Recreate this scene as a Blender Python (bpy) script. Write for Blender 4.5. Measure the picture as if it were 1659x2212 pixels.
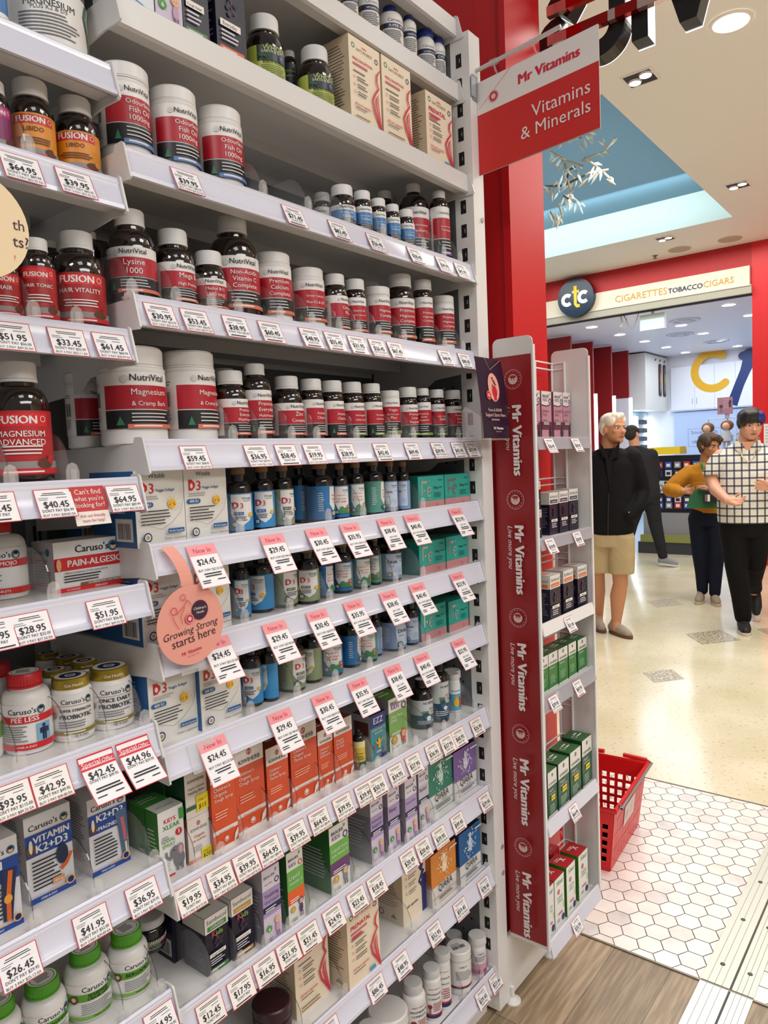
import bpy, math, random
from mathutils import Vector, Matrix
random.seed(7)
for o in list(bpy.data.objects): bpy.data.objects.remove(o)
S = bpy.context.scene
COL = S.collection
PI = math.pi
# ---------------------------------------------------------------- camera
F_PX = 1576.7
YAW, PITCH, ROLL = 0.8968, -0.0715, -0.0422
cam = bpy.data.cameras.new('camera')
cam.sensor_fit = 'VERTICAL'; cam.sensor_height = 24.0; cam.lens = 24.0*F_PX/2212
cam.clip_start = .02
cam_o = bpy.data.objects.new('camera', cam); COL.objects.link(cam_o)
fw = Vector((math.sin(YAW)*math.cos(PITCH), math.cos(YAW)*math.cos(PITCH), math.sin(PITCH)))
rt = Vector((math.cos(YAW), -math.sin(YAW), 0)); up = rt.cross(fw)
r2 = rt*math.cos(ROLL)+up*math.sin(ROLL); u2 = -rt*math.sin(ROLL)+up*math.cos(ROLL)
M = Matrix((r2, u2, -fw)).transposed().to_4x4(); M.translation = Vector((-1.5546, -.9445, 1.45))
cam_o.matrix_world = M
S.camera = cam_o
# ---------------------------------------------------------------- light and exposure
S.view_settings.view_transform = 'Standard'; S.view_settings.look = 'None'
S.view_settings.gamma = 1; S.view_settings.use_curve_mapping = False
S.view_settings.exposure = 0.0
W = bpy.data.worlds.new('indoor_ambient'); S.world = W; W.use_nodes = True
W.node_tree.nodes['Background'].inputs[0].default_value = (1, .96, .93, 1)
W.node_tree.nodes['Background'].inputs[1].default_value = .27
def area(name, loc, sx, sy, power, col=(1,1,1), rot=(0,0,0), spread=PI):
    l = bpy.data.lights.new(name, 'AREA'); l.shape = 'RECTANGLE'; l.size = sx; l.size_y = sy
    l.energy = power; l.color = col; l.spread = spread
    o = bpy.data.objects.new(name, l); COL.objects.link(o); o.location = loc; o.rotation_euler = rot
    return o
# the vitamin shop's own ceiling panels, over the aisle
area('shop_ceiling_light', (-2.9,-1.0,3.15), .7, .7, 34, (1,.965,.94))
area('shop_ceiling_light', (-1.5,-1.75,3.15), .7, .7, 8, (1,.965,.94))
area('shop_ceiling_light', (.0,-1.75,3.15), .7, .7, 17, (1,.965,.94))
area('shop_ceiling_light', (-.9,-4.0,3.15), 3.2, 1.2, 122, (1,.965,.94))
# an added uplight, then the mall's ceiling lights
area('added_ceiling_uplight', (.95,-1.2,2.75), .4, 3.6, 13, (1,.98,.96), (PI,0,0))  # added fill that brightens the mall ceiling from below, not a lamp of the sign
area('mall_ceiling_light', (2.4,-.6,3.75), 1.2, 2.5, 66, (1,.96,.91))
area('mall_ceiling_light', (4.7,0,3.75), 1.6, 3, 108, (1,.965,.91))
area('mall_ceiling_light', (7.3,2.0,3.75), .8, 3.5, 38, (1,.965,.91))
area('recess_cove_light', (5.0,3.2,3.83), 3.0, 4.2, 19, (.84,.93,1), (PI,0,0))
area('recess_cove_light', (6.15,3.2,3.97),   .2, 4.2, 15, (.88,1,1), (0,-PI/2,0))
# the tobacco shop's downlights
area('shop_front_downlights', (9.6,2.2,3.25), 2.2, 2.6, 62, (.80,.88,1))
area('shop_rear_downlights', (12.3,2.4,3.25), 2.2, 2.2, 58, (.80,.88,1))

# ---------------------------------------------------------------- materials
def lin(h):
    c = [int(h[i:i+2],16)/255 for i in (0,2,4)]
    return tuple(x/12.92 if x <= .04045 else ((x+.055)/1.055)**2.4 for x in c)+(1,)
MATS = {}
def mat(h, rough=.5, metal=0., spec=.5, coat=0., emit=0.):
    k = (h, rough, metal, spec, coat, emit)
    if k in MATS: return MATS[k]
    m = bpy.data.materials.new('m_%s_%d' % (h, len(MATS))); m.use_nodes = True
    b = m.node_tree.nodes['Principled BSDF']
    b.inputs['Base Color'].default_value = lin(h); b.inputs['Roughness'].default_value = rough
    b.inputs['Metallic'].default_value = metal; b.inputs['Specular IOR Level'].default_value = spec
    b.inputs['Coat Weight'].default_value = coat; b.inputs['Coat Roughness'].default_value = .05
    if emit:
        b.inputs['Emission Color'].default_value = lin(h); b.inputs['Emission Strength'].default_value = emit
    MATS[k] = m
    return m
def clear(name, tint, alpha, rough=.08, gl=.06):
    m = bpy.data.materials.new(name); m.use_nodes = True; nt = m.node_tree; nt.nodes.clear()
    o = nt.nodes.new('ShaderNodeOutputMaterial'); mx = nt.nodes.new('ShaderNodeMixShader'); mx2 = nt.nodes.new('ShaderNodeMixShader')
    t = nt.nodes.new('ShaderNodeBsdfTransparent'); g = nt.nodes.new('ShaderNodeBsdfGlossy'); d = nt.nodes.new('ShaderNodeBsdfDiffuse')
    mx2.inputs[0].default_value = gl
    g.inputs['Roughness'].default_value = rough; d.inputs[0].default_value = lin(tint)
    mx.inputs[0].default_value = alpha
    nt.links.new(t.outputs[0], mx.inputs[1]); nt.links.new(d.outputs[0], mx.inputs[2])
    nt.links.new(mx.outputs[0], mx2.inputs[1]); nt.links.new(g.outputs[0], mx2.inputs[2])
    nt.links.new(mx2.outputs[0], o.inputs[0])
    return m
def noisy(name, c1, c2, scale, rough=.5, detail=4, lo=.4, hi=.6, stretch=(1,1,1), bump=0.):
    m = bpy.data.materials.new(name); m.use_nodes = True; nt = m.node_tree; b = nt.nodes['Principled BSDF']
    tc = nt.nodes.new('ShaderNodeTexCoord'); mp = nt.nodes.new('ShaderNodeMapping'); n = nt.nodes.new('ShaderNodeTexNoise'); r = nt.nodes.new('ShaderNodeValToRGB')
    mp.inputs['Scale'].default_value = stretch; n.inputs['Scale'].default_value = scale; n.inputs['Detail'].default_value = detail
    r.color_ramp.elements[0].position = lo; r.color_ramp.elements[0].color = lin(c1)
    r.color_ramp.elements[1].position = hi; r.color_ramp.elements[1].color = lin(c2)
    L = nt.links.new
    L(tc.outputs['Object'], mp.inputs[0]); L(mp.outputs[0], n.inputs[0]); L(n.outputs[0], r.inputs[0]); L(r.outputs[0], b.inputs['Base Color'])
    b.inputs['Roughness'].default_value = rough
    if bump:
        bp = nt.nodes.new('ShaderNodeBump'); bp.inputs['Strength'].default_value = bump; bp.inputs['Distance'].default_value = .01
        L(n.outputs[0], bp.inputs['Height']); L(bp.outputs[0], b.inputs['Normal'])
    return m
WHITE = mat('e9e7e4', .42); SHELFW = mat('dcdad8', .35); GREY = mat('6d6f71', .55); DARK = mat('141414', .6); BLACK = mat('0d0c10', .35)
RAIL = mat('d6d6e4', .22); RAILC = mat('e4e4ee', .12, spec=.8)
AMBER = mat('1b0d06', .08, spec=.6, coat=.5); CAPW = mat('dddcda', .45); INK = mat('1c1a22', .6); PAPER = mat('f2f0f1', .55)
ACRY = clear('clear_acrylic', 'ffffff', .05); ACRE = clear('acrylic_edge', '2a2a2e', .62); CLIPM = clear('clear_clip', 'f4f4f6', .17)

# ---------------------------------------------------------------- mesh builder
GLY = {}
def glyphs(s, bold, shear):
    k = (s, bold, shear)
    if k in GLY: return GLY[k]
    cu = bpy.data.curves.new('t', 'FONT'); cu.body = s; cu.size = 1; cu.offset = bold; cu.resolution_u = 2; cu.shear = shear
    cu.fill_mode = 'FRONT'
    ob = bpy.data.objects.new('t', cu); COL.objects.link(ob)
    dg = bpy.context.evaluated_depsgraph_get(); me = bpy.data.meshes.new_from_object(ob.evaluated_get(dg))
    vs = [(v.co.x, v.co.y) for v in me.vertices]; fs = [tuple(p.vertices) for p in me.polygons]
    bpy.data.objects.remove(ob); bpy.data.curves.remove(cu); bpy.data.meshes.remove(me)
    x0 = min([v[0] for v in vs], default=0); x1 = max([v[0] for v in vs], default=0)
    GLY[k] = (vs, fs, x0, x1)
    return GLY[k]
class MB:
    def __init__(s): s.v = []; s.f = []; s.m = []; s.mats = []
    def mi(s, m):
        if m not in s.mats: s.mats.append(m)
        return s.mats.index(m)
    def add(s, vs, fs, m, flip=False):
        b = len(s.v); i = s.mi(m); s.v += [tuple(v) for v in vs]
        for f in fs:
            s.f.append(tuple(b+j for j in (reversed(f) if flip else f))); s.m.append(i)
        return s
    def box(s, x0, y0, z0, x1, y1, z1, m):
        return s.add([(x,y,z) for z in (z0,z1) for y in (y0,y1) for x in (x0,x1)],
              [(0,2,3,1),(4,5,7,6),(0,1,5,4),(1,3,7,5),(3,2,6,7),(2,0,4,6)], m)
    def lathe(s, prof, m, seg=32, c=(0,0,0), cap=True):
        ms = m if isinstance(m, list) else [m]*(len(prof)-1)
        n = len(prof); vs = [(c[0]+r*math.cos(2*PI*k/seg), c[1]+r*math.sin(2*PI*k/seg), c[2]+z) for r, z in prof for k in range(seg)]
        b = len(s.v); s.v += vs
        for i in range(n-1):
            for k in range(seg):
                k2 = (k+1) % seg
                s.f.append((b+i*seg+k, b+i*seg+k2, b+(i+1)*seg+k2, b+(i+1)*seg+k)); s.m.append(s.mi(ms[i]))
        if cap:
            s.f.append(tuple(b+k for k in reversed(range(seg)))); s.m.append(s.mi(ms[0]))
            s.f.append(tuple(b+(n-1)*seg+k for k in range(seg))); s.m.append(s.mi(ms[-1]))
        return s
    def tube(s, pts, r, m, seg=8, close=False):
        pts = [Vector(p) for p in pts]; n = len(pts); rr = r if isinstance(r, (list,tuple)) else [r]*n
        b = len(s.v); prev = None
        for i, p in enumerate(pts):
            if close: d = pts[(i+1) % n]-pts[i-1]
            else: d = pts[min(i+1,n-1)]-pts[max(i-1,0)]
            d.normalize()
            if prev is None: a = d.orthogonal().normalized()
            else:
                a = prev-d*prev.dot(d); a.normalize()
            prev = a; c = d.cross(a)
            for k in range(seg):
                t = 2*PI*k/seg; s.v.append(tuple(p+(a*math.cos(t)+c*math.sin(t))*rr[i]))
        i_ = s.mi(m)
        for i in range(n if close else n-1):
            j = (i+1) % n
            for k in range(seg):
                k2 = (k+1) % seg; s.f.append((b+i*seg+k, b+i*seg+k2, b+j*seg+k2, b+j*seg+k)); s.m.append(i_)
        if not close:
            s.f.append(tuple(b+k for k in reversed(range(seg)))); s.m.append(i_)
            s.f.append(tuple(b+(n-1)*seg+k for k in range(seg))); s.m.append(i_)
        return s
    def prism(s, poly, fn, d0, d1, m, m2=None):
        # poly in 2-D, counter-clockwise; fn(u, v, depth)
        n = len(poly)
        s.add([fn(u,v,d0) for u,v in poly], [tuple(reversed(range(n)))], m)
        s.add([fn(u,v,d1) for u,v in poly], [tuple(range(n))], m)
        s.add([fn(u,v,d) for d in (d0,d1) for u,v in poly], [(i,(i+1)%n,n+(i+1)%n,n+i) for i in range(n)], m2 or m)
        return s
    def build(s, name, parent=None, loc=None, rz=0, smooth=True):
        me = bpy.data.meshes.new(name); me.from_pydata(s.v, [], s.f)
        for m in s.mats: me.materials.append(m)
        me.polygons.foreach_set('material_index', s.m)
        if smooth:
            me.polygons.foreach_set('use_smooth', [True]*len(s.f)); me.set_sharp_from_angle(angle=math.radians(38))
        me.update()
        o = bpy.data.objects.new(name, me); COL.objects.link(o)
        if parent: o.parent = parent
        if loc: o.location = loc
        o.rotation_euler.z = rz
        return o
def thing(name, loc, rz=0):
    o = bpy.data.objects.new(name, None); COL.objects.link(o); o.location = loc; o.rotation_euler.z = rz; o.empty_display_size = .02
    return o
def tag(o, label, cat, group=None):
    o['label'] = label; o['category'] = cat
    if group: o['group'] = group
    return o
def struct(o, label=None):
    o['kind'] = 'structure'
    if label: o['label'] = label; o['category'] = 'structure'
    return o
class Face:
    """a printable surface: fn(u, v, e) -> point, e = lift off the surface; wrap = largest u step"""
    def __init__(s, mb, fn, wrap=None): s.mb = mb; s.fn = fn; s.wrap = wrap; s.e = .00025
    def lift(s): s.e += .00018; return s.e
    def rect(s, u0, v0, u1, v1, m):
        n = 1 if not s.wrap else max(1, int(math.ceil(abs(u1-u0)/s.wrap))); e = s.lift()
        vs = []
        for i in range(n+1):
            u = u0+(u1-u0)*i/n; vs += [s.fn(u,v0,e), s.fn(u,v1,e)]
        s.mb.add(vs, [(2*i,2*i+2,2*i+3,2*i+1) for i in range(n)], m); return s
    def poly(s, pts, m):
        e = s.lift()
        if s.wrap:
            n = len(pts); us = sorted({p[0] for p in pts}); cols = []
            for a, b in zip(us, us[1:]):
                k = max(1, int(math.ceil((b-a)/s.wrap))); cols += [a+(b-a)*i/k for i in range(k)]
            cols.append(us[-1]); vs = []
            for u in cols:
                hit = []
                for i in range(n):
                    (a, c), (b, d) = pts[i], pts[(i+1) % n]
                    if min(a,b)-1e-9 <= u <= max(a,b)+1e-9: hit += [c, d] if abs(b-a) < 1e-9 else [c+(d-c)*(u-a)/(b-a)]
                vs += [s.fn(u,min(hit),e), s.fn(u,max(hit),e)]
            s.mb.add(vs, [(2*i,2*i+2,2*i+3,2*i+1) for i in range(len(cols)-1)], m)
        else: s.mb.add([s.fn(u,v,e) for u,v in pts], [tuple(range(len(pts)))], m)
        return s
    def disc(s, u, v, r, m, ry=None, n=20):
        return s.poly([(u+r*math.cos(2*PI*k/n), v+(ry or r)*math.sin(2*PI*k/n)) for k in range(n)], m)
    def ring(s, u, v, r, m, w=.12, n=24):
        e = s.lift(); vs = []
        for k in range(n):
            c, d = math.cos(2*PI*k/n), math.sin(2*PI*k/n); vs += [s.fn(u+r*c,v+r*d,e), s.fn(u+r*(1-w)*c,v+r*(1-w)*d,e)]
        s.mb.add(vs, [(2*k,(2*k+2)%(2*n),(2*k+3)%(2*n),2*k+1) for k in range(n)], m); return s
    def stroke(s, pts, w, m):
        e = s.lift(); n = len(pts); vs = []
        ww = list(w) if isinstance(w, (list,tuple)) else [w]*n
        if s.wrap:
            P2, W2 = [], []
            for i in range(n-1):
                k = max(1, int(math.ceil(abs(pts[i+1][0]-pts[i][0])/s.wrap)))
                for j in range(k): q = j/k; P2.append((pts[i][0]*(1-q)+pts[i+1][0]*q, pts[i][1]*(1-q)+pts[i+1][1]*q)); W2.append(ww[i]*(1-q)+ww[i+1]*q)
            pts, ww = P2+[pts[-1]], W2+[ww[-1]]; n = len(pts)
        for i in range(n):
            a = Vector(pts[max(i-1,0)]); b = Vector(pts[min(i+1,n-1)]); d = (b-a).normalized(); q = Vector((-d.y,d.x))*ww[i]/2; p = Vector(pts[i])
            vs += [s.fn(*(p+q),e), s.fn(*(p-q),e)]
        s.mb.add(vs, [(2*i+1,2*i+3,2*i+2,2*i) for i in range(n-1)], m); return s
    def text(s, t, u, v, m, size=None, width=None, maxsize=None, al='c', bold=.0, shear=0, rot=0, sx=1):
        vs, fs, x0, x1 = glyphs(t, 0, shear); w = (x1-x0)*sx
        if not fs: return s
        if width: k = width/w
        else: k = size
        if maxsize: k = min(k, maxsize)
        if size and width: k = min(size, width/w)
        off = {'c':-(x0+x1)/2*sx, 'l':-x0*sx, 'r':-x1*sx}[al]; e = s.lift(); c, d = math.cos(rot), math.sin(rot)
        for q in ((0,) if bold < .01 else (-.8*bold,.8*bold) if bold < .025 else (-bold,0,bold)):
            P = []
            for a, b in vs:
                a = (a*sx+off+q)*k; b = (b+q*.4)*k; P.append(s.fn(u+a*c-b*d, v+a*d+b*c, e))
            s.mb.add(P, fs, m); e += .00007
        s.e = e; return s
    def lines(s, u0, v, w, n, dv, m, h=.3, al='l'):
        for i in range(n):
            ww = w*(.72+.28*random.random()); a = u0 if al == 'l' else u0-ww/2
            s.rect(a, v-i*dv, a+ww, v-i*dv+dv*h, m); s.e -= .00018
        s.e += .00018
        return s
    def bars(s, u0, v0, u1, v1, m, vert=False):
        p = u0
        while p < u1:
            w = random.choice((.0006,.0011,.0016))
            if vert:
                pass
            s.rect(p, v0, min(p+w,u1), v1, m); s.e -= .00018; p += w+random.choice((.0006,.001,.0014))
        s.e += .00018; return s
# ---------------------------------------------------------------- setting: floors
def quadmesh(name, pts, m, label=None):
    mb = MB(); mb.add(pts, [tuple(range(len(pts)))], m); return struct(mb.build(name, smooth=False), label)
def wood():
    m = bpy.data.materials.new('wood_planks'); m.use_nodes = True; nt = m.node_tree; b = nt.nodes['Principled BSDF']; L = nt.links.new
    tc = nt.nodes.new('ShaderNodeTexCoord'); br = nt.nodes.new('ShaderNodeTexBrick'); mp = nt.nodes.new('ShaderNodeMapping')
    n = nt.nodes.new('ShaderNodeTexNoise'); n2 = nt.nodes.new('ShaderNodeTexNoise'); mp2 = nt.nodes.new('ShaderNodeMapping'); mx = nt.nodes.new('ShaderNodeMixRGB'); mx2 = nt.nodes.new('ShaderNodeMixRGB'); r = nt.nodes.new('ShaderNodeValToRGB')
    br.inputs['Color1'].default_value = lin('b09b7e'); br.inputs['Color2'].default_value = lin('96836b'); br.inputs['Mortar'].default_value = lin('6e5e4c')
    br.inputs['Scale'].default_value = 1; br.inputs['Brick Width'].default_value = .9; br.inputs['Row Height'].default_value = .16; br.inputs['Mortar Size'].default_value = .0012
    L(tc.outputs['Object'], mp.inputs[0]); L(mp.outputs[0], br.inputs[0])
    mp2.inputs['Scale'].default_value = (6,90,1); L(tc.outputs['Object'], mp2.inputs[0]); L(mp2.outputs[0], n.inputs[0]); n.inputs['Scale'].default_value = 1; n.inputs['Detail'].default_value = 5
    r.color_ramp.elements[0].position = .42; r.color_ramp.elements[0].color = (.62,.6,.58,1); r.color_ramp.elements[1].position = .62; r.color_ramp.elements[1].color = (1.1,1.1,1.08,1)
    L(n.outputs[0], r.inputs[0]); mx.blend_type = 'MULTIPLY'; mx.inputs[0].default_value = .8; L(br.outputs[0], mx.inputs[1]); L(r.outputs[0], mx.inputs[2])
    L(mx.outputs[0], b.inputs['Base Color']); b.inputs['Roughness'].default_value = .45
    return m
quadmesh('floor', [(-4,-4,0),(.425,-4,0),(.425,6,0),(-4,6,0)], wood(), 'grey brown wood plank floor of the vitamin shop')
# hexagon tile strip: real tiles over a grout bed
GROUT = mat('b3aaa0', .8)
quadmesh('floor_grout', [(.425,-4,-.004),(1.58,-4,-.004),(1.58,6,-.004),(.425,6,-.004)], GROUT)
HEX = [noisy('marble_%d' % i, c, d, 9, .25, 6, .45, .75) for i, (c, d) in enumerate((('f0ece6','d9d5d0'),('f4f1ec','e4e0da'),('ece6de','cfcac4'),('e2dfdb','bdbcba'),('efe6da','d9cbb8')))]
mb = MB(); R_ = .0395; a = R_-.0016
for i in range(-1, int(1.2/(R_*math.sqrt(3)))+2):
    for j in range(-34, 40):
        cx_ = .425+R_*math.sqrt(3)*(i+.5*(j % 2)); cy_ = j*R_*1.5
        if cx_ < .39 or cx_ > 1.612 or cy_ < -2.2 or cy_ > 2.0: continue
        pts = [(min(max(cx_+a*math.sin(PI/3*k),.428),1.578), cy_+a*math.cos(PI/3*k)) for k in range(6)]
        m_ = random.choices(HEX, (40,40,12,9,1.2))[0]
        mb.add([(x,y,.0006) for x,y in pts], [(5,4,3,2,1,0)], m_)
struct(mb.build('floor_hexagon_tiles', smooth=False), 'white marble hexagon tile strip at the shop threshold')
def terrazzo():
    m = noisy('terrazzo', 'd7cfae', 'e7e0c4', 2.2, .16, 5, .35, .65); nt = m.node_tree; b = nt.nodes['Principled BSDF']; L = nt.links.new
    tc = nt.nodes.new('ShaderNodeTexCoord'); v = nt.nodes.new('ShaderNodeTexNoise'); r = nt.nodes.new('ShaderNodeValToRGB'); mx = nt.nodes.new('ShaderNodeMixRGB')
    v2 = nt.nodes.new('ShaderNodeTexVoronoi'); v2.inputs['Scale'].default_value = 1.5; r2_ = nt.nodes.new('ShaderNodeValToRGB'); ml = nt.nodes.new('ShaderNodeMath'); ml.operation = 'MULTIPLY'
    v.inputs['Scale'].default_value = 46; v.inputs['Detail'].default_value = 3; L(tc.outputs['Object'], v.inputs[0]); L(v.outputs[0], r.inputs[0])
    r.color_ramp.elements[0].position = .60; r.color_ramp.elements[0].color = (0,0,0,1); r.color_ramp.elements[1].position = .70; r.color_ramp.elements[1].color = (.55,.55,.55,1)
    old = b.inputs['Base Color'].links[0].from_socket
    L(r.outputs[0], mx.inputs[0]); L(old, mx.inputs[1]); mx.inputs[2].default_value = lin('8f866a'); L(mx.outputs[0], b.inputs['Base Color'])
    return m
TERR = terrazzo()
quadmesh('floor_terrazzo', [(1.583,-5,0),(8.6,-5,0),(8.6,7,0),(1.583,7,0)], TERR, 'cream terrazzo floor of the mall')
quadmesh('floor_shop', [(8.6,-5,0),(14.5,-5,0),(14.5,7,0),(8.6,7,0)], mat('c4cbd6', .15), 'pale glossy floor inside the tobacco shop')
for i, (x, y, r) in enumerate([(5.35,1.25,.17),(4.0,1.75,.16),(4.25,.55,.2),(3.1,.55,.13),(4.65,.1,.22)]):   # worn grey mosaic diamonds set in the terrazzo
    mb = MB(); ins = noisy('mosaic', '8d8672', 'd6cdae', 60, .3, 2, .45, .6) if i == 0 else ins
    mb.add([(x-r*1.3,y,.0012),(x,y-r,.0012),(x+r*1.3,y,.0012),(x,y+r,.0012)], [(0,1,2,3)], ins)
    struct(mb.build('floor_inlay', smooth=False), 'grey mosaic diamond set into the terrazzo')
quadmesh('wall_mall', [(.62,-4.98,0),(8,-4.98,0),(8,-4.98,3.8),(.62,-4.98,3.8)][::-1], mat('d8cfbd',.7), 'plain cream mall wall outside the picture')
# expansion joint cover strip
AL = mat('c3c7bb', .38, .35); ALB = mat('d6d8d2', .35, .3)
def joint(x0, x1, m, lbl):
    t = thing('expansion_joint_cover', ((x0+x1)/2,-.46,0)); tag(t, lbl, 'floor strip', 'floor joint cover plates'); cx_ = (x0+x1)/2
    for y0, y1 in ((-.527,-.474),(-.468,-.396)):
        mb = MB(); mb.box(x0-cx_,y0+.46,.0,x1-cx_,y1+.46,.005,m)
        for k in (1,2,3):
            yy = y0+(y1-y0)*k/4+.46; mb.box(x0-cx_,yy,.0051,x1-cx_,yy+.0012,.0054,mat('8f938a',.5))
        mb.build('cover_plate', t, smooth=False)
    mb = MB(); mb.box(x0-cx_,-.0138,.0005,x1-cx_,-.0082,.003,mat('55564f',.8)); mb.build('joint_gap', t)
    xx = x0+.09
    while xx < x1:
        for yy in (-.43,-.5):
            mb = MB(); mb.lathe([(.007,.0052),(.006,.0066)], mat('4c4e4a',.5,.6), 12, (xx-cx_,yy+.46,0)); mb.build('screw', t)
        xx += .24
joint(.43, 2.2, AL, 'dull aluminium floor joint cover across the hexagon tiles')
joint(-.6, .421, ALB, 'bright aluminium floor joint cover across the wood floor')
mb = MB(); mb.box(.4215,-3,.0,.4285,5,.0035,mat('7d776a',.4,.5)); struct(mb.build('trim_1', smooth=False), 'thin metal edge trim between wood floor and tiles')
mb = MB(); mb.box(1.577,-3,.0,1.584,5,.0025,mat('6c675a',.5)); struct(mb.build('trim_2', smooth=False), 'dark joint between tiles and terrazzo')
# ---------------------------------------------------------------- pillar, mall ceiling
RED = mat('d21a20', .38); REDD = mat('a31318', .5)
mb = MB(); mb.box(.228,.009,0,.43,1.4,3.9,RED); mb.box(.2255,.028,0,.228,.034,3.9,REDD); mb.box(.2265,.10,0,.228,1.39,3.9,mat('cf1a20',.42))
struct(mb.build('pillar', smooth=False), 'glossy red pillar at the shop entrance behind the display stand')
CEIL = mat('edf0ea', .75); zc = 3.8; X0, X1, Y0 = 3.334, 6.811, .967
mb = MB()
for q in (((.62,-5),(X0,-5),(X0,7),(.62,7)), ((X0,-5),(X1,-5),(X1,Y0),(X0,Y0)), ((X1,-5),(8,-5),(8,7),(X1,7))):
    mb.add([(x,y,zc) for x,y in q], [(3,2,1,0)], CEIL)
struct(mb.build('ceiling', smooth=False), 'cream mall ceiling with recessed lights')
mb = MB(); zt = 4.137
mb.add([(X0,Y0,zt),(X1,Y0,zt),(X1,6,zt),(X0,6,zt)], [(3,2,1,0)], mat('668fa6',.8))
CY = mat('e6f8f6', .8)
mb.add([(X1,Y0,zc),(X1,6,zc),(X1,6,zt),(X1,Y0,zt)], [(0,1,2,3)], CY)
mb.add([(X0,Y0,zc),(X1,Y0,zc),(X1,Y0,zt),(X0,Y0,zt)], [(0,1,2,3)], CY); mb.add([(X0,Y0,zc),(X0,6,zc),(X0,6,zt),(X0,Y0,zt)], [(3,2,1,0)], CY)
struct(mb.build('ceiling_recess', smooth=False), 'blue ceiling recess with pale cyan lit side')
LAMP = mat('fff6e4', .5, emit=9.); LAMPC = mat('f2f6ff', .5, emit=9.)
def downlight(x, y, z, r, lbl, grp, warm=True):
    t = thing('downlight', (x,y,z)); tag(t, lbl, 'ceiling light', grp)
    mb = MB(); mb.lathe([(r*1.22,-.001),(r*1.18,-.009),(r,-.010),(r,-.004)], mat('f2efe8',.4), 28, cap=False); mb.build('trim_ring', t)
    mb = MB(); mb.lathe([(.001,-.004),(r,-.0042)], LAMP if warm else LAMPC, 28, cap=False); mb.build('lamp', t)
downlight(3.035,.105,zc,.095,'large round downlight in the mall ceiling at top right',None)
def twin(x, y, lbl):
    t = thing('twin_spotlight', (x,y,zc)); tag(t, lbl, 'ceiling light', 'square twin spotlights in the mall ceiling')
    mb = MB(); s = .085
    mb.box(-s-.014,-s-.014,-.006,s+.014,-s,0,WHITE); mb.box(-s-.014,s,-.006,s+.014,s+.014,0,WHITE); mb.box(-s-.014,-s,-.006,-s,s,0,WHITE); mb.box(s,-s,-.006,s+.014,s,0,WHITE)
    mb.build('frame', t, smooth=False)
    mb = MB(); mb.box(-s,-s,-.003,s,s,-.001,mat('2a2825',.6)); mb.build('housing', t, smooth=False)
    for d in (-.042,.042):
        mb = MB(); mb.lathe([(.001,-.012),(.036,-.0122),(.042,-.004)], [LAMP,mat('cfcabf',.3)], 20, (d*.6,d,0), cap=False); mb.build('lamp', t)
twin(3.299,.701,'square twin spotlight beside the blue recess, nearest one'); twin(5.855,.702,'square twin spotlight right of the far recess corner'); twin(7.073,1.73,'square twin spotlight just above the tobacco shop front')
for x, y, r, l in ((7.659,1.747,.13,'flat round ceiling speaker, left one above the shop front'),(7.667,1.192,.13,'flat round ceiling speaker, right one above the red wall')):
    mb = MB(); mb.lathe([(r,-.0005),(r*.97,-.008),(.002,-.009)], [mat('cfc5b2',.6),mat('b4ab9a',.8)], 28, cap=False); tag(mb.build('ceiling_speaker', None, (x,y,zc)), l, 'speaker')
mb = MB(); mb.lathe([(.035,0),(.03,-.006),(.012,-.008),(.012,-.03),(.026,-.032),(.026,-.036)], mat('8d8a84',.4,.5), 14); tag(mb.build('fire_sprinkler', None, (7.726,2.057,zc)), 'small fire sprinkler head near the round ceiling speakers', 'sprinkler')
# hanging ornament of branches and crystal leaves
t = thing('hanging_ornament', (4.3,1.55,4.137)); tag(t, 'hanging branch ornament with glassy leaves in the blue recess', 'ornament')
BR = mat('4d4f4a', .5); CR = mat('cfe8ea', .1, coat=.6); CRW = mat('d9ccb0', .5)
def P4(a, b):   # ornament plane at x=4.3
    return Vector((0, (2.19-(a-140)/1500*.68)*.893-.101-1.55, 1.45+(4.264-(b-480)/1400*.625-1.45)*.893-4.137))
rnd = random.Random(3)
mb = MB(); wires = [[(930,150),(935,420)],[(430,350),(830,380),(1060,430),(1400,430)],[(350,560),(620,780),(860,880),(1010,860),(1360,760),(1640,640)],[(610,780),(620,980),(740,1150),(1100,1160),(1450,1150)],[(130,1240),(480,1210),(1000,1160)],[(1160,960),(1330,1160),(1540,1390)],[(150,1640),(290,1850),(400,1790),(470,1650),(640,1400),(670,1200)],[(660,1340),(670,1560),(760,1640)],[(480,1190),(700,1000),(780,940)]]
for w in wires:
    ps = [P4(*q) for q in w]
    for p in ps: p.x += rnd.uniform(-.12,.12)
    mb.tube(ps, .0085, BR if rnd.random() < .5 else mat('b9ad92',.5), 6)
mb.tube([(0,.02,0),P4(930,150)], .003, BR, 5); mb.build('branches', t)
for i in range(84):
    w = rnd.choice(wires[1:]); k = rnd.randrange(len(w)-1); f = rnd.random(); p = P4(w[k][0]+(w[k+1][0]-w[k][0])*f+rnd.uniform(-40,40), w[k][1]+(w[k+1][1]-w[k][1])*f+rnd.uniform(-50,60)); p.x += rnd.uniform(-.12,.12)
    mb = MB(); L_ = rnd.uniform(.04,.10); th = rnd.uniform(-1.2,1.2)-PI/2; d = Vector((rnd.uniform(-.3,.3),math.cos(th),math.sin(th)))
    mb.tube([p,p+d*L_*.5,p+d*L_+Vector((0,0,-.01))], [.003,.012,.002], CR if rnd.random() < .6 else CRW, 6); mb.build('leaf', t)
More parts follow.
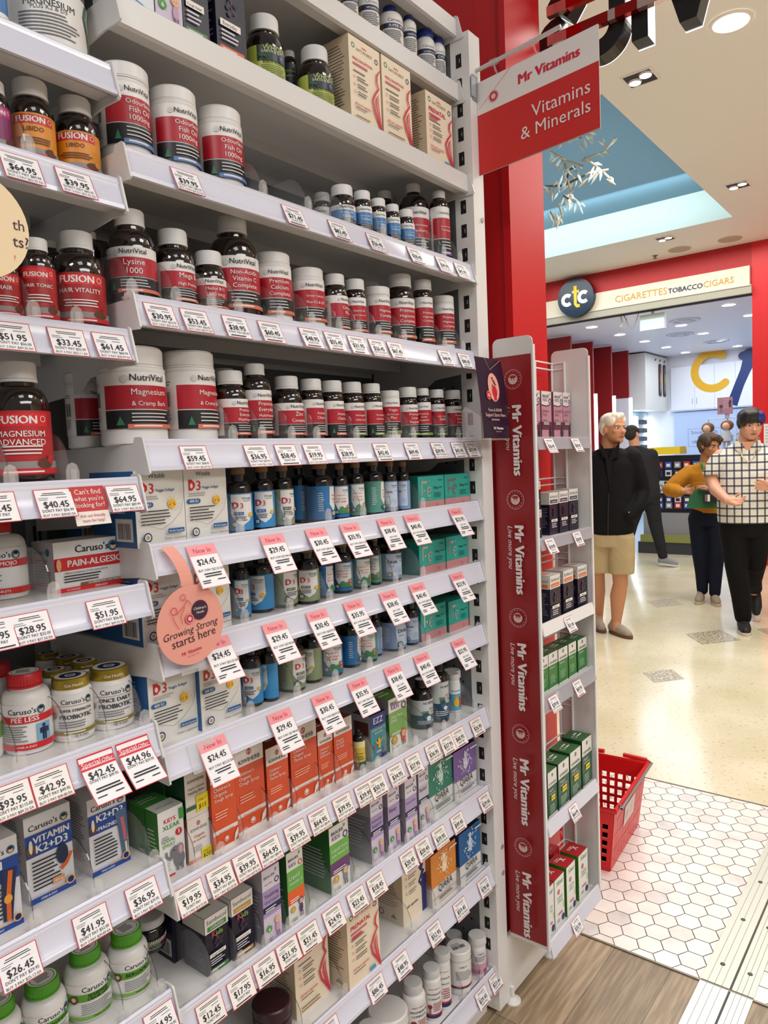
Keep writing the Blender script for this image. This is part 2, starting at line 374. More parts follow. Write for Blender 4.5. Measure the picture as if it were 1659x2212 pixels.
# the shop's own black letters, seen from behind, on two mirror rails
def backlit(ch, y, z, h, lbl, sx=1., poly=None):
    t = thing('sign_letter', (.50,y,z)); tag(t, lbl, 'sign letter', 'black letters of the shop sign')
    def fn(u, v, d): return (d, -u, v)
    mb = MB()
    for P_ in poly:
        mb.prism(P_, lambda u, v, d: fn(u, v, d), 0, .055, mat('0c0a0a',.3), mat('1a1817',.25))
    mb.build('letter_body', t, smooth=False)
    mb = MB()
    for P_ in poly: 
        cu = sum(p[0] for p in P_)/len(P_); cv = sum(p[1] for p in P_)/len(P_)
        mb.prism([(cu+(u-cu)*1.012, cv+(v-cv)*1.012) for u, v in P_], fn, .0555, .0575, mat('eef3ff',.4,emit=2.5))
    mb.build('light_edge', t, smooth=False)
def arcpoly(cx_, cy_, r0, r1, a0, a1, n=16, sy=1):
    A = [math.radians(a0+(a1-a0)*i/n) for i in range(n+1)]
    return A, [(cx_+r1*math.cos(x), cy_+r1*math.sin(x)*sy) for x in A], [(cx_+r0*math.cos(x), cy_+r0*math.sin(x)*sy) for x in A]
def arcsegs(cx_, cy_, r0, r1, a0, a1, n=14, sy=1):
    A, o_, i_ = arcpoly(cx_, cy_, r0, r1, a0, a1, n, sy); return [[i_[k], o_[k], o_[k+1], i_[k+1]] for k in range(n)]
# u = right in the photo; origin at the letters' foot line
backlit('s', .035, 2.545, .3, 'curvy black sign letter beside the red pillar', poly=arcsegs(.055,.075,.03,.075,90,350)+[[(.02,.19),(.08,.135),(.115,.18),(.06,.24)]]+arcsegs(.07,.20,.03,.07,0,140))
backlit('j', -.13, 2.545, .3, 'black sign letter with round bottom behind the hanging red sign', poly=arcsegs(0,.075,.035,.08,-110,5)+[[(.035,.075),(.08,.075),(.08,.30),(.035,.30)]]+[[(-.018,.255),(.035,.255),(.035,.30),(-.018,.30)]])
backlit('i', -.2265, 2.545, .3, 'straight black bar letter of the shop sign', poly=[[(0,0),(.044,0),(.044,.30),(0,.30)]])
backlit('v', -.3515, 2.546, .3, 'pointed black sign letter, rightmost', poly=[[(0,0),(.042,0),(.13,.30),(.08,.30),(.021,.08),(-.04,.30),(-.09,.30)]])
MIR = mat('a8201f', .06, .85); MIRP = mat('d8b8ae', .08, .8)
for z0, z1, l in ((2.612,2.640,'lower red mirror rail carrying the sign letters'),(2.692,2.720,'upper red mirror rail carrying the sign letters')):
    mb = MB(); y = .0
    for y0, y1, m_ in ((.008,-.05,MIRP),(-.05,-.17,MIR),(-.17,-.19,MIRP),(-.19,-.25,MIR),(-.25,-2.4,MIRP)): mb.box(.478,y1,z0,.498,y0,z1,m_)
    tag(mb.build('sign_rail', smooth=False), l, 'rail', 'mirror rails of the shop sign')
BOTTLES=[('a','am',-.995,.07,.0519,.179,.8,-23,('mag',),'big amber bottle of magnesium with white label, cut off at top left corner'),
('a','pl',-1.085,.034,.016,.117,.8,27,('blu',),'blue labelled white bottle at the top left edge of the photo'),
('b','am',-1.094,.037,.0192,.097,.77,-14,('fu','','7a1a5a','c02a7a',),'amber bottle with magenta label beside the two orange labelled bottles'),
('b','am',-1.039,.046,.0279,.12,.78,-25,('fu','LIBIDO','d98a1e','c8281e',),'left one of two amber bottles with orange label and red banner'),
('b','am',-.975,.048,.03,.123,.73,-34,('fu','LIBIDO','d98a1e','c8281e',),'right one of two amber bottles with orange label and red banner, near shelf end'),
('c','am',-1.1,.04,.022,.103,.83,-13,('fu','HAIR','a5191c','d0242a',),'amber bottle with dark red label behind the cream round shelf sign'),
('c','am',-1.05,.041,.0226,.12,.67,-27,('fu','HAIR TONIC','a5191c','d0242a',),'amber bottle of hair tonic with red label above the $33.45 ticket'),
('c','am',-.984,.053,.0353,.144,.63,-27,('fu','HAIR VITALITY','a5191c','d0242a',),'large amber bottle with red hair vitality label above the $61.45 ticket'),
('c','am',-.982,.13,.015,.15,.62,-28,('pl0',),'white capped dark bottle standing behind the red hair care bottles'),
('c','am',-.923,.12,.0193,.174,.52,-31,('pl0',),'dark bottle in shadow behind the large red hair vitality bottle'),
('d','am',-1.081,.056,.0377,.166,.65,-25,('fu','MAGNESIUM|ADVANCED','b3262c','d8232a',),'big amber tablet bottle with red magnesium label at far left above the $40.45 ticket'),
('e','pl',-1.091,.123,.0327,.106,.48,-29,('ca','MALE MOJO','d02026','30 TABLETS|TWO-A-DAY',),'white pill bottle with red cap beside the pain relief carton'),
('f','pl',-1.092,.079,.0315,.109,.71,-30,('ca','PEE LESS','d02026','ONE-A-DAY',),'white pill bottle with red cap and blue figure on its label'),
('f','pl',-1.106,.139,.023,.115,.89,-22,('ca0','d02026',),'red capped bottle at left edge behind the red and white pill bottle'),
('f','pl',-1.143,.094,.0208,.106,.78,2,('grn',),'white bottle with green label band at the left edge, probiotic shelf'),
('f','jr',-1.033,.066,.028,.09,.87,-18,('pb','SUPER STRENGTH|PROBIOTIC',),'gold lidded white jar, left one of the two front gut health jars'),
('f','jr',-.974,.062,.0305,.09,.84,-18,('pb','ONCE DAILY|PROBIOTIC',),'gold lidded white jar, right one of the two front gut health jars'),
('f','jr',-1.014,.15,.0188,.082,.85,-15,('pb0',),'gold lidded jar directly behind the left front gut health jar'),
('f','jr',-.973,.135,.0194,.088,1.19,-17,('pb0',),'gold lidded jar directly behind the right front gut health jar'),
('f','jr',-.96,.21,.0214,.081,1.13,-16,('pb0',),'gold lidded jar in the dim third row of gut health jars, rightmost'),
('f','jr',-.974,.25,.0191,.085,.88,-14,('pb0',),'gold lidded jar deepest in the shadow of the gut health shelf'),
('h','pl',-.977,.061,.0303,.095,.75,0,('cg','BERGAMOT',),'green capped white bottle at right end of bottom left shelf'),
('h','pl',-1.039,.071,.0322,.096,.67,-1,('cg','BERBERINE|CRAVE LESS',),'second green capped white bottle from the right on bottom left shelf'),
('h','pl',-1.102,.076,.0302,.084,.75,0,('cg','ASHWAGANDHA',),'third green capped white bottle from the right, lid top showing'),
('h','pl',-1.16,.082,.0275,.085,.74,3,('cg','',),'green capped white bottle in the bottom left corner of the photo'),
('h','am',-.902,.12,.0266,.055,.97,-20,('smb',),'black bottle with white cap standing behind the rightmost green capped bottle'),
('h','pl',-.957,.16,.0194,.055,.7,-5,('cgw',),'white bottle in shade behind the rightmost pair of green capped bottles'),
('B','pl',-.347,.057,.0188,.089,.68,-24,('cb','MULTI',),'leftmost white bottle with blue band on the top shelf'),
('B','pl',-.279,.061,.0232,.115,.65,-26,('cb','VITAMIN D',),'second white blue banded bottle from left on top shelf'),
('B','pl',-.195,.066,.028,.122,.53,-27,('cb','SUPER MG',),'third white blue banded bottle from left on top shelf'),
('B','pl',-.14,.055,.0168,.122,.65,-29,('cb','KING MG',),'narrow fourth white bottle with blue cap on top shelf'),
('B','pl',-.066,.063,.0239,.122,.87,-30,('cb',"WOMEN'S SUPER",),'wide fifth white bottle with blue cap on top shelf'),
('B','pl',-.022,.058,.0192,.122,.81,-31,('cb','C+D',),'last white bottle with blue cap on top shelf beside the post'),
('C','am',-.595,.053,.0348,.127,.78,-20,('we',),'larger dark bottle with lime green label left of the cream cartons'),
('C','am',-.464,.12,.0148,.148,.76,-46,('we',),'dark lime labelled bottle half hidden behind the other two'),
('C','am',-.463,.053,.0346,.127,.75,-24,('we',),'dark bottle with lime green label right next to the first cream carton'),
('D','tb',-.89,.055,.0374,.142,1.01,6,('nv','Odourless|Fish Oil|1000mg','5b83b8',0,),'largest looking white tub with red band, leftmost of three fish oil tubs'),
('D','tb',-.801,.056,.0381,.141,.96,3,('nv','Odourless|Fish Oil|1000mg','5b83b8',0,),'middle white tub of the three red banded fish oil tubs'),
('D','tb',-.707,.058,.0395,.143,.95,0,('nv','Odourless|Fish Oil|1000mg','5b83b8',0,),'rightmost white tub of the three red banded fish oil tubs'),
('D','am',-.365,.14,.0176,.116,.97,-48,('nvb','',),'small brown bottle turned away behind the blue labelled bottles, leftmost'),
('D','am',-.41,.044,.0259,.094,.84,-23,('nvb','Arnica 30C|Tablets',),'largest small brown bottle with blue label band on the fish oil shelf'),
('D','am',-.355,.037,.019,.096,.89,-25,('nvb','Arnica 30C|Tablets',),'second small brown bottle with blue band from left'),
('D','am',-.307,.034,.0163,.092,.97,-26,('nvb','Melatonin 30C|Tablets',),'third small brown bottle with blue band from left'),
('D','am',-.258,.034,.0164,.092,.9,-27,('nvb','Melatonin 30C|Tablets',),'fourth small brown bottle with blue band from left'),
('D','am',-.205,.036,.0182,.094,.88,-28,('nvb','Melatonin 30C|Tablets',),'fifth and rightmost small brown bottle with blue band'),
('D','am',-.132,.15,.018,.181,.95,-52,('pl0',),'white capped dark bottle behind the row of small blue banded bottles'),
('D','am',-.103,.086,.0356,.188,.48,-31,('nv','Bio-fermented|Cranberry','7a5a9a',0,),'tall brown bottle with red label, left of the tall pair'),
('D','am',-.063,.041,.0234,.171,.66,-12,('nv','Bio-fermented|Turmeric','7a5a9a',0,),'tall brown bottle with red label at the right end, next to post'),
('E','am',-.895,.053,.0352,.143,.62,-25,('nv','Lysine|1000','d8735a',0,),'large brown bottle with red band at left end above the $30.95 ticket'),
('E','am',-.821,.05,.0319,.129,.71,8,('nv','Mega B|High Potency','d8735a',0,),'brown bottle with red band above the $53.45 ticket'),
('E','am',-.756,.045,.0272,.107,.8,-15,('nv','Methyl B12|2500 mcg','d8735a',0,),'short brown bottle with red band above the $38.95 ticket'),
('E','am',-.688,.061,.0429,.181,.6,-12,('nv','Non-Acidic|Vitamin C|Complete','d8735a',0,),'biggest brown bottle with red band above the $60.45 ticket'),
('E','tb',-.604,.053,.0347,.133,.85,-18,('nv','Premium|Calcium|Complete','d8735a',0,),'white tub with red band, tallest tub on its shelf'),
('E','tb',-.516,.05,.0324,.121,.94,-15,('nv','Green Calcium|Plus K2 & D3','d8735a',0,),'white tub with red band above the $55.45 ticket'),
('E','am',-.446,.043,.0253,.122,.79,16,('nv','Omega|Plus','d8735a',0,),'narrow brown bottle turned to show its barcode'),
('E','am',-.388,.04,.0219,.121,.91,-26,('nv','Vitamin D3|in Rice Bran Oil','d8735a',0,),'small brown bottle with red band left of a white tub'),
('E','tb',-.309,.046,.0284,.118,1.01,-5,('nv','Magnesium|Complete','d8735a',0,),'squat white tub between small and big brown bottles'),
('E','am',-.22,.05,.0316,.16,.82,-19,('nv','Premium|Magnesium|Complete','d8735a',0,),'tallest brown red banded bottle near the right end'),
('E','am',-.146,.041,.0231,.159,.94,-18,('nv','Premium|Magnesium|Complete','d8735a',0,),'middle size brown red banded bottle near the right end'),
('E','tb',-.057,.045,.0274,.136,.99,-20,('nv','Premium|Magnesium|Complete','d8735a',0,),'white tub with red band at the right end by the post'),
('E','am',-.749,.13,.0199,.152,.8,-37,('pl0',),'grey capped bottle in shadow behind the second brown bottle'),
('E','tb',-.204,.15,.024,.165,.74,-51,('pl0',),'white lidded tub in shadow behind the squat white tub'),
('F','tb',-.921,.17,.0299,.12,1.02,24,('nv','','d8735a',.3,),'shaded white tub at far left behind the big magnesium tubs'),
('F','tb',-.899,.069,.0512,.148,.87,1,('nv','Magnesium|& Cramp Bark','d8735a',0,),'left of two biggest white tubs with red magnesium band'),
('F','tb',-.797,.062,.0436,.15,.95,20,('nv','Magnesium|& Cramp Bark','d8735a',0,),'right of two biggest white tubs with red magnesium band'),
('F','am',-.722,.048,.0283,.124,.76,17,('nv','Premium|Everyday|MultiVitamin','d8735a',0,),'brown red banded bottle right beside the two biggest white tubs'),
('F','am',-.666,.047,.0277,.14,.64,3,('nv','Premium|Everyday|MultiVitamin','d8735a',0,),'taller brown multivitamin bottle with white cap above the $36.95 ticket'),
('F','am',-.589,.047,.0293,.123,.74,5,('nv','Zinc|Complete','d8735a',0,),'wide brown red banded bottle left of the two charcoal bottles'),
('F','am',-.53,.041,.0228,.121,.88,13,('nv','Activated|Charcoal','d8735a',0,),'left one of two brown bottles lettered for charcoal'),
('F','am',-.472,.041,.0233,.121,.89,12,('nv','Activated|Charcoal','d8735a',0,),'right one of two brown bottles lettered for charcoal'),
('F','am',-.409,.043,.0248,.122,.83,0,('nv','Ashwagandha|ONE-A-DAY','7f9a4a',0,),'left one of two brown bottles with green tab on label'),
('F','am',-.349,.04,.0225,.122,.84,6,('nv','Ashwagandha|ONE-A-DAY','7f9a4a',0,),'right one of two brown bottles with green tab on label'),
('F','tb',-.287,.04,.0224,.11,.98,-29,('nv','Vegan|Bio-Curcumin|Plus','7f9a4a',0,),'small white tub between two brown bottles above the $69.45 ticket'),
('F','am',-.22,.041,.0225,.121,.93,-9,('nv','Premium|Liver|Support','7f9a4a',0,),'brown bottle just right of the small white curcumin tub'),
('F','am',-.167,.037,.0187,.121,.81,-43,('nv','Premium|Liver|Support','7f9a4a',0,),'third brown bottle from the post on the eye level shelf'),
('F','am',-.109,.038,.0199,.121,.9,-11,('nv','Milk Thistle|35000','7f9a4a',0,),'second brown bottle from the post on the eye level shelf'),
('F','am',-.037,.04,.0224,.123,.9,-4,('nv','Premium|Stress|Assist','7f9a4a',0,),'last brown bottle beside the post on the eye level shelf'),
('F','am',-.66,.14,.0245,.142,.84,-40,('pl0',),'grey capped bottle in shade behind the first multivitamin bottle'),
('G','ck',-.723,.04,.0222,.113,.5,-29,('wb','3f8fc8','D3|400 IU','bd',),'first dark corked bottle from left, light blue label, in the uppermost corked row'),
('G','ck',-.67,.038,.0202,.115,.5,-36,('wb','3f8fc8','D3|400 IU','bd',),'second dark corked bottle from left, light blue label, in the uppermost corked row'),
('G','ck',-.622,.037,.0193,.115,.5,-7,('wb','8f9c78','D3|600 IU','gd',),'third dark corked bottle from left, sage green label, in the uppermost corked row'),
('G','ck',-.515,.044,.0263,.115,.5,44,('wb','2f78b4','Vitamin A D|Veggie Softgel|for kids','bk',),'fourth dark corked bottle from left, blue label, in the uppermost corked row'),
('G','ck',-.467,.035,.0168,.112,.5,-34,('wb','2f78b4','Vitamin A D|Veggie Softgel|for kids','bk',),'fifth dark corked bottle from left, blue label, in the uppermost corked row'),
('G','ck',-.418,.035,.0174,.114,.5,-31,('wb','5b9a8c','Vitamin A D|Veggie Softgel|& Teens','tk',),'sixth dark corked bottle from left, teal label, in the uppermost corked row'),
('G','ck',-.355,.041,.0226,.117,.5,43,('wb','5b9a8c','Vitamin A D|Veggie Softgel|& Teens','tk',),'seventh dark corked bottle from left, teal label, in the uppermost corked row'),
('G','ck',-.306,.034,.0161,.113,.5,-40,('wb','7f9cc4','DHA|120 mg','dh',),'eighth dark corked bottle from left, pale blue grey label, in the uppermost corked row'),
('G','ck',-.26,.033,.0154,.111,.5,-70,('wb','7f9cc4','DHA|120 mg','dh',),'ninth dark corked bottle from left, pale blue grey label, in the uppermost corked row'),
('H','ck',-.715,.056,.0146,.113,.5,-40,('wb','3f8fc8','D3|400 IU','bd',),'first dark corked bottle from left, light blue label, in the middle corked row'),
('H','ck',-.658,.07,.0235,.113,.5,-71,('wb','3f8fc8','D3|400 IU','bd',),'second dark corked bottle from left, light blue label, in the middle corked row'),
('H','ck',-.605,.062,.0231,.111,.5,1,('wb','8f9c78','D3|600 IU','gd',),'third dark corked bottle from left, sage green label, in the middle corked row'),
('H','ck',-.56,.046,.0224,.108,.5,-39,('wb','8f9c78','D3|600 IU','gd',),'fourth dark corked bottle from left, sage green label, in the middle corked row'),
('H','ck',-.503,.052,.015,.105,.5,7,('wb','2f78b4','Vitamin A D|Veggie Softgel|for kids','bk',),'fifth dark corked bottle from left, blue label, in the middle corked row'),
('H','ck',-.445,.058,.0203,.104,.5,-42,('wb','2f78b4','Vitamin A D|Veggie Softgel|for kids','bk',),'sixth dark corked bottle from left, blue label, in the middle corked row'),
('H','ck',-.389,.056,.0196,.104,.5,-26,('wb','5b9a8c','Vitamin A D|Veggie Softgel|& Teens','tk',),'seventh dark corked bottle from left, teal label, in the middle corked row'),
('H','ck',-.342,.056,.014,.105,.5,-62,('wb','5b9a8c','Vitamin A D|Veggie Softgel|& Teens','tk',),'eighth dark corked bottle from left, teal label, in the middle corked row'),
('H','ck',-.281,.061,.0245,.1,.5,-22,('wb','7f9cc4','DHA|120 mg','dh',),'ninth dark corked bottle from left, pale blue grey label, in the middle corked row'),
('I','ck',-.709,.05,.0191,.114,.5,-40,('wb','3f8fc8','D3|400 IU','bd',),'first dark corked bottle from left, light blue label, in the lowest corked row'),
('I','ck',-.673,.042,.0163,.113,.5,-106,('wb','3f8fc8','D3|400 IU','bd',),'second dark corked bottle from left, light blue label, in the lowest corked row'),
('I','ck',-.608,.051,.0248,.11,.5,10,('wb','8f9c78','D3|600 IU','gd',),'third dark corked bottle from left, sage green label, in the lowest corked row'),
('I','ck',-.551,.054,.0189,.111,.5,-82,('wb','8f9c78','D3|600 IU','gd',),'fourth dark corked bottle from left, sage green label, in the lowest corked row'),
('I','ck',-.497,.052,.0227,.106,.5,-35,('wb','2f78b4','Vitamin A D|Veggie Softgel|for kids','bk',),'fifth dark corked bottle from left, blue label, in the lowest corked row'),
('I','ck',-.43,.059,.0212,.108,.5,42,('wb','2f78b4','Vitamin A D|Veggie Softgel|for kids','bk',),'sixth dark corked bottle from left, blue label, in the lowest corked row'),
('I','ck',-.382,.051,.0192,.106,.5,-50,('wb','5b9a8c','Vitamin A D|Veggie Softgel|& Teens','tk',),'seventh dark corked bottle from left, teal label, in the lowest corked row'),
('I','ck',-.277,.064,.0287,.104,.5,12,('wb','7f9cc4','DHA|120 mg','dh',),'eighth dark corked bottle from left, pale blue grey label, in the lowest corked row'),
('I','ck',-.224,.052,.0162,.104,.5,-42,('wb','7f9cc4','DHA|120 mg','dh',),'ninth dark corked bottle from left, pale blue grey label, in the lowest corked row'),
('G','ck',-.531,.085,.0163,.119,.5,66,('wb','2f78b4','Vitamin A D|Veggie Softgel|for kids','bk',),'dark bottle with plain blue back, half hidden behind the sage one, uppermost row'),
('I','ck',-.343,.063,.0142,.104,.5,60,('wb','7f9cc4','DHA|120 mg','dh',),'dark bottle set back in shadow in the lowest row, behind the $38.45 ticket'),
('J','dr',-.443,.037,.0126,.083,.65,-43,('kwd',),'small dropper bottle with black cap and yellow label beside the orange cartons'),
('J','dr',-.177,.066,.0268,.115,.52,-24,('nor',),'left dark bottle with sea blue label, behind the $40.45 ticket'),
('J','dr',-.121,.053,.0233,.139,.53,-25,('nor',),'right taller dark bottle with sea blue label'),
('J','pl',-.049,.058,.0166,.096,.89,-33,('gum',),'front white gummy bottle with yellow bear label'),
('J','pl',-.021,.079,.0182,.095,1.18,-12,('gum',),'white gummy bottle behind the front one near post'),
('L','tb',-.702,.054,.0358,.061,1.09,-29,('mar',),'dark maroon tub at the bottom left of the lower shelf'),
('M','tb',-.358,.062,.0457,.093,1,-38,('cwt','',),'big white lidded tub at bottom, leftmost of the white containers'),
('M','pl',-.279,.048,.0284,.115,.78,-29,('cab','MAGNESIUM|COMPLETE',),'front white magnesium bottle, nearest of three on the bottom shelf'),
('M','pl',-.22,.037,.0222,.12,.92,-42,('cab','MAGNESIUM|COMPLETE',),'middle white magnesium bottle of three on the bottom shelf'),
('M','pl',-.179,.033,.0188,.138,1.06,-49,('cab','MAGNESIUM|COMPLETE',),'farthest white magnesium bottle of three on the bottom shelf'),
('M','tb',-.107,.033,.0306,.108,1.09,-26,('cwt','x',),'white jar with barcode on its lid on the bottom shelf'),
('M','pl',-.03,.026,.0214,.099,1.08,-34,('cpk',),'small white bottle with pink label beside the post on the bottom shelf'),
('M','pl',-.027,.1,.0229,.07,.95,-56,('cgw',),'white bottle in shade behind the jar with the barcode lid'),
('M','tb',-.437,.05,.0238,.11,1.01,-48,('cwt','',),'white lidded tub cut by the bottom edge of the photo')]
CARTONS=[('e',-1.041,.073,.1255,.073,.062,('pain',),'wide carton of pain relief capsules with red banner above the $51.95 ticket'),
('g',-1.028,.056,.0623,.116,.075,('k2','K2+D3|+MAGNESIUM',),'white and blue bone carton above the $36.95 ticket'),
('g',-1.116,.064,.0666,.123,.075,('k2','VITAMIN|K2+D3',),'white and blue bone carton with orange dose badge above the $41.95 ticket'),
('g',-1.198,.036,.06,.122,.075,('k2','N',),'white and blue carton cut by the left edge with a red leg bone picture'),
('C',-.918,.015,.0639,.12,.06,('cst','d8e8f0','2a78b8','',.3,),'white and light blue carton at the left end of the second shelf'),
('C',-.852,.015,.049,.12,.05,('brb','b8a4cc','',),'lilac baby medicine carton beside the black berry cartons, second shelf'),
('C',-.802,.015,.051,.12,.05,('sam','1e1c30','COUGH','4a8a4a','Cough Relief',),'black berry cough carton with green tab on the second shelf'),
('C',-.736,.015,.063,.12,.055,('sam','1e1c30','IMMUNE','e06038','Everyday',),'tall black berry carton with orange tab beside the lime labelled bottles'),
('C',-.403,.016,.098,.172,.075,('nat','PRECONCEPTION',),'left of two identical cream preconception cartons with pink figure'),
('C',-.299,.016,.1018,.173,.075,('nat','PRECONCEPTION',),'right of two identical cream preconception cartons with pink figure'),
('C',-.141,.016,.108,.158,.075,('nat','PRENATAL',),'cream prenatal carton beside the hanging red sign'),
('G',-.942,.015,.087,.12,.12,('d3',.145,),'left white vitamin D carton in the uppermost of three rows'),
('G',-.854,.015,.084,.12,.12,('d3',.145,),'right white vitamin D carton in the uppermost of three rows'),
('H',-.934,.029,.0843,.12,.12,('d3',.145,),'left white vitamin D carton in the middle row behind the pink round sign'),
('H',-.842,.03,.079,.12,.12,('d3',.145,),'right white vitamin D carton in the middle row behind the pink round sign'),
('I',-.933,.028,.088,.12,.12,('d3',.145,),'left white vitamin D carton in the lowest row by the $24.45 ticket'),
('I',-.844,.019,.0835,.12,.12,('d3',.145,),'right white vitamin D carton in the lowest row by the $24.45 ticket'),
('G',-.228,.015,.1034,.075,.075,('fe',),'left teal iron carton in the uppermost of three teal pairs'),
('G',-.114,.02,.11,.075,.075,('fe',),'right teal iron carton in the uppermost of three teal pairs'),
('H',-.208,.034,.108,.075,.075,('fe',),'left teal iron carton in the middle of three teal pairs'),
('H',-.099,.032,.095,.076,.075,('fe',),'right teal iron carton in the middle of three teal pairs'),
('I',-.203,.04,.105,.078,.075,('fe',),'left teal iron carton in the lowest of three teal pairs'),
('I',-.094,.035,.09,.075,.075,('fe',),'right teal iron carton in the lowest of three teal pairs'),
('J',-.93,.03,.0468,.106,.032,('nas',),'white and green nasal spray carton with grey elephant'),
('J',-.879,.027,.043,.074,.05,('kwb','Organic|De-Stuff Rub','f0e6e0','b86a50',),'small pale balm carton below the green sided one with yellow sticker'),
('J',-.835,.02,.052,.12,.06,('kw',"Children's|Organic|Cough Syrup",.155,),'leftmost orange syrup carton beside the pale balm cartons'),
('J',-.773,.032,.0648,.156,.06,('kw',"Children's|Organic|Cough Syrup",0,),'second orange syrup carton from left, taller one'),
('J',-.705,.029,.0534,.131,.06,('kw',"Children's|Organic|Throat Syrup",0,),'third orange syrup carton from left, shorter one'),
('J',-.644,.03,.0701,.151,.06,('kw',"Children's|Organic|Throat Syrup",0,),'fourth orange syrup carton from left, wide tall one'),
('J',-.567,.034,.042,.117,.05,('kw',"Children's|Organic|Echinature",0,),'fifth orange carton from left, slimmest one'),
('J',-.524,.031,.0546,.123,.06,('kw','Organic|De-Stuff|for Kids',0,),'rightmost orange carton with dark red side, beside the dropper bottle'),
('J',-.407,.034,.0524,.098,.05,('ezz',),'blue and teal children booster carton between dropper bottle and green carton'),
('J',-.345,.033,.0652,.116,.07,('bra','7cae5a','Ultra Pure|DHA',),'bright green omega carton with cartoon child in orange hood'),
('K',-.858,.027,.0483,.099,.06,('sam','17152a','COUGH','4a8a4a','Cough Relief',),'black and white kids cough carton at the left end below the $19.95 ticket'),
('K',-.807,.021,.0472,.108,.06,('sam','17152a','COLD & FLU','c89848','Cold & Flu Relief',),'black kids cold carton next to the lilac teething carton'),
('K',-.75,.006,.0415,.12,.055,('brb','a792bd','Teething|Oral Liquid',.135,),'lilac baby teething carton between black carton and orange green carton'),
('K',-.686,.011,.0414,.12,.055,('brk','6db24c','e8622c','Liquid|Vitamin C',.135,),'green and orange kids vitamin C carton'),
('K',-.572,.011,.0556,.133,.085,('brk','6db24c','6a3a70','Liquid Iron|with Vitamin B',0,),'green and purple iron carton with dark green side'),
('K',-.444,.014,.0412,.12,.085,('brb','a792bd','Immunity|Support',.14,),'lilac immunity carton with long grey side'),
('K',-.388,.012,.0405,.12,.06,('brb','a792bd','Sleep',.14,),'lilac sleep carton, second of three tall lilac cartons'),
('K',-.337,.004,.0427,.12,.06,('brb','a792bd','Runny Nose',.14,),'lilac runny nose carton, third of three tall lilac cartons'),
('K',-.273,.014,.0389,.12,.05,('brb','c0bcc8','Relief',.14,),'slim grey lilac carton leaning beside the green powder carton'),
('K',-.216,.029,.1029,.126,.045,('qi','2a7a64','KIDS',),'green and white powder burst carton on the shelf below the kids cartons'),
('K',-.112,.025,.1032,.119,.045,('qi','7a5f9a','INFANT',),'purple and white powder burst carton beside the post'),
('L',-.658,.035,.0928,.12,.08,('nat','PRECONCEPTION',.165,),'cream carton cut by tickets at left of the lower shelf'),
('L',-.547,-.001,.0989,.12,.08,('nat','PRENATAL',.165,),'cream prenatal carton with big pink figure on the lower shelf'),
('L',-.321,.035,.091,.12,.08,('nap',.16,),'cream carton with navy mother figure on the lower shelf'),
('L',-.229,.02,.105,.125,.045,('qi','d8862e','MOTHER',),'orange and white powder burst carton on the lower shelf'),
('L',-.114,.016,.0982,.128,.045,('qi','1f5f96','ADULT',),'blue and white powder burst carton beside the post on the lower shelf'),
('s',.146,-.075,.0569,.125,.04,('brm','Immune|Forte',),'mostly hidden leftmost tall dusty pink remedy carton on the display stand'),
('s',.211,-.075,.0579,.125,.04,('brm','Immune|Forte',),'second tall dusty pink remedy carton on the display stand'),
('s',.283,-.075,.0562,.126,.04,('brm','Cold & Flu|Forte',),'third tall dusty pink remedy carton on the display stand'),
('s',.342,-.075,.046,.127,.04,('brm','Cold & Flu|Forte',),'rightmost tall dusty pink remedy carton on the display stand'),
('t',.2,-.095,.053,.11,.04,('sam','17152a','COLD & FLU','f2eadc','Cold & Flu',),'left of three joined black and white berry cartons on the stand'),
('t',.254,-.098,.0561,.111,.04,('sam','17152a','COLD & FLU','f2eadc','Cold & Flu',),'middle of three joined black and white berry cartons on the stand'),
('t',.313,-.099,.059,.113,.04,('sam','17152a','COLD & FLU','f2eadc','Cold & Flu',),'right of three joined black and white berry cartons on the stand'),
('u',.136,-.122,.0603,.122,.05,('sam','17152a','','e07a40','Immune',),'left black berry defence carton with white top and orange tab'),
('u',.23,-.115,.0622,.121,.05,('sam','17152a','','e07a40','Immune',),'middle black berry defence carton with white top and orange tab'),
('u',.321,-.115,.0641,.12,.05,('sam','17152a','','e07a40','Immune',),'right black berry defence carton with white top and orange tab'),
('v',.144,-.109,.053,.094,.05,('kwg','2f7a38',),'first bright green herbal carton on the upper green row'),
('v',.198,-.111,.0564,.094,.05,('kwg','2f7a38',),'second bright green herbal carton on the upper green row'),
('v',.263,-.11,.0491,.093,.05,('kwg','2f7a38',),'third bright green herbal carton on the upper green row'),
('v',.328,-.108,.0591,.089,.05,('kwg','2f7a38',),'fourth bright green herbal carton on the upper green row'),
('w',.113,-.113,.052,.12,.06,('kwg','2d5a40','s',),'first dark green cough carton with yellow sticker'),
('w',.169,-.116,.065,.124,.06,('kwg','2d5a40','s',),'second dark green cough carton with yellow sticker'),
('w',.241,-.117,.0684,.129,.06,('kwg','2d5a40','s',),'third dark green cough carton with yellow sticker'),
('w',.322,-.116,.0656,.135,.06,('kwg','2d5a40','s',),'fourth dark green cough carton with yellow sticker'),
('x',.141,-.11,.0577,.134,.055,('xle',),'left red topped nasal spray carton on the lowest stand shelf'),
('x',.211,-.112,.0555,.137,.055,('xle',),'middle red topped nasal spray carton on the lowest stand shelf'),
('x',.296,-.109,.0626,.129,.055,('xle',),'right red topped nasal spray carton on the lowest stand shelf')]
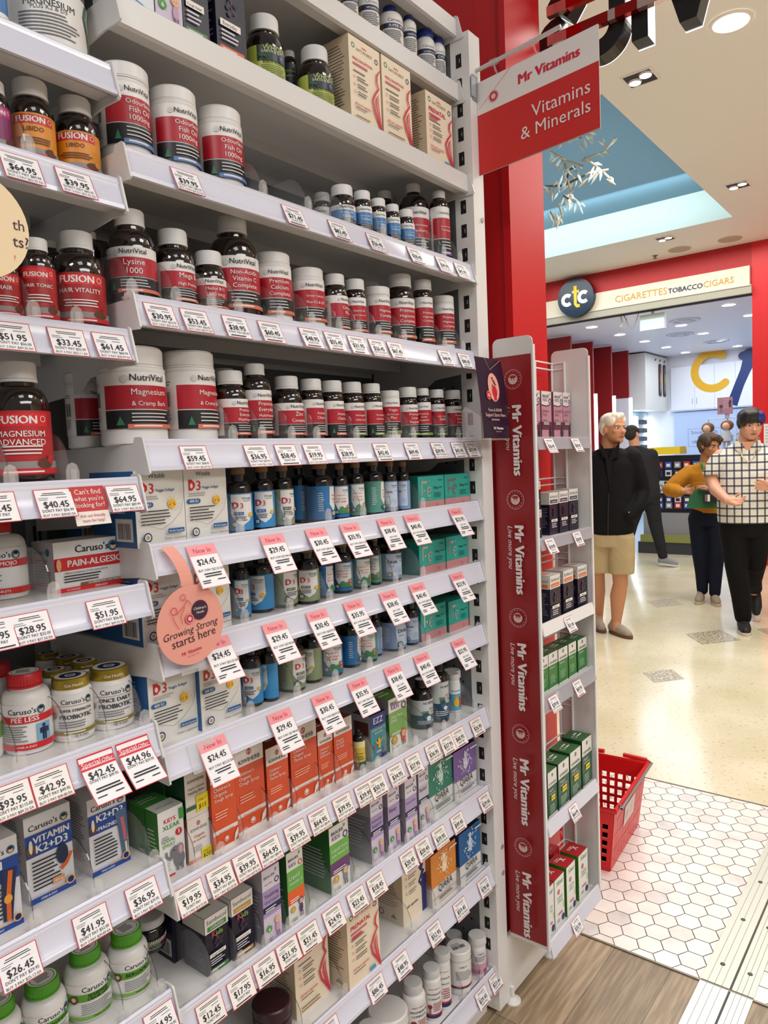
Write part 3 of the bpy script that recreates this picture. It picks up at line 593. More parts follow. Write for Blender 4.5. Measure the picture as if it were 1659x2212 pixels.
TICKETS={'b':[('64.95',-1.114,'n'),('39.95',-1.043,'n')],'c':[('51.95',-1.142,'n'),('33.45',-1.069,'n'),('61.45',-1.007,'n')],'d':[('36.45',-1.177,'n'),('40.45',-1.103,'n'),('64.95',-1.004,'n')],'e':[('32.95',-1.192,'n'),('28.95',-1.146,'n'),('51.95',-1.043,'n')],'f':[('93.95',-1.187,'n'),('42.95',-1.136,'n'),('42.45',-1.071,'s'),('44.96',-1.014,'s')],'g':[('26.45',-1.194,'n'),('41.95',-1.095,'n'),('36.95',-1.016,'n')],'h':[('34.95',-1.001,'n')],'D':[('39.95',-.861,'n'),('71.45',-.634,'n'),('82.45',-.516,'n'),('26.45',-.405,'n'),('28.45',-.27,'n'),('39.95',-.163,'n'),('42.95',-.086,'n')],'E':[('30.95',-.923,'n'),('53.45',-.86,'n'),('38.95',-.78,'n'),('60.45',-.704,'n'),('48.95',-.607,'n'),('55.45',-.542,'n'),('31.95',-.476,'n'),('26.45',-.413,'n'),('67.45',-.353,'n'),('48.95',-.167,'n'),('89.45',-.084,'n')],'F':[('59.45',-.876,'n'),('36.95',-.75,'n'),('58.45',-.681,'n'),('19.95',-.612,'n'),('28.95',-.524,'n'),('42.45',-.413,'n'),('69.45',-.308,'n'),('39.95',-.209,'n'),('42.45',-.127,'n'),('55.95',-.068,'n')],'G':[('24.45',-.875,'i'),('29.45',-.725,'i'),('30.45',-.616,'i'),('35.95',-.523,'i'),('38.45',-.409,'i'),('40.45',-.319,'i'),('23.95',-.146,'i')],'H':[('24.45',-.857,'i'),('29.45',-.731,'i'),('30.45',-.625,'i'),('35.95',-.523,'i'),('38.45',-.412,'i'),('40.45',-.31,'i'),('23.95',-.151,'i')],'I':[('24.45',-.877,'i'),('29.45',-.73,'i'),('30.45',-.622,'i'),('35.95',-.52,'i'),('38.45',-.408,'i'),('40.45',-.304,'i'),('23.95',-.155,'i')],'J':[('19.95',-.935,'n'),('34.95',-.876,'n'),('39.95',-.823,'n'),('64.95',-.772,'n'),('39.95',-.707,'n'),('64.95',-.646,'n'),('39.95',-.58,'n'),('39.95',-.516,'n'),('50.95',-.475,'n'),('34.95',-.412,'n'),('27.95',-.349,'n'),('36.95',-.275,'n'),('37.95',-.218,'n'),('60.95',-.168,'n'),('26.95',-.087,'n')],'K':[('12.45',-.911,'n'),('17.95',-.849,'n'),('16.95',-.793,'n'),('21.95',-.74,'n'),('21.45',-.688,'n'),('24.95',-.622,'n'),('23.45',-.553,'n'),('18.45',-.492,'n'),('20.45',-.382,'n'),('20.45',-.326,'n'),('39.95',-.263,'n'),('49.45',-.185,'n'),('39.45',-.06,'n')],'L':[('25.45',-.646,'n'),('86.45',-.506,'n'),('48.95',-.422,'n'),('52.95',-.296,'n'),('59.45',-.187,'n'),('78.45',-.077,'n')],'M':[('39.45',-.106,'n'),('23.45',-.038,'n')]}
DIVIDERS={'b':[-1.071],'c':[-1.08,-1.021],'d':[-1.125,-1.043],'e':[-1.081],'f':[-1.142,-1.073,-1.016,-.959],'g':[-1.137,-1.051,-.959],'h':[-1.021,-.963],'D':[-.666,-.556,-.448,-.336,-.192,-.112,-.042],'E':[-.933,-.858,-.79,-.735,-.641,-.561,-.486,-.428,-.365,-.278,-.122,-.042],'F':[-.762,-.698,-.628,-.563,-.45,-.325,-.258,-.146,-.077,-.034],'G':[-.758,-.648,-.542,-.44,-.341,-.233],'H':[-.759,-.654,-.549,-.446,-.343,-.242],'I':[-.758,-.647,-.544,-.44,-.334,-.232],'J':[-.882,-.837,-.782,-.716,-.654,-.581,-.529,-.477,-.429,-.368,-.295,-.24,-.183,-.123,-.041],'K':[-.863,-.809,-.753,-.696,-.636,-.573,-.508,-.448,-.399,-.34,-.276,-.226,-.116],'L':[-.671,-.56,-.328,-.233,-.126],'M':[-.136,-.055]}
# ---------------------------------------------------------------- the gondola shelving
ZS = dict(A=2.485,B=2.338,C=2.121,D=1.908,E=1.700,F=1.491,G=1.336,H=1.184,I=1.026,J=.814,K=.612,L=.400,M=.126,
          a=2.013,b=1.858,c=1.648,d=1.437,e=1.281,f=1.071,g=.857,h=.655)
WING = dict(s=1.490,t=1.238,u=1.018,v=.841,w=.511,x=.193)
def yoff(k): return .018 if k in 'AB' else 0
SHD = dict(A='plain shelf above the blue capped bottles at the very top', B='plain white shelf carrying the blue capped white bottles', C='plain white shelf carrying cream cartons and lime labelled bottles',
  D='shelf with price rail carrying the white fish oil tubs', E='shelf with price rail whose first ticket reads $30.95', F='eye level shelf carrying the two biggest magnesium tubs',
  G='shelf under the uppermost row of cork topped bottles', H='shelf under the middle row of cork topped bottles', I='shelf under the lowest row of cork topped bottles',
  J='shelf carrying the orange syrup cartons', K='shelf carrying black, lilac and green kids cartons', L='shelf carrying cream cartons and the orange powder burst carton', M='lowest visible shelf with white magnesium bottles',
  a='left shelf carrying the big amber magnesium bottle', b='left shelf carrying two orange labelled bottles', c='left shelf carrying red hair care bottles', d='left shelf carrying the big red magnesium bottle',
  e='left shelf carrying the pain relief carton', f='left shelf carrying gold lidded jars', g='left shelf carrying white and blue bone cartons', h='left shelf carrying green capped bottles')
def make_shelf(k):
    z = ZS[k]; x0, x1 = (-.938,-.001) if k.isupper() else (-1.80,-.944)
    t = thing('shelf', ((x0+x1)/2, yoff(k), z)); tag(t, 'white metal '+SHD[k], 'shelf', 'white gondola shelves'); h = (x1-x0)/2
    g = h-.0034; mb = MB(); mb.box(-g,.004,-.005,g,.322,-.003,SHELFW); mb.box(-g,.002,-.036,g,.006,-.003,SHELFW); mb.box(-g,.316,-.030,g,.320,-.005,SHELFW)
    mb.box(-g,.006,-.036,g,.030,-.033,SHELFW); mb.box(-h+.03,.20,-.028,h-.03,.26,-.005,mat('c9c7c5',.45))
    mb.build('deck', t, smooth=False)
    prof = [(-.0,.003),(-.003,.004),(-.006,.001),(-.006,-.004),(-.0145,-.034),(-.018,-.037),(-.019,-.043),(-.015,-.044),(-.001,-.012)]
    mb = MB()
    if k in 'ABC':
        mb.prism([(-.002,.001),(-.005,-.002),(-.005,-.040),(.002,-.042),(.002,.001)], lambda u,v,d: (d,u,v), -g, g, SHELFW)
        mb.build('front_lip', t)
    else:
        mb.prism(prof, lambda u,v,d: (d,u,v), -g, g, RAIL)
        mb.box(-g,-.0069,-.0065,g,-.0058,-.003,RAILC); mb.build('price_rail', t)
    for x in (-h, h-.003):
        mb = MB(); mb.prism([(.31,-.004),(.31,-.085),(.14,-.075),(.11,-.055),(.02,-.047),(-.018,-.049),(-.022,-.046),(-.009,.004),(-.005,.007),(.012,.007),(.016,-.003)], lambda u,v,d: (d,u,v), x, x+.003, SHELFW)
        mb.box(x+.0005,.045,-.03,x+.0035,.051,-.024,mat('77777a',.5)); mb.build('bracket', t, smooth=False)
    return t
for k in ZS: make_shelf(k)
fr = thing('end_post', (-.4,.2,0)); tag(fr, 'white slotted end post with perforated side panel and base of the shelving', 'shelving post')
bp = thing('shelving_back', (-.4,.33,0)); tag(bp, 'dark grey metal back panel behind all the shelves', 'shelving back')
def fo(x,y,z): return (x+.4,y-.2,z)
mb = MB(); mb.box(-1.40,-.005,.02,.40,.005,2.75,GREY); mb.build('panel_sheet', bp, smooth=False)
mb = MB(); mb.box(.40,-.217,.012,.449,-.165,2.45,WHITE); mb.add([fo(0,-.017,2.45),fo(.049,-.017,2.45),fo(.049,.035,2.45),fo(0,.035,2.45)],[(0,1,2,3)],WHITE); mb.build('post', fr, smooth=False)
for yz in ((2.02),(.44),(.37)):
    mb = MB(); mb.tube([fo(.036,-.0165,yz),fo(.036,-.020,yz)], .006, mat('b5b3b2',.35,.4), 12); mb.build('bolt', fr)
z = .17; sl0 = None
while z < 2.42:
    if sl0 is None:
        mb = MB(); mb.box(-.0006,-.0075,0,.0006,.0075,.031,mat('0a0a0c',.7)); mb.box(-.0008,-.0035,.011,.0008,-.0015,.02,mat('9a9a9c',.5)); sl0 = mb.build('slot', fr, (.4,-.188,z), smooth=False)
    else: c = sl0.copy(); COL.objects.link(c); c.parent = fr; c.location = (.4,-.188,z)
    z += .0565
mb = MB(); mb.box(.4005,-.165,.02,.4025,.125,2.45,mat('5f6163',.5))
z = .16
while z < 2.42:
    for i in range(10):
        y = .06+i*.027; c = fo(-.0002+.0005,y,z)
        mb.add([(.4003,c[1]+.0035*math.cos(PI/4*q),c[2]+.0035*math.sin(PI/4*q)) for q in range(8)], [tuple(range(8))], mat('18181a',.8) if (i+int(z*40)) % 5 else mat('aebcc4',.5))
    z += .0375
mb.build('perforated_side_panel', fr, smooth=False)
mb = MB(); mb.box(-1.8,.02,.0,-.003,.03,.075,WHITE); tag(mb.build('plinth', smooth=False),'white plinth board under the lowest shelf','plinth')
mb = MB(); mb.box(.449,-.214,.012,.72,-.202,.178,WHITE); mb.build('base_panel', fr, smooth=False)
for x in (.062,.285):
    mb = MB(); mb.lathe([(.022,.0),(.022,.004),(.012,.010),(.006,.012),(.006,.04)], WHITE, 16, fo(x+.004,-.018,0)); mb.build('levelling_foot', fr)
for x in (-.9415,):
    mb = MB(); mb.box(x+.4-.002,-.30,.0,x+.4+.002,-.006,.0,mat('9c9d9e',.5)) if 0 else mb.box(x+.4-.018,-.0075,.0,x+.4+.018,-.0055,2.6,mat('9c9d9e',.5))
    z = .2
    while z < 2.5: mb.box(x+.4-.006,-.008,z,x+.4-.001,-.0074,z+.03,DARK); mb.box(x+.4+.003,-.008,z,x+.4+.008,-.0074,z+.03,DARK); z += .0565
    mb.build('upright', bp, smooth=False)
# ---------------------------------------------------------------- shelf dividers and price tickets
DROW = dict(b='the orange labelled bottles', c='the red hair care bottles', d='the big red magnesium bottle', e='the pain relief carton', f='the gold lidded jars', g='the white and blue bone cartons', h='the green capped bottles', D='the fish oil tubs', E='the $30.95 brown bottle', F='the two biggest magnesium tubs', G='the uppermost corked bottles', H='the middle corked bottles', I='the lowest corked bottles', J='the orange syrup cartons', K='the kids cartons', L='the cream and orange cartons', M='the white magnesium bottles')
ORD = ['first','second','third','fourth','fifth','sixth','seventh','eighth','ninth','tenth','eleventh','twelfth','thirteenth','fourteenth','fifteenth','sixteenth']
PH = .072
dpan = MB(); N = 8
prof = [(.012,0),(.27,0),(.27,PH)]+[(.055-.05*math.sin(PI/2*i/N)**1, PH-.05+.05*math.cos(PI/2*i/N)) for i in range(N+1)]+[(.005,.012)]
dpan.add([(x,y,z) for x in (-.0006,.0006) for y, z in prof], [tuple(range(len(prof))), tuple(len(prof)+i for i in reversed(range(len(prof))))], ACRY)
n_ = len(prof); dpan.add([(x,y,z) for x in (-.0009,.0009) for y, z in prof], [(i,i+1,n_+i+1,n_+i) for i in range(2,n_-1)], ACRE)
clipb = MB(); clipb.prism([(-.009,0),(.009,0),(.009,.018),(.006,.026),(0,.029),(-.006,.026),(-.009,.018)], lambda u,v,d: (u,d,v), -.004, -.0015, CLIPM)
clipb.box(-.009,-.004,0,.009,.012,.003,CLIPM); clipb.box(-.0035,-.006,.004,.0035,-.004,.02,CLIPM)
PROTO = None
for k, xs in DIVIDERS.items():
    for i, x in enumerate(xs):
        t = thing('shelf_divider', (x,.002,ZS[k]-.002)); tag(t, '%s clear divider from left on the shelf of %s' % (ORD[i], DROW[k]) if len(xs) > 1 else 'only clear divider on the shelf of %s' % DROW[k], 'divider', 'clear dividers among '+DROW[k])
        if PROTO is None:
            PROTO = (dpan.build('divider_panel', t, smooth=False), clipb.build('clip', t, smooth=False))
        else:
            for p in PROTO:
                c = p.copy(); COL.objects.link(c); c.parent = t
NSLOT = {}
RAILD = dict(DROW); 
BUY = {'39.95':'37.95','40.45':'38.83','64.95':'62.35','33.45':'32.11','61.45':'58.99','51.95':'49.35','28.95':'27.50','42.95':'40.80','30.95':'29.40','53.45':'50.77','19.95':'19.75','34.95':'33.20','59.45':'56.47','24.45':'23.23','29.45':'27.98','30.45':'28.93','35.95':'34.15','41.95':'39.89','36.95':'35.10','26.45':'25.13','93.95':'89.25'}
DONT = {'40.45':'56.99','64.95':'89.99','33.45':'52.99','61.45':'84.99','51.95':'56.00','28.95':'32.00','42.95':'49.95','30.95':'33.95','53.45':'56.95','38.95':'42.95','60.45':'66.95','59.45':'68.95','36.95':'39.95','39.95':'43.95','93.95':'115.00','26.45':'29.95','41.95':'52.00','34.95':'39.95','42.45':'49.95','44.96':'59.95'}
TRED = mat('c8203a', .5); PINK = mat('f29aa0', .55); SRED = mat('d5263c', .5); CREAM = mat('f2eee8', .55); NEWR = mat('c02a44', .6)
def ticket(k, price, x, kind, dup, z=None, y=-.0075, sc=1., lbl=None, grp=None, seed=0):
    z = (ZS[k]-.007) if z is None else z
    W_, H_ = {'n':(.0505,.040),'i':(.054,.067),'s':(.052,.069)}[kind]; W_ *= sc; H_ *= sc
    rn = random.Random(price+str(x)); lean = {'n':.40,'i':.52,'s':.95}[kind]+rn.uniform(-.03,.05); curl = rn.uniform(.15,.45) if kind == 'n' else rn.uniform(.1,.3)
    def fn(u, v, e):      # v from 0 (top) down to -H
        q = -v/H_; off = lean*(-v)*(1-.25*curl+.25*curl*q*2); 
        if kind == 's': off = .047*q**1.4
        return (u, -off-e-.0004, v*(.93 if kind != 's' else .78))
    mb = MB(); ns = 6; b = INK
    border = {'n':TRED,'i':PINK,'s':SRED}[kind]; body = CREAM if (kind == 'n' and k in 'JKf') else PAPER
    F = Face(mb, fn)
    def vrect(u0, v0, u1, v1, m):
        e = F.lift(); vs = []
        for i in range(ns+1):
            v = v0+(v1-v0)*i/ns; vs += [fn(u0,v,e), fn(u1,v,e)]
        mb.add(vs, [(2*i,2*i+1,2*i+3,2*i+2) for i in range(ns)], m)
    vrect(0,0,W_,-H_,border); vrect(.0011*sc,-.001*sc,W_-.0011*sc,-H_+.0011*sc,body)
    # paper back and thickness
    mb.add([(fn(u,v,0)[0],fn(u,v,0)[1]+.0006,fn(u,v,0)[2]) for v in [-H_*i/ns for i in range(ns+1)] for u in (0,W_)], [(2*i,2*i+2,2*i+3,2*i+1) for i in range(ns)], PAPER)
    if kind == 'n':
        F.lines(W_/2,-.0062*sc,W_*.72,2,.0024*sc,INK,.42,'c')
        F.lines(.004*sc,-.0125*sc,W_*.3,2,.0024*sc,mat('6a6870',.6),.3); F.lines(W_*.55,-.0125*sc,W_*.32,1,.0024*sc,mat('6a6870',.6),.3)
        F.text('$'+price, W_/2, -.0255*sc, b, width=W_*.66, bold=.018)
        F.text("DON'T PAY $"+DONT[price] if price in DONT else "DON'T PAY", W_/2, -.0315*sc, b, size=.0056*sc, sx=.92, bold=.006)
        if price in BUY: F.text('BUY 3 PAY $'+BUY[price]+' EA', W_/2, -.0372*sc, b, size=.0056*sc, width=W_*.86, bold=.006)
        else: F.lines(W_*.12,-.0365*sc,W_*.8,1,.003*sc,b,.5)
    elif kind == 'i':
        vrect(.0006,-.0004,W_-.0006,-.0165,PINK); F.text('New In', W_/2, -.0125, NEWR, size=.0115)
        F.text('$'+price, W_/2, -.031, b, width=W_*.64, bold=.018)
        F.text('BUY 3 PAY $'+BUY[price]+' EA' if price in BUY else 'BUY 3 PAY', W_*.54, -.0415, b, size=.0052, bold=.004)
        F.lines(W_*.54,-.0465,W_*.66,2,.0038,b,.45,'c'); F.lines(.005,-.0565,W_*.3,2,.0032,b,.4); F.lines(W_*.62,-.0565,W_*.3,1,.0032,b,.4)
    else:
        vrect(.0006,-.0004,W_-.0006,-.0225,SRED); F.text('Special', W_*.06, -.0175, PAPER, width=W_*.52, al='l'); F.text('Offer', W_*.95, -.0175, PAPER, width=W_*.33, al='r', shear=.3)
        F.text('$'+price, W_/2, -.035, b, width=W_*.72, bold=.018); F.text("DON'T PAY $"+DONT[price], W_/2, -.040, b, size=.0056, sx=.92)
        F.lines(W_*.5,-.050,W_*.8,2,.0038,b,.5,'c'); F.lines(.005,-.060,W_*.3,1,.0032,b,.4); F.lines(W_*.6,-.060,W_*.32,1,.0032,b,.4)
    o = mb.build('price_ticket', None, (x,y,z), smooth=False)
    return tag(o, lbl, 'price tag', grp)
for k, L_ in TICKETS.items():
    cnt = {}
    for p, x, kd in L_: cnt[p] = cnt.get(p, 0)+1
    seen = {}
    for p, x, kd in L_:
        seen[p] = seen.get(p, 0)+1; w = ''
        if cnt[p] > 1: w = ({1:'left one of two ',2:'right one of two '} if cnt[p] == 2 else {1:'first of four ',2:'second of four ',3:'third of four ',4:'last of four '} if cnt[p] == 4 else {1:'left one of three ',2:'middle one of three ',3:'right one of three '})[seen[p]]
        n = {'n':'white price ticket','i':'pink topped New In ticket','s':'red Special Offer ticket'}[kd]
        if w: n = n.replace('white price ticket','tickets')
        lb = '%s$%s %s on the rail below %s' % (w, p, n, RAILD[k])
        o = ticket(k, p, x, kd, 0, lbl=lb, grp='price tickets on the rails of the vitamin shelves')
        if x == -1.004 and k == 'd': o.location.y -= .002
# ---------------------------------------------------------------- printed designs; F.U = half usable width, v 0..H
WH = mat('e8e6e3', .4); NVR = mat('b01c2c', .38); NVK = mat('1f1d20', .4); GRY = mat('77757a', .6); MID = mat('a9a7aa', .6); BLU = mat('1d4fa0', .45); NAVY = mat('1b2450', .45); OR = mat('e1572b', .45)
YEL = mat('e8b92c', .5); TEAL = mat('2f6f86', .5); GRN = mat('3f8f3a', .45); PK = mat('d63a58', .5); SKIN = mat('e8b48c', .6); GOLD = mat('a08a28', .28, .55); BRN = mat('6a4428', .6)
def wrap(t): return t.split('|')
def stack(F, t, u, v, dv, m, w, mx, bold=.01, al='c'):
    for i, s in enumerate(wrap(t)): F.text(s, u, v-i*dv, m, width=w, maxsize=mx, bold=bold, al=al)
def nv(F, R, H, t, tab, blue=False):
    red = mat('3f7fb8', .4) if blue else NVR; a = 1.32*R
    F.rect(-2.75*R,0,1.75*R,H,WH)
    F.bars(-2.05*R,.40*H,-1.62*R,.66*H,INK) if R > .02 else None
    F.lines(-2.05*R,.82*H,.5*R,2,.045*H,GRY,.35); F.lines(-2.05*R,.32*H,.45*R,6,.035*H,GRY,.35)
    F.rect(-a,.345*H,1.75*R,.765*H,red); F.rect(-a,0,1.75*R,.325*H,NVK)
    F.disc(-.66*R,.875*H,.115*R,mat('c9c8ca',.35)); F.stroke([(-.70*R,.92*H),(-.66*R,.85*H),(-.60*R,.93*H)],.02*R,WH)
    F.text('NutriVital',.05*R,.845*H,INK,width=1.1*R,bold=.012)
    L = wrap(t); n = len(L); sz = min(.335*H/n*1.1,.36*R); w0 = .515*H+(n-1)*.5*sz*1.05-.3*sz
    for i, s in enumerate(L):
        if s: F.text(s,.08*R,w0+.04*H-i*sz*1.05,WH,size=sz,width=1.12*R,bold=.004)
    F.poly([(-.95*R,.06*H),(-.70*R,.06*H),(-.825*R,.22*H)],mat('2f7a58',.5)); F.lines(-.5*R,.25*H,1.2*R,3,.062*H,mat('c9c8c8',.6),.35)
    F.rect(-.62*R,0,1.75*R,.075*H,mat(tab,.45)); F.lines(-.45*R,.03*H,.9*R,1,.05*H,WH,.5)
def fu(F, R, H, t, body, ban):
    F.rect(-2.5*R,0,1.9*R,H,mat(body,.4)); F.rect(-.95*R,.76*H,.95*R,.96*H,mat(ban,.4)); F.text('FUSION',-.12*R,.80*H,WH,width=1.3*R,bold=.035); F.ring(.76*R,.87*H,.11*R,WH,.2)
    ink = mat('5a2a10',.5) if body == 'd98a1e' else WH
    if t: stack(F,t,0,.60*H,.13*H,ink,1.6*R,.14*H,.012); F.lines(0,.44*H,1.5*R,3,.055*H,ink,.4,'c')
    F.lines(-2.2*R,.85*H,.9*R,9,.07*H,ink,.3); F.rect(-2.5*R,.10*H,1.9*R,.22*H,mat('8f8a88',.5)); F.rect(-2.5*R,.02*H,1.9*R,.11*H,mat('c8202c',.45)); F.lines(0,.045*H,1.4*R,1,.05*H,WH,.5,'c')
    F.disc(.72*R,.18*H,.3*R,mat('5a3420',.6),.08*H); F.disc(.95*R,.24*H,.14*R,mat(body,.5),.07*H)
def caruso_head(F, R, H, v, w):
    F.text("Caruso's",-.12*R,v,INK,width=w,bold=.02); F.disc(w*.5+.10*R,v+.05*H,.19*R,TEAL); F.disc(w*.5+.10*R,v+.045*H,.10*R,mat('d8c0a8',.6),.13*R); F.disc(w*.5+.10*R,v+.085*H,.11*R,INK,.07*R)
def ca(F, R, H, t, red, foot):
    r = mat(red,.4); F.rect(-2.6*R,0,2.2*R,H,WH); caruso_head(F,R,H,.80*H,1.15*R)
    F.rect(-2.2*R,.60*H,2*R,.75*H,r); F.text(t,0,.635*H,WH,width=1.35*R,maxsize=.15*H,bold=.03); F.lines(-1.0*R,.53*H,1.1*R,7,.052*H,GRY,.4); F.lines(-2.1*R,.53*H,.9*R,7,.052*H,GRY,.3)
    F.rect(-2.2*R,.03*H,2*R,.16*H,r); stack(F,foot,0,.075*H,.08*H,WH,1.2*R,.07*H,.02)
    if 'PEE' in t:
        F.rect(.42*R,.17*H,.98*R,.56*H,mat('7fb0cc',.5)); F.disc(.7*R,.50*H,.075*R,NAVY); F.rect(.60*R,.33*H,.80*R,.46*H,NAVY); F.rect(.615*R,.19*H,.69*R,.34*H,NAVY); F.rect(.71*R,.19*H,.785*R,.34*H,NAVY); F.rect(.52*R,.34*H,.59*R,.45*H,NAVY); F.rect(.81*R,.34*H,.88*R,.45*H,NAVY)
def pb(F, R, H, t):
    g = mat('8a7a20',.4); F.rect(-2.6*R,0,2.2*R,H,WH); caruso_head(F,R,H,.80*H,1.15*R); F.rect(-1*R,.755*H,1*R,.765*H,g)
    stack(F,t,0,.62*H,.16*H,INK,1.55*R,.17*H,.03); F.lines(-.85*R,.38*H,1.6*R,3,.06*H,GRY,.4); F.rect(-2*R,.10*H,2*R,.19*H,g); F.text('ONE-A-DAY',.1*R,.03*H,INK,width=.8*R,bold=.02); F.lines(-.6*R,.135*H,1.2*R,1,.06*H,WH,.5); F.disc(-1.1*R,.55*H,.2*R,BRN)
def cg(F, R, H, t):
    g = mat('5a9a2a',.45); F.rect(-2.6*R,0,2.2*R,H,WH); caruso_head(F,R,H,.80*H,1.15*R); F.rect(-2*R,.54*H,2*R,.75*H,g)
    if t: stack(F,t,0,.655*H if '|' in t else .60*H,.095*H,INK,1.4*R,.115*H if '|' in t else .15*H,.03)
    F.disc(-1.05*R,.62*H,.2*R,BRN,.12*H); F.disc(-1.05*R,.63*H,.1*R,mat('d8c8a8',.6)); F.lines(-.75*R,.46*H,1.5*R,6,.055*H,GRY,.4); F.rect(-2*R,.02*H,2*R,.13*H,mat('7aa84a',.5)); F.text('TWO-A-DAY',.1*R,.045*H,INK,width=.8*R,bold=.02)
def cb(F, R, H, t, c):
    F.rect(-2.6*R,0,2.2*R,H,WH); F.text("Caruso's",0,.83*H,INK,width=1.25*R); F.rect(-1.3*R,.64*H,2*R,.78*H,NAVY); F.text(t,.1*R,.67*H,WH,width=1.3*R,maxsize=.11*H,bold=.02)
    F.disc(-1.15*R,.70*H,.22*R,BRN,.08*H); F.lines(-.9*R,.56*H,1.7*R,7,.05*H,GRY,.4); F.lines(-2.3*R,.6*H,.9*R,9,.05*H,GRY,.3); F.rect(-2.4*R,.12*H,2.1*R,.19*H,mat('e8bc98',.4)); F.rect(-2.4*R,.03*H,2.1*R,.12*H,NAVY); F.lines(-.6*R,.06*H,1.2*R,1,.05*H,WH,.5)
def we(F, R, H):
    F.rect(-2.5*R,0,1.9*R,H,mat('c3cf5a',.4)); F.rect(-.8*R,.5*H,1.9*R,H,mat('1f3324',.4)); F.text('WHOLE',.15*R,.84*H,mat('c3cf5a',.4),width=1.3*R); F.text('EARTH & SEA',-.0*R,.76*H,WH,width=1.1*R)
    F.disc(.55*R,.66*H,.24*R,NAVY); F.disc(.5*R,.68*H,.1*R,mat('4a5a9a',.4))
    for k in range(7): F.stroke([(-.5*R,.66*H),(-.5*R+.3*R*math.cos(k*.9),.66*H+.09*H*math.sin(k*.9))],.05*R,mat('35603a',.5))
    F.text('KIDS MULTI',.1*R,.42*H,INK,width=1.2*R,bold=.02); F.lines(-.6*R,.34*H,1.4*R,6,.055*H,mat('3a4a22',.6),.4); F.lines(-2.3*R,.9*H,1.0*R,14,.06*H,mat('4a5a28',.6),.35)
def wb(F, R, H, c, t, st):
    m = mat(c,.42); F.rect(-2.9*R,0,2.2*R,H,m); L = wrap(t)
    F.lines(-1.75*R,.78*H,.45*R,9,.065*H,mat('dfe6ea',.6) if st != 'gd' else mat('55603f',.6),.3)
    sh = WH if st != 'dh' else mat('c9d4e6',.4)
    if st != 'dh': F.poly([(-.82*R,.97*H),(-.88*R,.45*H),(-.55*R,.25*H),(0,.13*H),(.55*R,.25*H),(.88*R,.45*H),(.82*R,.97*H)],sh)
    else: F.rect(-.9*R,.12*H,.9*R,.97*H,sh); F.disc(.35*R,.3*H,.42*R,mat('a8bede',.4)); F.ring(.35*R,.3*H,.3*R,WH,.15)
    F.text('Witsbb',.38*R,.83*H,mat('1f5f9a',.5),width=.75*R,bold=.015); F.stroke([(.1*R,.80*H),(.4*R,.785*H),(.7*R,.80*H)],.04*R,GRN)
    if st in ('bd','gd'):
        F.text('D',-.48*R,.60*H,mat('c8262e',.45),size=.24*H,bold=.04); F.text('3',-.02*R,.60*H,mat('c8262e',.45),size=.2*H); F.rect(-.62*R,.42*H,.1*R,.50*H,mat('2a5f9a' if st == 'bd' else '4a5a3a',.5)); F.text(L[1],-.26*R,.435*H,WH,width=.55*R); F.lines(-.62*R,.36*H,1.0*R,3,.045*H,INK,.35)
        F.disc(.62*R,.42*H,.17*R,YEL)
    elif st == 'dh':
        F.text('DHA',-.3*R,.60*H,NAVY,width=.85*R,bold=.01); F.text('Algal oil',.55*R,.66*H,mat('4a7ab0',.5),width=.5*R); F.text('120 mg',-.45*R,.48*H,NAVY,width=.45*R)
    else:
        stack(F,t,-.12*R,.68*H,.105*H,mat('c8402e' if st == 'bk' else 'd8802e',.45),1.15*R,.11*H,.008); g = mat('4a8a5a',.5)
        F.rect(-.9*R,.12*H,.9*R,.22*H,g); F.disc(-.1*R,.25*H,.25*R,g,.1*H); F.disc(.3*R,.22*H,.2*R,g,.09*H); F.disc(.62*R,.34*H,.17*R,mat('8a4a22',.6)); F.disc(.62*R,.335*H,.11*R,mat('e8b070',.6)); F.rect(.50*R,.16*H,.74*R,.27*H,mat('d87a4a',.5))
    F.disc(-.6*R,.17*H,.22*R,mat('2c3c58',.5)); F.disc(-.6*R,.17*H,.15*R,mat('cfd6dc',.5)); F.disc(-.6*R,.17*H,.08*R,mat('b89a50',.5))
def simple(F, R, H, base, bands, texts=(), lines=None):
    F.rect(-2.6*R,0,2.2*R,H,mat(base,.42))
    for v0, v1, c in bands: F.rect(-2.6*R,v0*H,2.2*R,v1*H,mat(c,.42))
    for s, u, v, w, c in texts: F.text(s,u*R,v*H,mat(c,.5),width=w*R,bold=.015)
    if lines: F.lines(-.8*R,lines[0]*H,1.6*R,lines[1],.06*H,mat(lines[2],.6),.4)
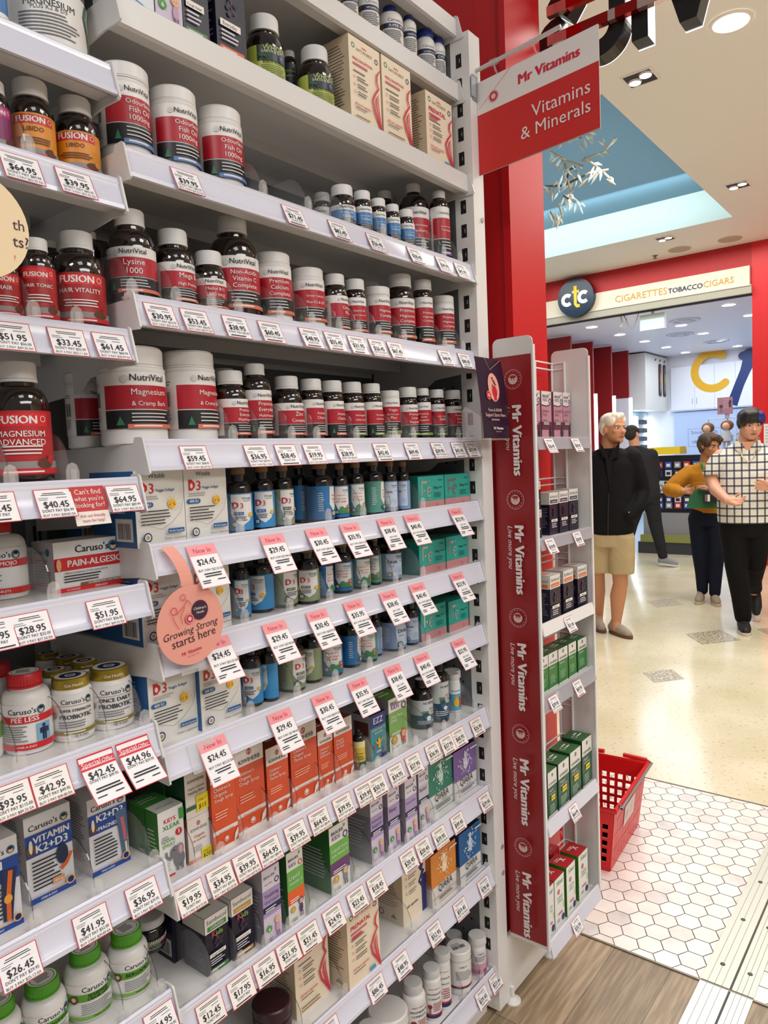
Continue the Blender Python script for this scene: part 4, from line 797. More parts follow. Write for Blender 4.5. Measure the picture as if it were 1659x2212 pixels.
def design(F, R, H, d):
    k = d[0]
    if k == 'nv': nv(F,R,H,d[1],d[2])
    elif k == 'nvb': nv(F,R,H,d[1],'e8e6e3',True)
    elif k == 'fu': fu(F,R,H,*d[1:])
    elif k == 'ca': ca(F,R,H,*d[1:])
    elif k == 'pb': pb(F,R,H,d[1])
    elif k == 'cg': cg(F,R,H,d[1])
    elif k == 'cb': cb(F,R,H,d[1],None)
    elif k == 'we': we(F,R,H)
    elif k == 'wb': wb(F,R,H,*d[1:])
    elif k == 'mag':
        simple(F,R,H,'e8e6e0',[],[('MAGNESIUM',.0,.62,1.3,'2a3a34'),('PLUS K2 & D3',-.02,.55,.9,'77757a')],(.48,7,'77757a')); F.lines(-1.9*R,.9*H,.7*R,12,.05*H,GRY,.3)
        for q, c in ((1.15,'3a6a50'),(1.3,'a8b8a8'),(1.45,'2f5a44')): F.stroke([(q*R,.95*H),((q-.15)*R,.7*H),(q*R,.45*H),((q+.1)*R,.2*H),(q*R,0)],.09*R,mat(c,.5))
    elif k == 'blu': simple(F,R,H,'2f6fae',[(.0,.2,'e8e6e3')])
    elif k == 'ca0': simple(F,R,H,'e8e6e3',[(.4,.6,d[1])])
    elif k == 'grn': simple(F,R,H,'e8e6e3',[(.3,.6,'5a9a2a')])
    elif k == 'pb0': simple(F,R,H,'e8e6e3',[(.1,.2,'8a7a20')])
    elif k == 'smb': simple(F,R,H,'1d1a2a',[(.72,.98,'e8e6e3'),(.58,.70,'d65a78')],[('Sambucol',.2,.80,1.4,'1c1a22'),('Kids',.1,.40,.7,'6fae5a')],(.3,3,'b8b0c8'))
    elif k == 'cgw': simple(F,R,H,'e4e2de',[(.45,.6,'d0cecb')])
    elif k == 'kwd': simple(F,R,H,'d8c04a',[(.75,1,'e8dca0'),(0,.18,'2f5a44')],[('CHILDREN',0,.5,1.2,'2f4a34')],(.4,3,'6a5a2a')); 
    elif k == 'nor':
        simple(F,R,H,'cfd6d6',[(0,.42,'24506a')],[('NORDIC',.25,.84,1.2,'2a3a4a'),("children's",.55,.62,.8,'c84a50'),('DHA',.6,.5,.5,'c84a50')]); F.disc(-.1*R,.4*H,.3*R,mat('3a6a8a',.5),.12*H); F.disc(.1*R,.3*H,.22*R,mat('e8eef0',.5)); F.lines(-.9*R,.2*H,1.6*R,3,.05*H,WH,.4)
        for q in range(5): F.stroke([(-.4*R+q*.1*R,.42*H),(-.45*R+q*.12*R,.60*H)],.06*R,mat('2f6a4a',.5))
    elif k == 'gum': simple(F,R,H,'58a8c8',[(.62,1,'e4eef2')],[('vita gummy',.0,.72,1.5,'1c4a9a')]); F.disc(0,.3*H,.4*R,YEL,.16*H); F.disc(0,.5*H,.26*R,YEL); F.disc(-.1*R,.52*H,.05*R,INK); F.disc(.1*R,.52*H,.05*R,INK); F.rect(.5*R,.1*H,.75*R,.5*H,mat('d8404a',.5))
    elif k == 'mar': simple(F,R,H,'3a1a20',[(.1,.3,'6a2a30')])
    elif k == 'cwt': simple(F,R,H,'e2e0dd',[(0,.06,'2a3058'),(.06,.10,'c83a48')],[('CABOT',-.2,.8,.7,'55535a')],(.65,6,'8a888c'))
    elif k == 'cab':
        simple(F,R,H,'e4e2e0',[(0,.10,'2a3058'),(.10,.14,'c83a48')],[('CABOT HEALTH',.05,.86,1.3,'8a4a50'),('MAGNESIUM',.05,.70,1.5,'1c1a22'),('COMPLETE',.05,.56,1.3,'1c1a22')]); F.disc(-.45*R,.36*H,.24*R,mat('8a2028',.45)); F.rect(-.55*R,.14*H,-.48*R,.3*H,mat('8a2028',.45)); F.rect(-.42*R,.14*H,-.35*R,.3*H,mat('8a2028',.45)); F.lines(-.1*R,.45*H,1.0*R,5,.055*H,mat('a83a44',.6),.4)
    elif k == 'cpk': simple(F,R,H,'d8d4d6',[(0,.2,'a84a78'),(.2,.45,'c89aa8')],[('CABOT',0,.85,.8,'55535a')],(.75,4,'8a888c'))
# ---------------------------------------------------------------- bottles, tubs and jars
PILLS = mat('6a3c14', .3); CORK = mat('8a6848', .8); HDPE = mat('e6e4e1', .35); TUBW = mat('e3e1de', .38)
KN = dict(am=('pill_bottle','bottle'), tb=('supplement_tub','tub'), pl=('pill_bottle','bottle'), jr=('probiotic_jar','jar'), ck=('corked_bottle','bottle'), dr=('syrup_bottle','bottle'))
CAPC = dict(ca='c41f26', ca0='b81d24', cg='4f9a24', cb='24358a', gum='dddcda', cab='cfcdcb', cpk='cfcdcb', cgw='c9c7c5', blu='24358a', grn='d8d6d4')
def ribbed(mb, r, z0, z1, m, top, seg=48, dp=.965):
    k = len(mb.v)
    rr = [r if i % 2 else r*dp for i in range(seg)]
    prof = [(1,z0),(1,z0+(z1-z0)*.86)]
    vs = [(rr[i]*math.cos(2*PI*i/seg), rr[i]*math.sin(2*PI*i/seg), z) for _, z in prof for i in range(seg)]
    vs += [(r*.93*math.cos(2*PI*i/seg), r*.93*math.sin(2*PI*i/seg), z1) for i in range(seg)]
    fs = [(a*seg+i, a*seg+(i+1) % seg, (a+1)*seg+(i+1) % seg, (a+1)*seg+i) for a in range(2) for i in range(seg)]
    mb.add(vs, fs, m); mb.add(vs[2*seg:], [tuple(range(seg))], top); mb.add(vs[:seg], [tuple(reversed(range(seg)))], m)
def bottle(k, kind, x, y, r, h, cr, rot, d, label):
    nm, cat = KN[kind]; z = (WING.get(k) or ZS[k])-.003; 
    h = min(h, {'b':.1185,'B':.111}.get(k, 9))
    t = thing(nm, (x,y,z), math.radians(rot-(8 if d[0] in ('nv','nvb') else 0))); tag(t, label, cat, {'bottle':'bottles','tub':'tubs','jar':'jars'}[cat]+' on the '+SHD[k]); rc = r*cr; mb = MB(); cap = MB(); ink = d[0]
    if kind in ('am','dr'):
        ch = min(1.0*rc, .2*h); zt = h-ch-.06*r; sh = .55*r+1.0*(r-rc*.86); zs = max(zt-sh, .42*h); gl = AMBER if kind == 'am' and ink not in ('smb','nor') else mat('0b090b',.1,spec=.6,coat=.5)
        P_ = [(.86*r,0),(.97*r,.012*h),(r,.035*h),(r,.16*h),(r,zs)]+[(rc*.86+(r-rc*.86)*(1-(i/7)**2)**.5 if i < 7 else rc*.86, zs+(zt-zs)*(.86*i/7)) for i in range(1,8)]+[(rc*.86,zt+.02*h)]
        mb.lathe(P_, [gl]*3+[gl]*(len(P_)-4), 40)
        cm = CAPW if ink not in ('kwd','nor') else mat('161518',.4)
        if ink == 'kwd': cap.lathe([(rc,zt),(rc,zt+.4*ch),(rc*.5,zt+.5*ch),(rc*.4,h-.02*h),(rc*.15,h)], cm, 20)
        else: cap.lathe([(rc*1.02,zt),(rc*1.02,zt+.16*ch)], cm, 40); ribbed(cap, rc, zt+.18*ch, h, cm, mat('e4e3e1',.4))
        l0, l1 = (.10*h, zs-.01*h) if ink != 'nor' else (.07*h, zs)
        if ink in ('nv','nvb'): l0, l1 = .115*h, min(zs+.03*r, zs)
        if ink == 'fu': l0 = .09*h
    elif kind == 'tb':
        ch = .62*r; zb = h-ch
        P_ = [(.86*r,0),(.965*r,.015*h),(.975*r,.05*h),(.965*r,.09*h),(.975*r,.5*h),(.97*r,zb-.14*r),(.985*r,zb-.10*r),(.985*r,zb-.02*r),(.93*r,zb)]
        tm = TUBW if ink != 'mar' else mat('35161c',.35)
        mb.lathe(P_, tm, 48); rl = r*min(1,max(.94,cr)); cap.lathe([(rl,zb),(rl*1.01,zb+.10*ch),(rl*.985,zb+.13*ch)], tm, 48); ribbed(cap, rl, zb+.14*ch, h, tm, tm, 120, .988)
        if d[0] == 'cwt' and len(d) > 1 and d[1] == 'x':
            Ft = Face(cap, lambda u,v,e: (u,v,h+e)); Ft.bars(-.6*r,-.3*r,.5*r,.05*r,INK); Ft.lines(-.6*r,.35*r,1.0*r,4,.09*r,GRY,.4)
        l0, l1 = .165*h, zb-.16*r
    elif kind == 'pl':
        ch = min(.85*rc,.22*h); zt = h-ch; zs = max(zt-.62*r, .5*h)
        P_ = [(.84*r,0),(.96*r,.015*h),(r,.05*h),(r,zs)]+[(rc*.9+(r-rc*.9)*math.cos(PI/2*i/6)**.75, zs+(zt-.03*h-zs)*math.sin(PI/2*i/6)) for i in range(1,6)]+[(rc*.9,zt-.03*h),(rc*.9,zt)]
        mb.lathe(P_, HDPE, 40); cm = mat(CAPC.get(ink,'dddcda'),.4)
        cap.lathe([(rc*1.02,zt),(rc*1.02,zt+.15*ch)], cm, 40); ribbed(cap, rc, zt+.17*ch, h, cm, cm, 72)
        if ink in ('ca','cg'):
            Ft = Face(cap, lambda u,v,e: (u,v,h+e)); Ft.ring(0,0,.85*rc,WH,.12); Ft.disc(0,0,.7*rc,mat('dcd8d4',.5)); Ft.lines(-.45*rc,.3*rc,.9*rc,5,.16*rc,INK,.4)
        l0, l1 = .06*h, zs
    elif kind == 'jr':
        ch = .52*r; zb = h-ch
        mb.lathe([(.86*r,0),(.97*r,.02*h),(r,.07*h),(r,zb-.22*r),(.95*r,zb-.08*r),(.88*r,zb)], HDPE, 40)
        rl = r*min(.98,max(.9,cr)); cap.lathe([(rl,zb),(rl*1.01,zb+.05*ch),(rl,zb+.9*ch),(rl*.95,h)], GOLD, 40)
        Ft = Face(cap, lambda u,v,e: (u,v,h+e)); Ft.disc(0,0,.86*rl,mat('e8e4d8',.5)); Ft.ring(0,0,.6*rl,NAVY,.5); Ft.disc(0,0,.2*rl,mat('8a8678',.5))
        Fc = Face(cap, lambda u,v,e: ((rl*1.003+e)*math.sin(u/rl), -(rl*1.003+e)*math.cos(u/rl), zb+v), .3*r); Fc.text('Gut Health',0,.3*ch,WH,width=.9*r,bold=.02)
        l0, l1 = .07*h, zb-.25*r
    else:   # corked
        zn = .80*h; zs = .66*h; gl = mat('0a0809',.1,spec=.6,coat=.5)
        mb.lathe([(.86*r,0),(.97*r,.015*h),(r,.04*h),(r,zs)]+[(.5*r+.5*r*math.cos(PI/2*i/6)**.8, zs+(zn-zs)*math.sin(PI/2*i/6)) for i in range(1,6)]+[(.5*r,zn),(.5*r,.87*h),(.56*r,.875*h),(.56*r,.90*h)], gl, 36)
        cap.lathe([(.50*r,.90*h),(.56*r,.91*h),(.56*r,.985*h),(.52*r,h)], CORK, 24); l0, l1 = .06*h, .62*h
    if ink == 'pl0': mb.build('bottle_body', t); cap.build('cap', t); return t
    mb.build('bottle_body', t); cap.build('lid' if kind in ('tb','jr') else 'cork' if kind == 'ck' else 'cap', t)
    lb = MB(); rr = r+.0002 if kind != 'tb' else r*.977+.0002; H = l1-l0
    F = Face(lb, lambda u,v,e: ((rr+e)*math.sin(u/rr), -(rr+e)*math.cos(u/rr), l0+v), .16*rr)
    design(F, rr, H, d); lb.build('label', t)
    return t
for b in BOTTLES: bottle(*b)
# ---------------------------------------------------------------- cartons
def carton(k, x, y, w, h, dep, d, label):
    z = (WING.get(k) or ZS[k])-.003
    if k == 'G': z = 1.3335
    kk = d[0]; hh = d[-1] if isinstance(d[-1], float) and d[-1] > .05 else h
    if kk == 'd3': hh = .115
    if kk == 'cst': hh = .17
    if k == 'C' and h == .12: hh = .165
    h = hh; mb = MB()
    F = Face(mb, lambda u,v,e: (u,-e,v)); Ls = Face(mb, lambda u,v,e: (-e,dep-u,v)); T = Face(mb, lambda u,v,e: (u,v,h+e))
    base = {'sam':'17152a','kw':'d8532a','kwg':d[1] if len(d) > 1 else '2d5a40','brb':d[1] if len(d) > 1 else 'a','brk':'3f8f3a','fe':'1f8f82','ezz':'3f8f9a','bra':'6aa048','qi':d[1] if len(d) > 1 else 'a','nas':'3a8a3a','xle':'3f8a1e','d3':'e6e4e0','k2':'e2e0e0','nat':'e3cdb0','nap':'ddcfb4','pain':'dcdad8','brm':'8f5a6e','cst':'dfe6ea','kwb':'e6dcd6'}[kk]
    B_ = mat(base,.42); mb.box(0,0,0,w,dep,h,B_)
    if kk == 'pain':
        F.rect(0,0,w,h,mat('e4e2e0',.35)); F.rect(0,.42*h,w*.98,.68*h,mat('cf2026',.4)); F.text('PAIN-ALGESIC',.5*w,.49*h,WH,width=.68*w,bold=.03); F.text("Caruso's",.47*w,.76*h,INK,width=.42*w,bold=.02); F.disc(.74*w,.82*h,.065*w,TEAL); F.disc(.74*w,.81*h,.035*w,SKIN); F.disc(.74*w,.855*h,.035*w,INK,.02*w)
        F.text('- Relieve symptoms of mild osteoarthritis',.10*w,.355*h,INK,width=.55*w,al='l'); F.lines(.10*w,.30*h,.5*w,3,.055*h,INK,.4); F.rect(.3*w,.09*h,w,.15*h,mat('7a5a3a',.5)); F.text('ALTERNATIVE FOR PAIN RELIEF',.64*w,.10*h,WH,width=.5*w,bold=.01); F.rect(0,0,w,.085*h,mat('cf2026',.4)); F.text('ONE-A-DAY',.55*w,.025*h,WH,width=.16*w,bold=.02); F.text('40 CAPSULES',.2*w,.025*h,WH,width=.16*w)
        F.disc(.90*w,.42*h,.06*w,NAVY,.22*h); F.disc(.88*w,.70*h,.03*w,NAVY); F.disc(.895*w,.5*h,.025*w,mat('e8742a',.5)); F.disc(.04*w,.55*h,.03*w,mat('d8a878',.6),.12*h); F.ring(.92*w,.18*h,.028*w,mat('b89068',.5),.3)
        Ls.rect(0,0,dep,h,mat('b4b2b2',.4)); Ls.text("Caruso's",.35*dep,.76*h,INK,width=.5*dep); Ls.disc(.75*dep,.80*h,.09*dep,TEAL); Ls.lines(.1*dep,.62*h,.8*dep,10,.055*h,GRY,.35)
    elif kk == 'k2':
        F.rect(0,0,w,h,mat('dedde0',.4)); F.text("Caruso's",.40*w,.83*h,INK,width=.62*w,bold=.02); F.disc(.85*w,.86*h,.09*w,TEAL); F.disc(.85*w,.85*h,.05*w,SKIN); F.disc(.85*w,.875*h,.05*w,INK,.03*w); F.rect(0,.53*h,w,.79*h,mat('1d4696',.4)); stack(F,d[1],.55*w,.68*h,.115*h,WH,.78*w,.13*h,.03)
        F.disc(.1*w,.62*h,.10*w,BRN,.07*h); F.disc(.1*w,.66*h,.04*w,mat('e8e0d0',.5),.08*h); F.lines(.10*w,.46*h,.62*w,8,.045*h,INK,.4)
        if 'MAG' in d[1]: F.stroke([(.80*w,.72*h),(.86*w,.5*h),(.88*w,.12*h)],[.3*w,.24*w,.14*w],mat('4a6a8a',.5)); F.stroke([(.84*w,.62*h),(.88*w,.45*h),(.9*w,.3*h)],.09*w,mat('c86a78',.5)); F.stroke([(.9*w,.28*h),(.92*w,.1*h)],.05*w,mat('e8d8c0',.5))
        elif 'VIT' in d[1]: F.disc(.75*w,.44*h,.13*w,mat('1c2c48',.5),.12*h); F.disc(.76*w,.52*h,.06*w,mat('1c2c48',.5)); F.stroke([(.70*w,.27*h),(.82*w,.31*h),(.95*w,.42*h)],[.10*w,.09*w,.06*w],mat('d8642a',.5)); F.rect(.50*w,.13*h,.76*w,.20*h,mat('d8935a',.5)); F.text('180mg',.63*w,.145*h,WH,width=.2*w)
        else: F.stroke([(.78*w,.66*h),(.72*w,.4*h),(.68*w,.1*h)],[.34*w,.28*w,.2*w],mat('1c2c4a',.5)); F.stroke([(.80*w,.64*h),(.72*w,.36*h),(.70*w,.1*h)],.1*w,mat('d8642a',.5)); F.disc(.71*w,.34*h,.09*w,mat('e8a03a',.5),.05*h)
        F.rect(0,0,w,.065*h,mat('1d4696',.4)); F.text('ONE-A-DAY',.4*w,.02*h,WH,width=.35*w,bold=.02); F.rect(.45*w,.065*h,w,.08*h,mat('d8a878',.5)); F.disc(.88*w,.10*h,.10*w,mat('d8b48c',.5)); F.disc(.88*w,.10*h,.07*w,NAVY)
        Ls.rect(0,0,dep,h,mat('c4c3c6',.4)); Ls.rect(0,.53*h,dep,.79*h,mat('c4c3c6',.4)); Ls.lines(.1*dep,.9*h,.8*dep,22,.036*h,GRY,.35)
    elif kk == 'cst':
        Ls.lines(.1*dep,.8*h,.8*dep,10,.06*h,GRY,.35); F.lines(.08*w,.34*h,.8*w,4,.045*h,mat('5a7a9a',.5),.4); F.stroke([(0,.14*h),(.6*w,.11*h),(w,.06*h)],.02*w,mat('2a78b8',.5)); F.stroke([(0,.09*h),(.6*w,.07*h),(w,.03*h)],.04*w,mat('5aa8d8',.5)); F.text('CAPSULES',.4*w,.42*h,mat('2a78b8',.5),width=.5*w)
    elif kk in ('brb','brk','bra','brm'):
        W2 = mat('d9d2dc' if kk == 'brb' else 'e8dcd8' if kk == 'brm' else 'e4e4de',.42); pur = mat('5a3a66',.5)
        if kk == 'brb': F.rect(0,0,w,h,mat('cfc3d6',.42)); F.rect(0,.36*h,w,.72*h,mat(d[1],.42)); F.rect(0,.42*h,w,.50*h,NAVY); F.rect(0,.72*h,w,h,W2)
        elif kk == 'brm': F.rect(0,0,w,h,mat('c48a9a',.42)); F.rect(0,.70*h,w,h,W2); F.stroke([(0,.71*h),(.5*w,.69*h),(w,.73*h)],.05*w,mat('4a2038',.5)); F.rect(0,.19*h,w,.36*h,mat('6a2a44',.42)); F.rect(.1*w,.385*h,.5*w,.405*h,GRN); F.disc(.82*w,.12*h,.14*w,mat('2a2430',.4),.10*h); F.rect(.77*w,.2*h,.87*w,.28*h,mat('2a2430',.4))
        else: F.rect(0,0,w,h,W2); F.rect(0,.45*h,w,.74*h,mat(d[1],.42)); F.rect(0,.27*h,w,.46*h,mat(d[2],.42) if kk == 'brk' else mat(d[1],.42))
        F.text('BRAUER',.42*w,.87*h,INK,width=.62*w,bold=.01); F.text('baby & CHILD' if kk == 'brb' else 'KIDS',.35*w,.79*h,pur if kk == 'brb' else mat('8a4a9a',.5),width=.42*w,bold=.01); F.ring(.82*w,.80*h,.13*w,pur if kk != 'brk' or d[2] != 'e8622c' else mat('d8602a',.5),.35); F.stroke([(.75*w,.92*h),(.8*w,.96*h)],.05*w,GRN)
        tt = d[2] if kk in ('brb','bra') else d[3] if kk == 'brk' else d[1]; v0 = .62*h if kk != 'brm' else .56*h; dk = mat('4a3a5a',.5) if kk == 'brb' else mat('4a1a30',.5) if kk == 'brm' else WH
        if tt and tt.split('|')[0]: stack(F,tt,.08*w,v0,.075*h,dk,.8*w,.085*h,.008,'l')
        F.lines(.10*w,.465*h if kk == 'brb' else .33*h,.7*w,2,.03*h,WH,.5)
        if kk != 'brm':
            gd = mat('4a9a4a',.5) if kk == 'brb' else mat('c8a04a',.5); F.disc(.25*w,.20*h,.15*w,gd); F.text('6' if kk == 'brb' else '1',.25*w,.175*h,WH,size=.2*w,bold=.03); hd = {'e8622c':'5a3a6a','6a3a70':'8a8a92'}.get(d[2] if len(d) > 2 else '', 'd8583a' if kk == 'bra' else 'd8b48a')
            F.disc(.72*w,.17*h,.11*w,mat('c89ab8' if kk == 'brb' else hd,.5),.07*h); F.disc(.72*w,.27*h,.15*w,mat(hd,.5)); F.disc(.72*w,.262*h,.11*w,SKIN); F.disc(.68*w,.265*h,.013*w,INK); F.disc(.76*w,.265*h,.013*w,INK); F.rect(.64*w,.05*h,.69*w,.12*h,mat('6a4a6a',.5)); F.rect(.75*w,.05*h,.80*w,.12*h,mat('6a4a6a',.5)); F.lines(.08*w,.07*h,.4*w,2,.025*h,GRY,.4)
        sd = {'brb':'8b8290','brk':'2f6a34','bra':'4f7a3a','brm':'8f5a6e'}[kk]; Ls.rect(0,0,dep,h,mat(sd,.42)); Ls.rect(0,.72*h,dep,h,mat('a8a4aa' if kk in ('brb','bra') else sd,.42)); Ls.lines(.1*dep,.62*h,.75*dep,9,.05*h,mat('c8c4cc',.6),.3); T.lines(.1*w,.6*dep,.7*w,2,.2*dep,WH,.4)
    elif kk == 'sam':
        F.rect(0,0,w,h,mat('1b182c',.35)); F.rect(0,.72*h,w,h,mat('e6e2da',.4)); F.text('Sambucol',.5*w,.87*h,INK,width=.84*w,bold=.004); F.rect(.10*w,.745*h,.9*w,.83*h,mat(d[3] if d[3] != 'f2eadc' else '3a2a4a',.42)); F.text(d[2] or 'IMMUNE DEFENCE',.5*w,.765*h,WH,width=.6*w,maxsize=.075*h,bold=.02)
        for q in range(9): F.disc(.5*w+.16*w*math.cos(q*2.4)*(.4+.07*q),.52*h+.085*h*math.sin(q*2.4)*(.4+.08*q),.07*w,mat('37324a' if q % 2 else '2a2538',.2))
        F.stroke([(.4*w,.66*h),(.52*w,.55*h)],.02*w,mat('a83a58',.5))
        if k == 'K': F.text('K',.33*w,.63*h,mat('c83a58',.5),size=.14*h,bold=.02); F.text('ids',.56*w,.63*h,mat('8ab04a',.5),size=.13*h,bold=.02)
        F.rect(.10*w,.30*h,.78*w,.365*h,mat('ece6de',.45)); F.text(d[4],.42*w,.315*h,INK,width=.55*w,maxsize=.05*h); F.lines(.12*w,.25*h,.6*w,3,.04*h,mat('d8d4dc',.6),.4)
        if d[3] in ('4a8a4a','c89848','e06038'): F.rect(.06*w,.05*h,.86*w,.11*h,mat(d[3],.42)); F.lines(.14*w,.07*h,.6*w,1,.04*h,WH,.5)
        Ls.rect(0,0,dep,h,mat('15132a',.35)); Ls.rect(0,.72*h,dep,h,mat('d8d4cc',.4)) if k != 'C' else None; Ls.text('Sambucol',.5*dep,.86*h,INK,width=.8*dep) if k == 'u' else None; Ls.rect(.1*dep,.745*h,.9*dep,.82*h,mat(d[3],.42)) if k == 'u' else None; Ls.lines(.1*dep,.62*h,.8*dep,11,.045*h,mat('8a86a0',.6),.3); T.rect(0,0,w,dep,mat('d4d0c8',.4)); T.lines(.15*w,.6*dep,.7*w,2,.2*dep,mat(d[3],.5),.5)
    elif kk in ('nat','nap'):
        p = mat('d42a4a',.45) if kk == 'nat' else mat('2a2a6a',.45); FR = mat('ecdcc2',.45); F.rect(0,0,w,h,FR)
        if kk == 'nat':
            F.ring(.14*w,.90*h,.055*w,mat('3a7a5a',.5),.4); F.text('NATUROBEST',.50*w,.86*h,mat('8a6a48',.5),width=.52*w); F.stroke([(.42*w,.93*h),(.47*w,.915*h),(.50*w,.93*h),(.56*w,.915*h)],.02*w,p); F.ring(.88*w,.86*h,.055*w,mat('5a4a7a',.5),.35); F.text(d[1],.42*w,.74*h,p,width=.62*w,bold=.02); F.lines(.11*w,.685*h,.5*w,1,.05*h,mat('c86a78',.5),.5); F.lines(.11*w,.61*h,.5*w,1,.035*h,GRY,.4)
            for q in range(3): F.ring(.14*w,.55*h-q*.085*h,.028*w,p,.25); F.lines(.22*w,.555*h-q*.085*h,.36*w,2,.03*h,INK,.3)
            F.text('60 hard capsules' if d[1][3] == 'C' else '120 hard capsules',.37*w,.235*h,p,width=.5*w,bold=.015); F.lines(.13*w,.20*h,.4*w,1,.03*h,GRY,.4)
            for off in (0,.085,.15):
                a = [(.97-.3*off,.78-off*1.6),(.86,.70-off),(.84,.62-off*.6),(.90,.55-off*.4),(.78,.47-off*.5),(.69+off*.5,.38-off*.2),(.74+off*.5,.26),(.86+off*.3,.16),(.98,.02)] if off == 0 else [(.88,.52-off*.5),(.74+off*.8,.43-off*.3),(.73+off*.9,.33),(.82+off*.6,.20),(.97,.03+off*.2)]
                F.stroke([(u*w,v*h) for u,v in a],[.015*w]+[.045*w*(1-off*2)]*(len(a)-2)+[.012*w],p)
            F.rect(.62*w,.07*h,.80*w,.12*h,mat('4a9ac8',.5)) if d[1] == 'PRENATAL' else F.lines(.12*w,.10*h,.6*w,2,.04*h,mat('8a7a5a',.5),.4)
            if d[1] == 'PRENATAL': F.rect(.10*w,.645*h,.42*w,.675*h,p)
        else:
            F.rect(.80*w,0,w,.55*h,p); F.disc(.80*w,.72*h,.10*w,p,.09*h); F.stroke([(.72*w,.68*h),(.88*w,.6*h),(.70*w,.48*h),(.86*w,.40*h),(.92*w,.2*h)],[.05*w,.14*w,.08*w,.16*w,.2*w],p); F.text('60 capsules',.4*w,.22*h,p,width=.45*w,bold=.015)
            for q in range(3): F.ring(.16*w,.66*h-q*.11*h,.03*w,GRY,.3); F.lines(.25*w,.665*h-q*.11*h,.34*w,2,.035*h,GRY,.3)
        Ls.rect(0,0,dep,h,mat('dcc8aa',.45)); Ls.lines(.12*dep,.9*h,.75*dep,20,.035*h,mat('7a6a5a',.6),.35); Ls.poly([(.55*dep,.07*h),(.78*dep,.07*h),(.665*dep,.14*h)],mat('2f6a4a',.5)); Ls.ring(.22*dep,.11*h,.10*dep,INK,.3)
    elif kk == 'd3':
        red = mat('c8242e',.45); b = mat('1f5f9a',.45); F.rect(0,0,w,h,mat('e2e0da',.4)); F.text('Witsbb',.45*w,.90*h,mat('1f5a6a',.5),width=.34*w,bold=.02)
        F.poly([(.10*w,.70*h),(.18*w,.70*h),(.25*w,.75*h),(.25*w,.80*h),(.18*w,.85*h),(.10*w,.85*h)],red); F.disc(.165*w,.765*h,.03*w,WH,.035*h); F.text('3',.33*w,.70*h,red,size=.19*h,bold=.012); F.text('Veggie Softgel',.60*w,.72*h,b,width=.38*w,bold=.02); F.lines(.09*w,.655*h,.45*w,2,.03*h,MID,.4)
        F.rect(.08*w,.52*h,.30*w,.585*h,b); F.disc(.08*w,.5525*h,.0325*h,b); F.disc(.30*w,.5525*h,.0325*h,b); F.text('400 IU',.19*w,.535*h,WH,width=.2*w,bold=.02); F.lines(.08*w,.46*h,.6*w,5,.042*h,INK,.32)
        F.disc(.72*w,.55*h,.085*w,YEL); F.disc(.69*w,.555*h,.008*w,INK); F.disc(.75*w,.555*h,.008*w,INK); F.disc(.675*w,.535*h,.015*w,OR); F.disc(.765*w,.535*h,.015*w,OR)
        for q in range(10): F.disc(.72*w+.13*w*math.cos(q*.628),.55*h+.13*w*math.sin(q*.628),.010*w,YEL)
        F.stroke([(.95*w,.85*h),(.94*w,.6*h),(.86*w,.42*h),(.68*w,.30*h),(.45*w,.22*h),(.20*w,.28*h),(.0*w,.36*h)],.008*w,mat('8a8890',.6))
        F.disc(.17*w,.13*h,.085*w,mat('2c3c78',.5)); F.disc(.17*w,.13*h,.06*w,mat('e0ded8',.5)); F.disc(.17*w,.13*h,.035*w,mat('b8a050',.5)); F.rect(.58*w,.16*h,.92*w,.22*h,b); F.text('40 Soft Capsules',.75*w,.175*h,WH,width=.30*w,bold=.015); F.text('Dietary supplement',.72*w,.08*h,INK,width=.44*w)
        Ls.rect(0,0,dep,h,mat('2a5f98',.42)); Ls.rect(.55*dep,.08*h,.93*dep,.38*h,WH); Ls.bars(.60*dep,.11*h,.88*dep,.32*h,INK); Ls.lines(.1*dep,.85*h,.7*dep,9,.05*h,mat('a8c4e0',.6),.3)
    elif kk == 'fe':
        tl = mat('2aa596',.42); F.rect(0,0,w,h,tl); F.rect(0,0,w,.24*h,mat('c88a8c',.45)); sv = mat('d9e2e2',.15,.85)
        F.rect(.12*w,.42*h,.16*w,.86*h,sv); F.rect(.12*w,.78*h,.34*w,.86*h,sv); F.disc(.22*w,.56*h,.03*w,sv); F.stroke([(.46*w,.62*h),(.40*w,.66*h),(.33*w,.60*h),(.32*w,.48*h),(.36*w,.38*h),(.44*w,.40*h)],.045*w,sv); F.stroke([(.33*w,.52*h),(.45*w,.55*h),(.46*w,.62*h)],.03*w,sv); F.text('+',.40*w,.76*h,sv,size=.2*h,bold=.02)
        F.text('Witsbb',.84*w,.84*h,mat('1c4a8a',.5),width=.16*w,bold=.02); F.text('24mg',.66*w,.60*h,INK,width=.17*w,bold=.02); F.lines(.77*w,.63*h,.16*w,1,.05*h,INK,.4); F.lines(.58*w,.46*h,.3*w,3,.055*h,mat('1a6a62',.6),.4); F.text('IRON FLASH MELT',.27*w,.28*h,sv,width=.36*w); F.text('30',.70*w,.07*h,PK,size=.11*h)
        Ls.rect(0,0,dep,h,mat('1c8478',.42)); Ls.text('Witsbb',.5*dep,.5*h,INK,width=.5*dep,rot=PI/2)
    elif kk == 'nas':
        F.rect(0,0,w,h,mat('e8e8e6',.42)); g = mat('3a9a3a',.45); F.text("KID'S",.46*w,.80*h,mat('c83048',.5),width=.46*w,bold=.03); F.text('XLEAR',.50*w,.70*h,g,width=.66*w,bold=.02); F.disc(.78*w,.60*h,.13*w,mat('c8242e',.45)); F.text('1',.78*w,.575*h,WH,size=.1*h,bold=.04); F.text('NASAL',.36*w,.51*h,g,width=.52*w); F.text('SPRAY',.36*w,.44*h,g,width=.52*w); F.rect(.82*w,.78*h,w,.95*h,g); F.lines(.10*w,.60*h,.3*w,2,.03*h,GRY,.4)
